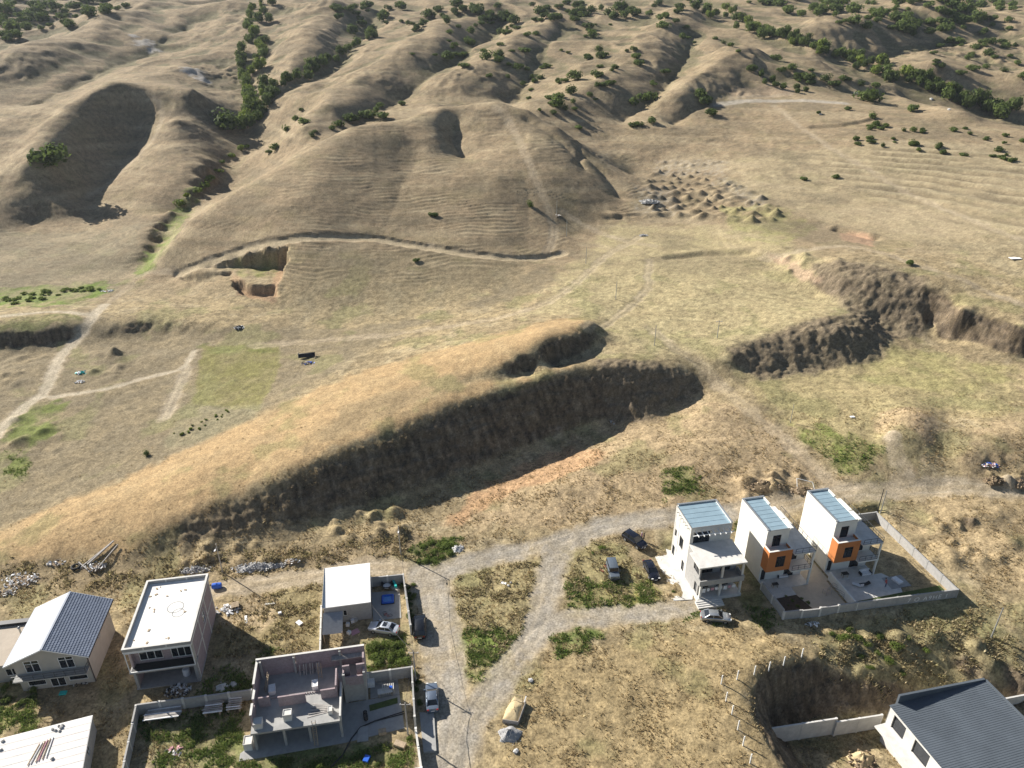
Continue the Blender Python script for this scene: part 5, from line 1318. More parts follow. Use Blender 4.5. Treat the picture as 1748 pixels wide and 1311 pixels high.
p5 = pole(1498, 873, 5.0, 'dark pole of a pair behind the corner of the long wall', mat='dark', r=.08)
p6 = pole(1503, 876, 5.0, 'pale pole of a pair behind the corner of the long wall', r=.08)
p7 = pole(1349, 722, 4.6, 'thin leaning pole beside the ditch above the town houses', r=.06)
for i, (x, y, h, lb) in enumerate([(950, 371, 5.6, 'far pole standing beside white stones on the hill foot'), (967, 404, 5.6, 'far pole below the hill tracks'), (1000, 450, 5.2, 'pole on the plateau edge where the tracks meet'), (1051, 511, 5.2, 'pole in the middle of the dry plateau'), (1117, 590, 5.2, 'pole on the plateau above the big cut')]):
    pole(x, y, h, lb, r=.08)
tip = P(806, 1221, 0); b8 = (tip[0]-8.1, tip[1]+5.5); p8 = pole(0, 0, 6.0, 'pole with a crossarm at the roadside wall of the mauve house', base=b8, cross=True, mat='wood_grey')
tip = P(800, 1322, 0); b9 = (tip[0]-8.1, tip[1]+5.5); p9 = pole(0, 0, 6.0, 'pole with a crossarm at the lawn corner of the mauve house', base=b9, cross=True, mat='wood_grey')
def cable(a, b, sag, label, r=.022):
    pts = [Vector(a).lerp(Vector(b), i/14)-Vector((0, 0, sag*4*(i/14)*(1-i/14))) for i in range(15)]
    o = MB().tube([p-pts[0] for p in pts], r, 5).build('cable', M['dark'], loc=pts[0]); tag(o, label, 'cable')
cable(p8, p9, .35, 'slack cable between the two wooden poles of the lane')
cable(p1, p8, .7, 'slack cable over the lane from the street lamp to the wooden pole')
cable(p8, (-21.6, 83.6, 3.3), .5, 'service cable reaching the corner of the white roofed house')
cable(p2, p1, .8, 'slack cable between the two street lamp poles')
off = Vector((.5, -.1, -.3)); cable(p8+off, p9+off, .4, 'second slack cable between the two wooden poles of the lane')

def post_fence():
    px = [(1368,1122),(1337,1136),(1312,1145),(1287,1152),(1258,1160),(1231,1168),(1239,1197),(1249,1220),(1259,1246),(1268,1273),(1280,1303),(1291,1335)]
    gs = [G(*p) for p in px]
    t = thing('post_fence', 'row of white fence posts with wire around the edge of the pit', 'fence', gs[0])
    for g in gs:
        MB().box(-.06, .06, -.06, .06, -.4, 1.75).build('post', M['frame_white'], t, loc=(g[0]-gs[0][0], g[1]-gs[0][1], g[2]-gs[0][2]))
    for hh in (.5, 1.0, 1.5):
        MB().tube([(g-gs[0])+np.array((0, 0, hh)) for g in gs], .006, 4).build('wire', M['rail'], t)
post_fence()

# ---------------------------------------------------------------- heaps, rubble and yard clutter
rg = random.Random(21)
def heap(name, px, py, rx, ry, h, n, s, mats, label, cat, rot=0.0, base='soil_heap', flat=.7):
    """a low mound carrying loose chunks"""
    g = G(px, py); t = thing(name, label, cat, (g[0], g[1], g[2]), rot)
    m = MB(); nr, na = 6, 20; rings = []
    ph = rg.uniform(0, 6)
    for i in range(nr+1):
        f = i/nr; rings.append([(rx*(1-f*.97)*(1+.16*math.sin(3*a+ph)+.1*math.sin(7*a))*math.cos(a), ry*(1-f*.97)*(1+.16*math.sin(2*a+ph)+.1*math.sin(5*a+1))*math.sin(a), -.15+h*(f**.8)*(1+.15*math.sin(4*a+ph*i))) for a in [2*math.pi*k/na for k in range(na)]])
    m.loft(rings).build('mound', M[base], t, smooth=80)
    for j, mt in enumerate(mats):
        c = MB()
        for k in range(n//len(mats)):
            a, q = rg.uniform(0, 6.28), math.sqrt(rg.random()); x, y = rx*q*math.cos(a)*1.12, ry*q*math.sin(a)*1.12
            z = h*max(0, 1-q)**.8*.9; sx, sy, sz = s*rg.uniform(.4, 1.3), s*rg.uniform(.3, .9), s*rg.uniform(.15, .5)
            b_ = MB().box(-sx, sx, -sy, sy, -sz, sz); mt3 = Matrix.Rotation(rg.uniform(0, 3), 3, 'Z') @ Matrix.Rotation(rg.uniform(-flat, flat), 3, 'X') @ Matrix.Rotation(rg.uniform(-flat, flat), 3, 'Y')
            c.add([tuple(mt3 @ Vector(v)+Vector((x, y, z+sz*.4))) for v in b_.v], b_.f)
        o = c.build('fragments', M[mt], t); o['kind'] = 'stuff'
    return t
M['soil_heap'] = new_mat('heaped_earth', (.27,.20,.13), .95, var=.3, scale=2.5, bump_s=.5)
M['gravel'] = new_mat('grey_gravel', (.34,.335,.33), .95, var=.3, scale=9, bump_s=.6)
M['sand'] = new_mat('yellow_sand', (.52,.41,.24), .95, var=.12, scale=3, bump_s=.2)
M['weed_heap'] = new_mat('brown_weeds', (.17,.125,.075), .95, var=.4, scale=3, bump_s=.5)
heap('gravel_heap', 869, 1254, 1.6, 1.5, 1.05, 60, .05, ['gravel'], 'grey gravel heap beside the sand bay on the lane', 'heap', base='gravel')
heap('rubble_heap', 35, 990, 2.6, 1.8, .45, 90, .16, ['rock', 'cloth'], 'pale rubble spread on the slope behind the gabled house', 'rubble')
heap('rubble_heap', 8, 1012, 1.6, 1.2, .35, 40, .16, ['rock', 'wood_grey'], 'loose rubble and laths at the low outbuilding', 'rubble')
heap('rubble_heap', 160, 966, 1.8, 1.2, .4, 50, .18, ['rock', 'wood_grey', 'cloth'], 'broken boards and rubble below the long beams', 'rubble')
heap('rubble_heap', 96, 960, 1.3, .8, .25, 26, .2, ['wood_grey', 'cloth'], 'small heap of grey boards behind the gabled house', 'rubble')
heap('rubble_heap', 440, 968, 4.2, 1.2, .75, 150, .14, ['gravel', 'rock'], 'long bank of grey gravel and broken stone beside the dirt road', 'rubble', R(8), base='gravel')
heap('rubble_heap', 335, 972, 2.6, .9, .5, 70, .16, ['gravel', 'rock'], 'grey rubble behind the parapet of the block house', 'rubble', R(8), base='gravel')
heap('rubble_heap', 500, 958, 1.2, .6, .4, 36, .12, ['rock', 'cloth'], 'small pale rubble heap above the dirt road', 'rubble')
heap('rubble_heap', 782, 937, 1.3, 1.0, .6, 30, .12, ['rock', 'cloth'], 'white lime heap beside green weeds at the road bend', 'rubble', base='rock')
heap('rubble_heap', 303, 1180, 1.7, 1.1, .35, 90, .15, ['rock', 'cloth', 'dark'], 'scattered rubble in front of the block house porch', 'rubble')
heap('cement_heap', 378, 1173, 1.0, .8, .5, 4, .05, ['rock'], 'smooth grey cement heap by the block wall', 'heap', base='slab')
heap('cement_heap', 398, 1168, .9, .7, .45, 4, .05, ['rock'], 'second smooth cement heap touching the first by the block wall', 'heap', base='slab')
heap('rubble_heap', 388, 1042, 1.9, 1.1, .2, 46, .24, ['cloth', 'rock'], 'white slabs and bags beside the block house wall', 'rubble')
heap('rubble_heap', 135, 1165, 1.2, .6, .25, 34, .14, ['rock', 'dark'], 'dark clutter at the foot of the gabled house', 'rubble')
heap('rubble_heap', 297, 1285, 1.2, .8, .12, 26, .2, ['rock', 'pink'], 'flat broken tiles on the weedy yard', 'rubble')
heap('rubble_heap', 1387, 1066, 1.1, .5, .3, 30, .14, ['cloth', 'rock'], 'white rubble against the outside of the yard wall', 'rubble')
heap('rubbish_heap', 1690, 794, 1.6, .8, .5, 70, .16, ['cloth', 'blue', 'rock', 'pink'], 'heap of white and coloured rubbish bags on the far bank', 'rubbish')
heap('rubbish_heap', 183, 497, 1.8, .9, .4, 30, .2, ['cloth', 'rock'], 'white rubbish lying on the green verge', 'rubbish')
heap('rubbish_heap', 139, 637, 1.4, .8, .4, 26, .22, ['cyan', 'cloth'], 'turquoise and white tarpaulin dumped beside the dirt track', 'rubbish')
heap('rubbish_heap', 137, 652, 1.1, .6, .3, 18, .2, ['cloth'], 'white bags dumped beside the dirt track', 'rubbish')
heap('rubbish_heap', 409, 560, 1.2, .9, .9, 20, .25, ['dark', 'cloth'], 'black plastic heap on the field bank', 'rubbish', base='dark')
heap('stone_heap', 1108, 345, 3.4, 2.0, 1.1, 80, .3, ['rock'], 'pale grey stone heap at the edge of the spoil mounds', 'heap', base='rock')
heap('stone_heap', 1098, 402, 1.4, .8, .4, 30, .2, ['rock'], 'small stone heap on the dry plateau', 'heap', base='rock')
heap('stone_heap', 952, 368, 1.0, .7, .3, 14, .25, ['cloth', 'wood'], 'white stones at the foot of the far pole', 'heap')
heap('stone_heap', 1044, 722, .7, .5, .4, 10, .25, ['rock', 'wood'], 'single boulders at the inner end of the big cut', 'heap')
heap('earth_heap', 1305, 830, 3.6, 1.6, 1.3, 60, .2, ['soil_heap', 'wood'], 'brown earth heap behind the town houses', 'heap', base='weed_heap')
heap('earth_heap', 1372, 838, 2.4, 1.2, 1.0, 40, .18, ['soil_heap', 'wood'], 'smaller earth heap beside the white pipe frame', 'heap', base='weed_heap')
heap('earth_heap', 1700, 822, 2.2, 1.3, 1.3, 40, .18, ['soil_heap'], 'rough earth heap below the rubbish', 'heap', base='weed_heap')
heap('earth_heap', 1740, 828, 2.0, 1.2, 1.2, 40, .18, ['soil_heap'], 'rough earth heap at the bend of the dirt road', 'heap', base='soil_heap')
heap('earth_heap', 1470, 1298, 1.8, 1.6, 1.4, 40, .2, ['soil_heap'], 'orange earth heap in the pit beside the large building', 'heap', base='sand')
def stones(pts, s, label, grp):
    for px, py in pts:
        g = G(px, py); o = bpy.data.objects.new('boulder', stone_mesh(rg, s*rg.uniform(.7, 1.3), 'rock')); COL.objects.link(o); o.location = (g[0], g[1], g[2]+s*.25)
        tag(o, label, 'boulder', grp)
stones([(906,1163)], .55, 'pale boulder on the bank above the sand bay', None or 'single boulders')
stones([(881,1283)], .45, 'dark boulder below the gravel heap', 'single boulders')
stones([(872,995),(868,1000)], .28, 'small pale stone on the grass island between the lanes', 'stones on the grass island')
stones([(1400,196),(1590,170),(1620,188),(1460,160)], 1.1, 'grey boulder on the far slope above the tree gully', 'boulders on the far slope')
def sand_bay():
    c = [P(*p, 0) for p in ((857, 1232), (884, 1236), (897, 1200), (878, 1190), (864, 1212))]
    cx, cy = np.mean([p[0] for p in c]), np.mean([p[1] for p in c]); z = zt(cx, cy)
    t = thing('sand_bay', 'yellow sand held by boards with a sieve frame standing in it', 'sand bay', (cx, cy, z))
    poly = [(p[0]-cx, p[1]-cy) for p in c]
    pc = [(a_[0]+(b_[0]-a_[0])*f, a_[1]+(b_[1]-a_[1])*f) for a_, b_ in zip(poly, poly[1:]+poly[:1]) for f in (0, .25, .5, .75)]
    MB().loft([[(x*s_+.12*(1-s_), y*s_-.2*(1-s_), h_+.07*math.sin(5*x+3*y+9*s_)*(s_ < .97)) for x, y in pc] for s_, h_ in ((1, -.3), (1, .22), (.86, .42), (.62, .6), (.36, .74), (.04, .82))]).build('sand', M['sand'], t, smooth=70)
    a, b, d = [Vector((p[0]-cx, p[1]-cy, .28)) for p in c[:3]]
    n = Vector((.05, -.08, 0)); MB().bar(a+n, b+n, .06, .72).build('board', M['wood_grey'], t); n2 = Vector((.09, .0, 0)); MB().bar(b+n2, d+n2, .06, .78).build('board', M['wood_grey'], t)
    f = MB(); q = [Vector((-.35, 1.15, .35)), Vector((1.25, .75, .4)), Vector((1.3, 1.35, 1.3)), Vector((-.3, 1.75, 1.25))]
    for i in range(4): f.bar(q[i], q[(i+1) % 4], .07)
    fo = f.build('sieve_frame', M['wood'], t)
    s_ = MB()
    for k in range(1, 12): s_.bar(q[0].lerp(q[1], k/12), q[3].lerp(q[2], k/12), .02)
    o = s_.build('sieve_wires', M['metal'], fo); o['kind'] = 'stuff'
    MB().bar((1.35, .9, .2), (1.75, 1.6, 1.0), .14, .06).build('loose_board', M['cloth'], t)
sand_bay()
def at(px, py, z=None):
    g = G(px, py); return (g[0], g[1], g[2] if z is None else z)
# blue drum on its side
tk = MB(); tk.tube([(-.75,0,.5),(-.7,0,.5),(-.3,0,.5),(.3,0,.5),(.7,0,.5),(.75,0,.5)], [.3,.46,.5,.5,.46,.3], 18); tk.box(-.1,.1,-.1,.1,.98,1.06)
tag(tk.build('water_tank', M['blue'], smooth=40, loc=at(371,1004), rotz=R(8)), 'blue water tank lying beside the dirt road', 'tank')
def pallet(px, py, rz, label, n=6):
    t = thing('pallet', label, 'pallet', at(px, py), rz)
    for x in (-.5, 0, .5): MB().box(x-.05, x+.05, -.6, .6, 0, .5).build('bearer', M['wood'], t)
    for k in range(n): MB().box(-.58, .58, -.58+k*.2, -.44+k*.2, .503, .53).build('slat', M['wood'], t)
pallet(402, 1036, R(20), 'wooden pallet lying on the bare ground beside white slabs')
def board(name, px, py, l, w, h, rz, mat, label, cat, grp=None, dz=.03):
    m = MB().box(-l/2, l/2, -w/2, w/2, 0, h); m.box(-l/2+.03, l/2-.03, -w/2+.03, w/2-.03, h+.001, h+.02)
    p = at(px, py); return tag(m.build(name, M[mat], loc=(p[0], p[1], p[2]+dz), rotz=rz), label, cat, grp)
board('board', 420, 1058, 1.7, .35, .06, R(-70), 'cloth', 'white board on the bare yard below the pallet', 'board')
board('board', 461, 1031, 1.5, .35, .06, R(8), 'slab', 'grey board on the bare yard under the lamp shadow', 'board')
board('board', 478, 1048, .5, .4, .3, R(20), 'cloth', 'white bucket box beside the dry weeds', 'box')
board('mattress', 511, 1064, 1.0, .7, .14, R(-40), 'cloth', 'crumpled white sheet by the dark hole in the yard', 'sheet')
board('carpet', 606, 1079, 1.25, 1.0, .03, R(35), 'pink', 'pink carpet laid on the grass of the walled yard', 'carpet')
board('metal_sheet', 1733, 441, 3.0, 1.6, .08, R(5), 'cloth', 'white sheet lying on the right hand slope', 'sheet')
board('tarpaulin', 108, 1184, .9, .6, .2, R(8), 'cyan', 'turquoise tub in front of the gabled house door', 'tub')
board('metal_sheet', 860, 996, .9, .5, .05, R(-20), 'cloth', 'white scrap on the grass island', 'scrap')
board('metal_sheet', 1455, 712, .9, .6, .1, R(5), 'cloth', 'white scrap on the floor of the right hand cut', 'scrap')
board('tank', 142, 1296, 1.1, .9, .8, R(10), 'blue', 'blue and white tank against the shed wall', 'tank', dz=.0)
# beams and a tyre on the dump
for k, (a, b, w) in enumerate([((195,926),(150,966),.22), ((190,930),(140,970),.16), ((202,932),(165,975),.14), ((150,975),(135,962),.16)]):
    A, B_ = G(*a), G(*b); A[2] += .35; B_[2] += .3
    tag(MB().bar((0, 0, 0), B_-A, w).build('beam', M['wood_grey'], loc=tuple(A)), ['long grey beam on top of the dump', 'long grey beam under the top one on the dump', 'short beam at the edge of the dump', 'short stub beam on the dump beside the tyre'][k], 'beam')
ty_ = MB(); n = 22
rings = [[((.62+.2*math.cos(2*math.pi*j/8))*math.cos(2*math.pi*i/n), (.62+.2*math.cos(2*math.pi*j/8))*math.sin(2*math.pi*i/n), .2+.2*math.sin(2*math.pi*j/8)) for j in range(8)] for i in range(n+1)]
ty_.loft(rings, caps=False); tag(ty_.build('tyre', M['rubber'], smooth=60, loc=at(130, 969)), 'old lorry tyre lying on the dump', 'tyre')
def plank_stack(px, py, n, L, rz, label, rows=3):
    t = thing('plank_stack', label, 'planks', at(px, py), rz)
    for s in (-L*.35, L*.35): MB().box(s-.08, s+.08, -1.0, 1.0, 0, .75).build('trestle', M['wood'], t)
    k = 0
    for j in range(rows):
        for i in range(n):
            l = L*rg.uniform(.82, 1.0); MB().box(-l/2, l/2, -.075, .075, 0, .05).build('plank', M['wood_grey' if k % 4 else 'cloth'], t, loc=(rg.uniform(-.15, .15), -1.0+2.0*i/(n-1)+rg.uniform(-.03, .03), .752+j*.056), rotz=R(rg.uniform(-2.2, 2.2)) if j == rows-1 else 0); k += 1
plank_stack(281, 1222, 12, 4.6, R(9), 'stack of pale grey planks on trestles inside the yard wall')
plank_stack(366, 1212, 8, 2.6, R(9), 'shorter stack of planks beside the long one at the yard wall', 2)
plank_stack(402, 1206, 7, 2.0, R(9), 'short plank stack next to the mauve house', 2)
# yard with the pool
def pool():
    t = thing('paddling_pool', 'blue square paddling pool on a dark mat', 'pool', (*P(662, 1024, .06)[:2], .06), R(8))
    MB().box(-1.05, 1.05, -1.0, 1.0, .0, .02).build('mat', M['dark'], t)
    m = MB()
    for a, b in (((-.8,-.8),(.8,-.8)), ((.8,-.8),(.8,.8)), ((.8,.8),(-.8,.8)), ((-.8,.8),(-.8,-.8))): m.tube([(a[0],a[1],.2),(b[0],b[1],.2)], .17, 10)
    m.build('rim', M['blue'], t, smooth=50); MB().box(-.7, .7, -.7, .7, .05, .16).build('water', new_mat('pool_water', (.03,.22,.62), .1, spec=.6), t)
pool()
def bicycle(px, py, rz, label, tilt=0.0, z=None):
    t = thing('bicycle', label, 'bicycle', at(px, py, z), rz); t.rotation_euler.x = tilt
    for x in (-.52, .52):
        n = 18; m = MB(); m.loft([[(x+(.32+.025*math.cos(j*2.1))*math.cos(2*math.pi*i/n), .025*math.sin(j*2.1), .34+(.32+.025*math.cos(j*2.1))*math.sin(2*math.pi*i/n)) for j in range(3)] for i in range(n+1)], caps=False)
        m.build('wheel', M['rubber'], t)
    f = MB()
    for a, b in (((-.52,0,.34),(-.12,0,.34)), ((-.12,0,.34),(-.25,0,.82)), ((-.52,0,.34),(-.22,0,.75)), ((-.22,0,.75),(.38,0,.78)), ((-.12,0,.34),(.38,0,.70)), ((.38,0,.92),(.52,0,.34))): f.tube([a, b], .022, 6)
    f.build('frame', M['red'], t); MB().tube([(.36,-.28,.98),(.38,0,.95),(.36,.28,.98)], .018, 6).build('handlebar', M['metal'], t); MB().box(-.38, -.12, -.07, .07, .84, .9).build('saddle', M['dark'], t)
bicycle(664, 1047, R(-30), 'bicycle lying on the concrete of the yard with the pool', R(80), .1)
bicycle(1028, 978, R(-60), 'bicycle standing in the weeds left of the grey jeep', R(8))
bicycle(1034, 972, R(-50), 'second bicycle leaning against the grey jeep', R(-8))
def round_seat():
    t = thing('hanging_seat', 'round black hanging seat with a pale cushion in the pool yard', 'seat', (*P(661, 1003, .06)[:2], .06), 0)
    m = MB(); n = 20; m.loft([[(r*math.cos(2*math.pi*i/n), r*math.sin(2*math.pi*i/n), z) for i in range(n)] for r, z in ((.25,.3),(.7,.45),(.9,.75),(.95,.95))], caps=False); m.build('basket', M['dark'], t)
    c = MB(); c.loft([[(r*math.cos(2*math.pi*i/n)+.0, r*math.sin(2*math.pi*i/n)-.2, z) for i in range(n)] for r, z in ((.1,.42),(.55,.45),(.6,.58),(.3,.66))]); c.build('cushion', M['cloth'], t, smooth=60)
    MB().box(-.2, .2, -.2, .2, 0, .3).build('foot', M['metal'], t)
round_seat()
board('bench', 672, 1006, 2.2, .5, .45, R(-35), 'offwhite', 'pale bench beside the blue pool', 'bench', dz=.06)
board('slide', 674, 1002, 1.8, .35, .9, R(-65), 'cyan', 'narrow green slide against the pool yard wall', 'slide', dz=.06)
for k, (x, y, m_) in enumerate([(594,1068,'cloth'), (602,1062,'cloth'), (607,1060,'rock'), (596,1082,'cloth')]):
    board('bucket', x, y, .5, .5, .5, R(20*k), m_, ['white bucket at the lean to', 'white canister by the house wall', 'grey canister by the house wall', 'white bowl on the shaded grass'][k], 'bucket')
# yard of the mauve house
def table(px, py, l, w, rz, mat, label, z=.06):
    t = thing('table', label, 'table', at(px, py, z), rz)
    MB().box(-l/2, l/2, -w/2, w/2, .72, .77).build('table_top', M[mat], t)
    for x in (-l/2+.12, l/2-.12):
        for y in (-w/2+.1, w/2-.1): MB().box(x-.04, x+.04, y-.04, y+.04, 0, .72).build('leg', M['wood'], t)
table(658, 1186, 2.0, .9, R(14), 'slab', 'grey yard table with a blue bowl beside the mauve house')
board('bowl', 668, 1181, .45, .45, .18, R(0), 'blue', 'blue bowl on the grey yard table', 'bowl', dz=.80)
board('freezer_box', 633, 1167, 1.1, 1.5, .9, R(10), 'cloth', 'white freezer box against the stair tower', 'box', dz=.05)
board('cover', 620, 1254, 1.4, 2.2, .12, R(8), 'concrete', 'grey cistern cover in the paved yard', 'cover', dz=.06)
board('wooden_stand', 653, 1252, .95, .7, .5, R(12), 'wood', 'brown wooden stand on the paved yard', 'stand', dz=.06)
board('boat_hull', 683, 1273, 1.5, .8, .4, R(-20), 'wood', 'brown curved sheet lying on the lawn corner', 'sheet', dz=.03)
board('chair', 626, 1297, .7, .9, .3, R(-15), 'blue', 'folded blue chair lying on the lawn', 'chair', dz=.03)
for k, (x, y) in enumerate([(624, 1222), (625, 1229)]):
    m = MB(); m.tube([(0,0,0),(0,0,.1),(0,0,.75),(0,0,.8)], [.24,.28,.28,.22], 14); tag(m.build('drum', M['dark'], smooth=40, loc=at(x, y, .06)), ['black drum by the planted strip', 'second black drum touching the first by the planted strip'][k], 'drum')
for k in range(2):
    pts = [np.array(at(*p, .1+.09*k)) for p in ((565,1311),(585,1290),(600,1262),(615,1243),(640,1232),(690,1219-3*k))]
    tag(MB().tube([p-pts[0] for p in pts], .07, 6).build('drain_pipe', M['dark'], loc=tuple(pts[0])), ['long black drain pipe bent across the paved yard', 'second black drain pipe lying on the first'][k], 'pipe')
for k in range(7):
    a = shl(16.0+k*.24, 6.4); tag(MB().box(-.05, .05, -.5, .5, 0, .9).build('fence_slat', M['slab'], loc=(a[0], a[1], .06), rotz=SYAW), 'pale slat of the low screen in the paved yard', 'slat', 'slats of the low yard screen')
# town house yards
def lounger(px, py, rz, mat, label, z=.06):
    t = thing('sun_lounger', label, 'lounger', at(px, py, z), rz)
    MB().box(-.8, .4, -.3, .3, .28, .34).build('seat', M[mat], t); MB().hexa([(.4,-.3,.28),(.9,-.3,.6),(.9,.3,.6),(.4,.3,.28),(.38,-.3,.34),(.86,-.3,.68),(.86,.3,.68),(.38,.3,.34)]).build('backrest', M[mat], t)
    for x in (-.7, .3):
        for y in (-.25, .25): MB().box(x-.03, x+.03, y-.03, y+.03, 0, .28).build('leg', M['metal'], t)
lounger(1463, 1001, R(-30), 'cloth', 'white sun lounger on the concrete patio')
lounger(1475, 1000, R(10), 'dark', 'dark folded lounger on the concrete patio')
board('rubber_mat', 1530, 994, 3.6, 2.6, .03, R(12), 'concrete', 'grey mat at the edge of the patio', 'mat', dz=.06)
board('sand_table', 1531, 993, 1.0, 1.5, .35, R(25), 'cloth', 'white play table on the grey mat', 'table', dz=.1)
def sofa(px, py, rz, label, z=.1):
    t = thing('garden_sofa', label, 'sofa', at(px, py, z), rz)
    MB().box(-.9, .9, -.4, .4, .1, .4).build('seat', M['cloth'], t); MB().box(-.9, .9, .3, .45, .4, .8).build('backrest', M['cloth'], t)
    for x in (-.95, .85): MB().box(x, x+.1, -.4, .4, .1, .6).build('armrest', M['dark'], t)
sofa(1476, 981, R(12), 'pale garden sofa at the porch of the larger yard house'); sofa(1335, 985, R(12), 'pale garden sofa on the porch above the planted bed')
table(1322, 1003, 1.0, .6, R(12), 'dark', 'dark patio table at the planted bed')
table(1441, 985, 1.1, .7, R(12), 'dark', 'dark patio table beside the white dividing wall')
def frame_rack(px, py, rz, l, h, label, z=.06, mat='metal'):
    m = MB()
    for x in (-l/2, l/2):
        m.bar((x, -.4, 0), (x, -.4, h), .05); m.bar((x, .4, 0), (x, .4, h), .05); m.bar((x, -.4, h), (x, .4, h), .05)
    for zz_ in (.2, h*.6, h-.03): m.bar((-l/2, -.4, zz_), (l/2, -.4, zz_), .045); m.bar((-l/2, .4, zz_), (l/2, .4, zz_), .045)
    tag(m.build('drying_rack', M[mat], loc=at(px, py, z), rotz=rz), label, 'rack')
frame_rack(1430, 1012, R(-50), 2.4, 1.0, 'metal rack standing on the tan paved drive'); frame_rack(1411, 1014, R(20), 1.0, .8, 'small metal rack on the tan paved drive')
# white pipe frame behind the houses
pts = [G(1358,827), G(1361,838), G(1385,833), G(1392,843)]
fm_ = MB(); q = [np.array(p)-pts[0] for p in pts]
for i, p in enumerate(q): p[2] += [1.4, .1, 1.3, .1][i]
for a, b in ((0,1),(0,2),(2,3),(1,3)): fm_.tube([q[a], q[b]], .06, 6)
tag(fm_.build('bent_pipes', M['frame_white'], loc=tuple(pts[0])), 'white bent pipe frame on the earth heap behind the town houses', 'frame')
# ruined hut
def ruin():
    t = thing('ruined_hut', 'collapsed dark wooden hut with rubble on the field', 'hut', at(526, 612), R(12))
    MB().box(-2.2, 1.6, .8, .95, 0, 1.1).build('back_board', M['wood_grey'], t); MB().hexa([(-2.2,.2,.2),(1.7,.2,.35),(1.7,.9,1.1),(-2.2,.9,1.0),(-2.2,.2,.3),(1.7,.2,.45),(1.7,.9,1.2),(-2.2,.9,1.1)]).build('fallen_roof', M['dark'], t)
    MB().bar((1.5,-.9,.1),(2.1,.8,1.0),.12).build('beam', M['wood'], t); MB().bar((-2.3,.5,.1),(-2.2,.9,1.3),.14).build('post', M['wood_grey'], t)
ruin()
heap('rubble_heap', 527, 620, 1.8, .7, .4, 40, .18, ['rock', 'wood', 'blue'], 'rubble in front of the collapsed hut', 'rubble')
# washing on the grey house porch
o1 = (28.37, 92.53)
for k in range(8):
    x = .9+k*.72; p = tl(o1, R(10.8), x, -5.0); m = MB(); w_ = rg.uniform(.2, .32); hgt = rg.uniform(.5, .8)
    m.hexa([(-w_*.8,-.02,-hgt),(w_*.9,-.05,-hgt*1.02),(w_*.9,.03,-hgt),(-w_*.8,.05,-hgt),(-w_,-.015,0),(w_,-.015,0),(w_,.015,0),(-w_,.015,0)])
    tag(m.build('washing', M['cloth' if k not in (2, 6) else 'pink'], loc=(p[0], p[1], 2.0), rotz=R(10.8)), ('white' if k not in (2, 6) else 'pink')+' washing hanging in the porch of the grey town house', 'washing', 'washing on the porch line')
a, b = tl(o1, R(10.8), .3, -5.0), tl(o1, R(10.8), 6.8, -5.0); cable((a[0], a[1], 2.02), (b[0], b[1], 2.02), .03, 'washing line in the porch of the grey town house', .012)
# faded letters sprayed on the outside of the long wall
def graffiti():
    cu = bpy.data.curves.new('wall_writing', 'FONT'); cu.body = '7 O A9HE 1'; cu.size = 1.15; cu.extrude = .004; cu.space_character = 1.25
    ob = bpy.data.objects.new('wall_writing', cu); COL.objects.link(ob)
    dg = bpy.context.evaluated_depsgraph_get(); me = bpy.data.meshes.new_from_object(ob.evaluated_get(dg)); bpy.data.objects.remove(ob)
    me.materials.clear(); me.materials.append(M['cloth'])
    w = [o for o in bpy.data.objects if o.get('label', '').startswith('long pale block wall')][0]
    o = bpy.data.objects.new('wall_writing', me); COL.objects.link(o); o.parent = w
    ang = math.atan2(W_R[1]-W_M[1], W_R[0]-W_M[0]); t_ = .50; nx, ny = math.sin(ang), -math.cos(ang)
    px_, py_ = W_M[0]+(W_R[0]-W_M[0])*t_+nx*.16, W_M[1]+(W_R[1]-W_M[1])*t_+ny*.16
    o.location = (px_-w.location.x, py_-w.location.y, .35-w.location.z+0); o.rotation_euler = (R(90), 0, ang)
graffiti()
# ---------------------------------------------------------------- vegetation
def leaf_mat(name, c, var=.5):
    m = bpy.data.materials.new(name); m.use_nodes = True; nt = m.node_tree; b = nt.nodes['Principled BSDF']
    b.inputs['Roughness'].default_value = .8; b.inputs['Specular IOR Level'].default_value = .15
    ge = nt.nodes.new('ShaderNodeNewGeometry'); oi = nt.nodes.new('ShaderNodeObjectInfo')
    r = nt.nodes.new('ShaderNodeValToRGB'); r.color_ramp.elements[0].color = tuple(x*(1-var) for x in c)+(1,); r.color_ramp.elements[1].color = (c[0]*(1+var*1.3), c[1]*(1+var), c[2]*(1+var*.6), 1)
    ad = nt.nodes.new('ShaderNodeMath'); ad.operation = 'MULTIPLY_ADD'; ad.inputs[1].default_value = .55
    mu = nt.nodes.new('ShaderNodeMath'); mu.operation = 'MULTIPLY'; mu.inputs[1].default_value = .45
    nt.links.new(oi.outputs['Random'], mu.inputs[0]); nt.links.new(ge.outputs['Random Per Island'], ad.inputs[0]); nt.links.new(mu.outputs[0], ad.inputs[2])
    nt.links.new(ad.outputs[0], r.inputs['Fac']); nt.links.new(r.outputs['Color'], b.inputs['Base Color'])
    tr = nt.nodes.new('ShaderNodeBsdfTranslucent'); mx = nt.nodes.new('ShaderNodeMixShader'); mx.inputs['Fac'].default_value = .4; nt.links.new(r.outputs['Color'], tr.inputs['Color'])
    nt.links.new(b.outputs[0], mx.inputs[1]); nt.links.new(tr.outputs[0], mx.inputs[2]); nt.links.new(mx.outputs[0], nt.nodes['Material Output'].inputs['Surface'])
    return m
M['leaf'] = leaf_mat('bush_leaves', (.10,.145,.045)); M['leaf_light'] = leaf_mat('light_leaves', (.16,.22,.05)); M['leaf_dry'] = leaf_mat('dry_leaves', (.12,.105,.05))
M['leaf_village'] = leaf_mat('garden_leaves', (.115,.165,.042))
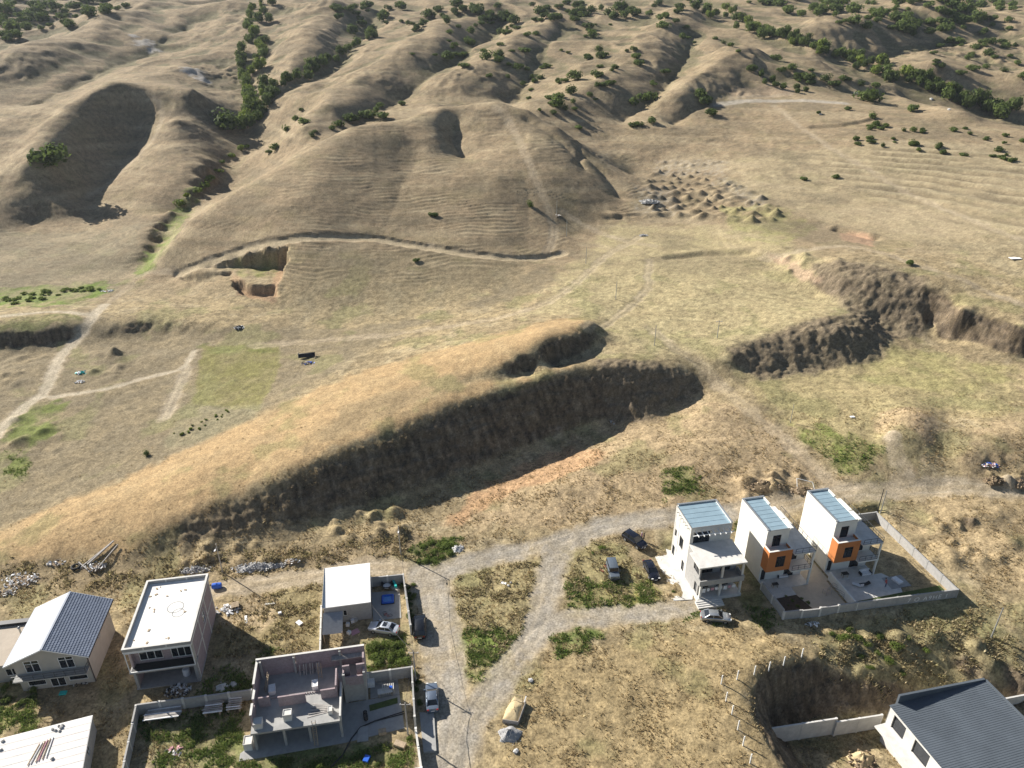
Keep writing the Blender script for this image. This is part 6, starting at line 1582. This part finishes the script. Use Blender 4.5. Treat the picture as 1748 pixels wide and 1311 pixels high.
def leaf_cloud(seed, n, lobes, size, flat=.8, mat='leaf', low=0.0):
    r = np.random.default_rng(seed)
    L = []
    for k in range(lobes):
        a = r.random()*6.28; q = .55*math.sqrt(r.random()); L.append((q*math.cos(a), q*math.sin(a), (.38+.4*r.random())*flat, .30+.30*r.random()))
    L = np.array(L); idx = r.integers(0, lobes, n)
    d = r.normal(size=(n, 3)); d /= np.linalg.norm(d, axis=1)[:, None]
    rad = L[idx, 3]*(.55+.5*r.random(n)**.5)
    c = L[idx, :3]+d*rad[:, None]*np.array([1, 1, flat])
    c[:, 2] = np.maximum(c[:, 2], low+.04+.1*r.random(n))
    # leaf quads, leaning outwards
    u = np.cross(d, r.normal(size=(n, 3))); u /= np.linalg.norm(u, axis=1)[:, None]+1e-9
    w = np.cross(d, u)+d*.5*r.normal(size=(n, 1)); s = size*(.6+.8*r.random((n, 1)))
    v = np.stack([c-u*s*.6, c+w*s*.7-u*s*.05, c+u*s*.6, c-w*s*.7], 1).reshape(-1, 3)
    me = bpy.data.meshes.new('leaves'); me.from_pydata(v.tolist(), [], [(4*i, 4*i+1, 4*i+2, 4*i+3) for i in range(n)]); me.update(); me.materials.append(M[mat])
    return me
BUSH = [leaf_cloud(100+i, 460, 3+i, .13, .6+.06*i, 'leaf') for i in range(7)]
BUSHL = [leaf_cloud(140+i, 380, 6, .16, .8, 'leaf_light') for i in range(3)]
SHRUB = [leaf_cloud(160+i, 700, 7, .10, .8, 'leaf_village') for i in range(4)]
CROWN = [leaf_cloud(180+i, 760, 6+2*i, .12, 1.0, 'leaf' if i < 3 else 'leaf_light', .12) for i in range(5)]
def trunk_mesh(seed):
    r = random.Random(seed); m = MB(); m.tube([(0,0,-.1),(.02,.01,.2),(.0,.03,.5)], [.055,.04,.025], 7)
    for k in range(4):
        a = r.uniform(0, 6.28); m.tube([(.01,.01,.22+.06*k),(.22*math.cos(a),.22*math.sin(a),.5+.08*k),(.38*math.cos(a),.38*math.sin(a),.68+.05*k)], [.028,.017,.008], 5)
    me = bpy.data.meshes.new('trunk'); me.from_pydata(m.v, [], m.f); me.update(); me.materials.append(M['bark']); return me
TRUNK = [trunk_mesh(i) for i in range(3)]
vr = random.Random(11)
def px2m(px, y): return px*math.hypot(y[1], CAM_H-y[2])/FPX
def bush(px, py, wpx, label, group, meshes=BUSH, name='bush', hs=1.0, real=None):
    g = G(px, py); s = (real or px2m(wpx*1.3, g))*.5
    o = bpy.data.objects.new(name, vr.choice(meshes)); COL.objects.link(o)
    o.location = (g[0], g[1], g[2]-.08*s); o.scale = (s*vr.uniform(.75, 1.3), s*vr.uniform(.75, 1.3), s*vr.uniform(.75, 1.1)*hs); o.rotation_euler.z = vr.uniform(0, 6.28)
    if group and label.startswith(('dark bush', 'bush', 'small bush')):
        rel = o.scale.z/max(o.scale.x, o.scale.y); big = o.scale.x
        label = ('upright ' if rel > 1.0 else 'flat ' if rel < .82 else 'rounded ')+('broad ' if big > 3.2 else 'tiny ' if big < 1.8 else '')+label
    return tag(o, label, 'bush', group)
def seg3(i, n): return ('at the top end', 'halfway down', 'at the lower end')[min(2, i*3//n)]
def tree(px, py, hm, label, group, light=False):
    label = ('tall ' if hm > 6.6 else 'low ' if hm < 5.2 else 'medium ')+('light green ' if light else 'dark green ')+label
    g = G(px, py); t = thing('tree', label, 'tree', (g[0], g[1], g[2]-.2), vr.uniform(0, 6.28), group)
    hm *= .82; w = hm*vr.uniform(.5, .8)
    for nm, me in (('trunk', vr.choice(TRUNK)), ('crown', vr.choice(CROWN[3:] if light else CROWN[:3]))):
        o = bpy.data.objects.new(nm, me); COL.objects.link(o); o.parent = t; o.scale = (w, w, hm*.92)
    return t
def bush_mass(name, spots, label, meshes=BUSH, hs=1.0):
    V, F_ = [], []
    for px, py, w in spots:
        g = G(px, py); s = px2m(w*1.2, g)*.5; me = vr.choice(meshes); co = np.empty(len(me.vertices)*3, np.float32); me.vertices.foreach_get('co', co); co = co.reshape(-1, 3)
        a = vr.uniform(0, 6.28); R2_ = np.array([[math.cos(a), -math.sin(a)], [math.sin(a), math.cos(a)]]); c2 = co.copy(); c2[:, :2] = co[:, :2] @ R2_.T; c2 *= (s, s, s*hs); c2 += g; V.append(c2)
    V = np.concatenate(V).astype(np.float32); nf = len(V)//4; me = bpy.data.meshes.new(name); me.vertices.add(len(V)); me.vertices.foreach_set('co', V.ravel()); me.loops.add(len(V)); me.loops.foreach_set('vertex_index', np.arange(len(V), dtype=np.int32))
    me.polygons.add(nf); me.polygons.foreach_set('loop_start', np.arange(0, len(V), 4, dtype=np.int32)); me.update(); me.materials.append(meshes[0].materials[0])
    o = bpy.data.objects.new(name, me); COL.objects.link(o); o['kind'] = 'stuff'; tag(o, label, 'scrub')
def along(pts, n, jx, jy):
    out = []
    seg = [math.hypot(b[0]-a[0], b[1]-a[1]) for a, b in zip(pts[:-1], pts[1:])]; T = sum(seg)
    for i in range(n):
        d = T*(i+.5)/n; k = 0
        while d > seg[k] and k < len(seg)-1: d -= seg[k]; k += 1
        a, b = pts[k], pts[k+1]; f = d/seg[k]; out.append((a[0]+(b[0]-a[0])*f+vr.uniform(-jx, jx), a[1]+(b[1]-a[1])*f+vr.uniform(-jy, jy)))
    return out
# trees filling the gullies
for _i, p in enumerate(along([(448,4),(440,40),(432,80),(428,120),(432,150),(440,180),(428,205),(418,222)], 64, 19, 6)): tree(*p, vr.uniform(4.5, 8), 'tree '+seg3(_i, 64)+' of the gully beside the big hill', 'trees in the left gully', vr.random() < .45)
for _i, p in enumerate(along([(452,178),(480,150),(505,135),(540,120),(580,100),(615,70),(640,50)], 34, 13, 6)): tree(*p, vr.uniform(3.5, 6.5), 'tree '+seg3(_i, 34)+' of the side gully behind the big hill', 'trees in the side gully')
for _i, p in enumerate(along([(1180,8),(1240,30),(1290,52),(1340,70),(1400,88),(1450,104),(1500,122),(1560,142),(1610,158),(1650,172)], 96, 22, 9)): tree(*p, vr.uniform(4.5, 8), 'tree '+seg3(_i, 96)+' of the gully beyond the flat spur', 'trees in the right gully', vr.random() < .15)
for p in along([(1650,180),(1720,196)], 9, 20, 10): tree(*p, vr.uniform(7, 10), 'tree in the clump below the long dark gully', 'large trees at the gully end')
for p in along([(1270,120),(1300,135),(1340,150),(1370,160)], 12, 12, 5): tree(*p, vr.uniform(3, 5), 'tree in the hollow behind the quarried knoll', 'trees behind the knoll')
# scattered bushes on the far hills
def scatter(poly, n, w0, w1, label, group, meshes=BUSH):
    xs, ys_ = [p[0] for p in poly], [p[1] for p in poly]; k = 0
    pa = np.array(poly, float); out = []
    while k < n:
        x, y = vr.uniform(min(xs), max(xs)), vr.uniform(min(ys_), max(ys_))
        if inside(np.array([x]), np.array([y]), pa)[0]:
            k += 1
            if group: bush(x, y, vr.uniform(w0, w1)*(.6+.4*y/200), label, group, meshes)
            else: out.append((x, y, vr.uniform(w0, w1)))
    if not group: bush_mass('far_scrub', out, label, meshes)
scatter([(650,60),(900,20),(1160,20),(1190,80),(1130,150),(1000,150),(900,140),(760,130)], 92, 9, 26, 'dark bush scattered on the middle far hills', 'bushes on the far hills')
scatter([(560,16),(1180,2),(1200,25),(900,40),(600,60)], 90, 9, 24, 'low scrub along the far crest', None)
scatter([(1250,0),(1748,0),(1748,60),(1560,60),(1400,40)], 110, 9, 26, 'dark scrub on the upper right hills', None)
scatter([(0,-5),(260,0),(160,40),(0,75)], 70, 10, 26, 'dark scrub on the hazy upper left hills', None)
scatter([(1540,60),(1748,70),(1748,140),(1640,130),(1560,100)], 34, 10, 24, 'bush on the tan slope beyond the right gully', 'bushes beyond the right gully')
scatter([(1150,40),(1290,90),(1420,125),(1560,170),(1500,150),(1380,150),(1300,110)], 22, 10, 22, 'bush on the near bank of the right gully', 'bushes on the gully bank')
scatter([(0,0),(170,0),(160,30),(0,60)], 22, 10, 24, 'dark bush on the hazy left hills', 'bushes on the left hills')
scatter([(880,120),(1060,130),(1070,170),(1000,200),(900,190)], 22, 8, 20, 'small bush on the slopes behind the big hill summit', 'bushes behind the summit')
for x, y, w, lb in [(85,284,62,'large dark bush in the shaded hollow of the left hill'), (385,222,42,'broad bush above the gully on the left hill'), (741,370,17,'lone bush on the face of the big hill'), (905,354,15,'small lone bush below the hill tracks'), (711,446,14,'dark low bush under the hill track'),
                    (1205,180,34,'tall bush clump on the ridge beside the flat spur'), (1212,196,24,'lower bush of the clump on the ridge'), (1198,165,26,'upper bush of the clump on the ridge'), (1102,172,34,'dense round bush in the saddle behind the hill'), (1080,178,20,'smaller bush left of the dense round one'),
                    (985,220,16,'light green bush at the wet patch'), (950,183,26,'bush in the eroded notch right of the summit'), (1110,210,18,'bush on the bare slope below the saddle'), (1085,216,20,'bush left of the bare slope'), (1372,308,14,'pair of bushes on the open right slope'), (1427,304,13,'single bush on the open right slope'),
                    (1398,195,11,'small round bush on the flat spur'), (1450,188,13,'small bush near the end of the flat spur'), (1488,202,16,'bush at the end of the dark bank'), (625,203,26,'bush at the left end of the crest row'), (655,202,26,'bush in the middle of the crest row'), (595,208,20,'bush below the crest row'), (1478,172,40,'grey bush before the tree gully'), (1555,190,24,'grey bush on the gully bank below the boulders'),
                    (1554,452,20,'dark bush at the head of the right hand cut'), (250,778,14,'green bush at the foot of the spur field')]:
    bush(x, y, w, lb, None)
for x, y in along([(1470,215),(1540,218),(1570,230)], 9, 20, 7)+along([(1460,240),(1540,246),(1620,258),(1640,272)], 16, 18, 8): bush(x, y, vr.uniform(8, 15), 'small round bush planted on the contour furrows', 'bushes planted on the furrows')
for x, y in along([(1620,220),(1700,236),(1748,250)], 8, 16, 8)+along([(1690,262),(1748,272)], 9, 16, 8): bush(x, y, vr.uniform(8, 13), 'small round bush on the right edge of the furrows', 'bushes at the furrow edge')
for x, y in along([(690,178),(640,192),(560,222),(520,236)], 9, 12, 4): bush(x, y, vr.uniform(8, 18), 'low bush along the ridge behind the big hill', 'bushes along the ridge')
for x, y in along([(300,300+50),(335,335),(372,292),(392,270),(425,244)], 10, 6, 4): bush(x, y, vr.uniform(12, 22), 'green bush in the eroded stream bed', 'bushes in the stream bed', BUSHL)
for x, y in [(505,205),(515,190),(490,225),(470,255),(460,262),(520,210)]: bush(x, y, vr.uniform(10, 20), 'bush on the slope above the stream bed', 'bushes above the stream bed')
bush_mass('marsh_scrub', [(x, y, vr.uniform(7, 14)) for x, y in along([(0,515),(60,505),(120,498),(170,490)], 30, 14, 7)], 'low green scrub on the marshy verge', BUSHL, .6)
# village shrubs
for x, y in along([(692,996),(697,1030),(699,1058)], 9, 4, 4): bush(x, y, 0, 'hedge shrub along the inside of the pool yard wall', 'hedge in the pool yard', SHRUB, 'shrub', real=vr.uniform(.9, 1.5))
for x, y in [(632,1108),(645,1104),(660,1102),(676,1105),(640,1122),(655,1118),(668,1124),(684,1118),(648,1132),(690,1132)]: bush(x, y, 0, 'leafy shrub in the kitchen garden between the yards', 'shrubs in the kitchen garden', SHRUB, 'shrub', real=vr.uniform(1.2, 2.3))
for x, y in [(712,945),(722,934),(735,928),(748,930),(760,934),(768,944),(755,950),(742,958),(728,960),(715,958),(740,944),(775,930)]: bush(x, y, 0, 'green weed clump at the road bend below the lamp', 'weed clumps at the road bend', SHRUB, 'shrub', .7, real=vr.uniform(1.2, 2.4))
for x, y in [(704,1000),(706,1020),(708,1150),(713,1165),(710,1178),(716,1200)]: bush(x, y, 0, 'weedy shrub along the lane outside the walls', 'shrubs along the lane', SHRUB, 'shrub', real=vr.uniform(.8, 1.7))
for x, y in [(490,1306),(548,1308),(645,1306),(700,1262)]: bush(x, y, 0, 'young shrub on the lawn of the mauve house', 'shrubs on the lawn', SHRUB, 'shrub', real=vr.uniform(1.0, 1.6))
for x, y in [(10,1178),(25,1165),(12,1195),(60,1180),(40,1200)]: bush(x, y, 0, 'dark shrub in front of the gabled house', 'shrubs by the gabled house', SHRUB, 'shrub', real=vr.uniform(1.3, 2.4))
for x, y in [(1342,1018),(1368,1022),(1352,1026),(1378,1030),(1346,1034),(1362,1036)]: bush(x, y, 0, 'small shrub in the dark garden bed', 'shrubs in the garden bed', SHRUB, 'shrub', real=vr.uniform(.5, 1.1))
for x, y in [(1450,1076),(1462,1090),(1480,1100),(1500,1116),(1440,1090),(1530,1104),(1550,1090),(1420,1082),(1520,1130),(1580,1110),(1500,1085),(1470,1120),(1485,1140),(1540,1150)]: bush(x, y, 0, 'rank weed bush on the slope below the yard wall', 'weed bushes below the yard wall', SHRUB, 'shrub', .7, real=vr.uniform(1.2, 2.6))
for x, y in along([(300,740),(340,728),(370,712),(395,700)], 16, 8, 5): bush(x, y, 0, 'young sapling in the fenced field corner', 'saplings in the field corner', BUSHL, 'sapling', 1.2, real=vr.uniform(.5, 1.0))
for x, y in [(1170,820),(1185,832),(1160,835),(1195,815),(1030,935),(1012,945),(975,1000),(1078,915),(1150,1010),(1205,1046)]: bush(x, y, 0, 'green weed clump beside the gravel roads', 'weed clumps beside the roads', SHRUB, 'shrub', .6, real=vr.uniform(.9, 1.8))

# ---------------------------------------------------------------- grass and weeds as one mass each
def tufts(name, n, area, size, cols, label, keep):
    r = np.random.default_rng(sum(map(ord, name)))
    m0 = area
    prob = m0.ravel().astype(np.float64); cell = (np.gradient(GX, axis=1)*np.gradient(GY, axis=0)).ravel(); prob = np.clip(prob, 0, None)*cell; prob /= prob.sum()
    idx = r.choice(len(prob), n, p=prob)
    cx, cy = GX.ravel()[idx]+r.uniform(-.15, .15, n), GY.ravel()[idx]+r.uniform(-.15, .15, n); cz = zt(cx, cy)
    V, C_ = [], []
    col = np.array(cols)[r.integers(0, len(cols), n)]*(1+.25*r.normal(size=(n, 1)))
    s = size*(.5+r.random(n)**1.5*1.3)
    for k in range(4):
        a = r.random(n)*6.28; la = .35*r.random(n)
        dx, dy = np.cos(a), np.sin(a)
        b0 = np.stack([cx-dy*s*.22+dx*s*.1, cy+dx*s*.22+dy*s*.1, cz-.04], 1); b1 = np.stack([cx+dy*s*.22+dx*s*.1, cy-dx*s*.22+dy*s*.1, cz-.04], 1)
        tp = np.stack([cx+dx*s*(.5+la), cy+dy*s*(.5+la), cz+s*(.4+.35*r.random(n))], 1)
        V.append(np.stack([b0, b1, tp], 1)); C_.append(np.repeat(np.clip(col*(.85+.3*r.random((n, 1))), .01, .8)[:, None, :], 3, 1))
    V = np.concatenate(V).reshape(-1, 3).astype(np.float32); C_ = np.concatenate(C_).reshape(-1, 3)
    nf = len(V)//3; me = bpy.data.meshes.new(name); me.vertices.add(len(V)); me.vertices.foreach_set('co', V.ravel()); me.loops.add(len(V)); me.loops.foreach_set('vertex_index', np.arange(len(V), dtype=np.int32))
    me.polygons.add(nf); me.polygons.foreach_set('loop_start', np.arange(0, len(V), 3, dtype=np.int32))
    at_ = me.attributes.new('Col', 'FLOAT_COLOR', 'POINT'); at_.data.foreach_set('color', np.concatenate([C_, np.ones((len(C_), 1))], 1).astype(np.float32).ravel())
    me.update(); me.materials.append(M_TUFT); o = bpy.data.objects.new(name, me); COL.objects.link(o); o['kind'] = 'stuff'; tag(o, label, 'grass')
def tuft_mat():
    m = bpy.data.materials.new('grass_blades'); m.use_nodes = True; nt = m.node_tree; b = nt.nodes['Principled BSDF']; b.inputs['Roughness'].default_value = .9; b.inputs['Specular IOR Level'].default_value = .1
    at_ = nt.nodes.new('ShaderNodeAttribute'); at_.attribute_name = 'Col'; nt.links.new(at_.outputs['Color'], b.inputs['Base Color'])
    tr = nt.nodes.new('ShaderNodeBsdfTranslucent'); mx = nt.nodes.new('ShaderNodeMixShader'); mx.inputs['Fac'].default_value = .5; nt.links.new(at_.outputs['Color'], tr.inputs['Color'])
    nt.links.new(b.outputs[0], mx.inputs[1]); nt.links.new(tr.outputs[0], mx.inputs[2]); nt.links.new(mx.outputs[0], nt.nodes['Material Output'].inputs['Surface']); return m
M_TUFT = tuft_mat()
free = (1-np.clip(roadm*1.6, 0, 1))
for pl in ([(26.0,101),(27.5,85.5),(36.5,86.0),(54.0,84.4),(71.0,87.5),(66.8,108.6),(34,101)], [(-78,69),(-56.8,69.6),(-58.6,82.8),(-78.5,80.5)], [(-52.4,69.0),(-42.6,71.0),(-45.2,85.3),(-54.8,83.6)], [(-29.4,80.5),(-20.6,82),(-22.4,91.6),(-31,90.6)], [(-34.5,59.6),(-20.5,60.6),(-12.8,63.2),(-13.0,71.5),(-35,70.5)], [P(-150,1240,2.6)[:2],P(160,1218,2.6)[:2],P(150,1330,2.6)[:2],P(-150,1340,2.6)[:2]],
           [P(1505,1205,-7)[:2],P(1700,1165,-7)[:2],P(1900,1300,-7)[:2],P(1640,1400,-7)[:2]], [P(633,1005)[:2],P(700,1000)[:2],P(700,1070)[:2],P(633,1070)[:2]]):
    free = free*(1-poly_mask(np.array(pl), .2))
spur = poly_mask(pxpoly(POLYS[3][0]), .5); spur = np.maximum(spur, poly_mask(pxpoly(POLYS[0][0]), .5))
nearw = (1-sstep(112, 150, GY))*free*(1-spur*.97)*(np.abs(GX) < (GY+FAN0)*.72)
dens = np.clip(.25+.9*fbm(GX/5, GY/5, 3, 71), .03, 1)
steep = 1-sstep(.7, 1.1, slope)
tufts('dry_grass', 46000, nearw*dens*steep, .24, [(.38,.29,.16),(.32,.245,.135),(.46,.38,.22)], 'dry straw grass tufts over the village ground', None)
gm = np.zeros(GX.shape, np.float32)
for pts, c_, s_ in GREENS:
    gm = np.maximum(gm, poly_mask(pxpoly(pts), 1.2, 1.5))
wild = np.zeros(GX.shape, np.float32)
for pts in ([(770,980),(930,950),(915,1050),(850,1160),(800,1170),(770,1060)], [(960,930),(1050,925),(1140,1030),(970,1050)], [(1380,1070),(1640,1040),(1748,1090),(1748,1150),(1500,1180),(1400,1120)], [(0,960),(230,960),(560,930),(720,900),(760,960),(500,990),(200,1010),(0,1010)], [(460,1010),(550,990),(550,1110),(370,1120),(360,1080)]):
    wild = np.maximum(wild, poly_mask(pxpoly(pts), 1, 1))
tufts('green_weeds', 20000, gm*(1-sstep(105, 130, GY))*free*np.clip(.4+1.2*fbm(GX/2.5, GY/2.5, 2, 73), 0, 1), .27, [(.17,.24,.06),(.23,.26,.08),(.13,.19,.05)], 'green weeds and grass in patches between the roads', None)
tufts('tall_weeds', 9000, wild*free*np.clip(.3+1.2*fbm(GX/3, GY/3, 2, 72), 0, 1), .36, [(.42,.35,.20),(.34,.30,.15),(.48,.40,.25),(.30,.25,.14)], 'tall mixed dry weeds on the banks and islands', None)

# ---------------------------------------------------------------- thin haze between the village and the far hills
hz = MB().box(-1150, 1150, -40, 1190, -14, max(float(GZ.max()), CAM_H)+12).build('haze', None)
hm_ = bpy.data.materials.new('haze_air'); hm_.use_nodes = True; nt = hm_.node_tree
nt.nodes.remove(nt.nodes['Principled BSDF']); pv = nt.nodes.new('ShaderNodeVolumePrincipled')
pv.inputs['Color'].default_value = (.80, .88, 1.0, 1); pv.inputs['Density'].default_value = .00006; pv.inputs['Anisotropy'].default_value = .2
nt.links.new(pv.outputs[0], nt.nodes['Material Output'].inputs['Volume']); hz.data.materials.append(hm_)
hz['kind'] = 'stuff'; tag(hz, 'thin pale haze over the hills', 'haze')
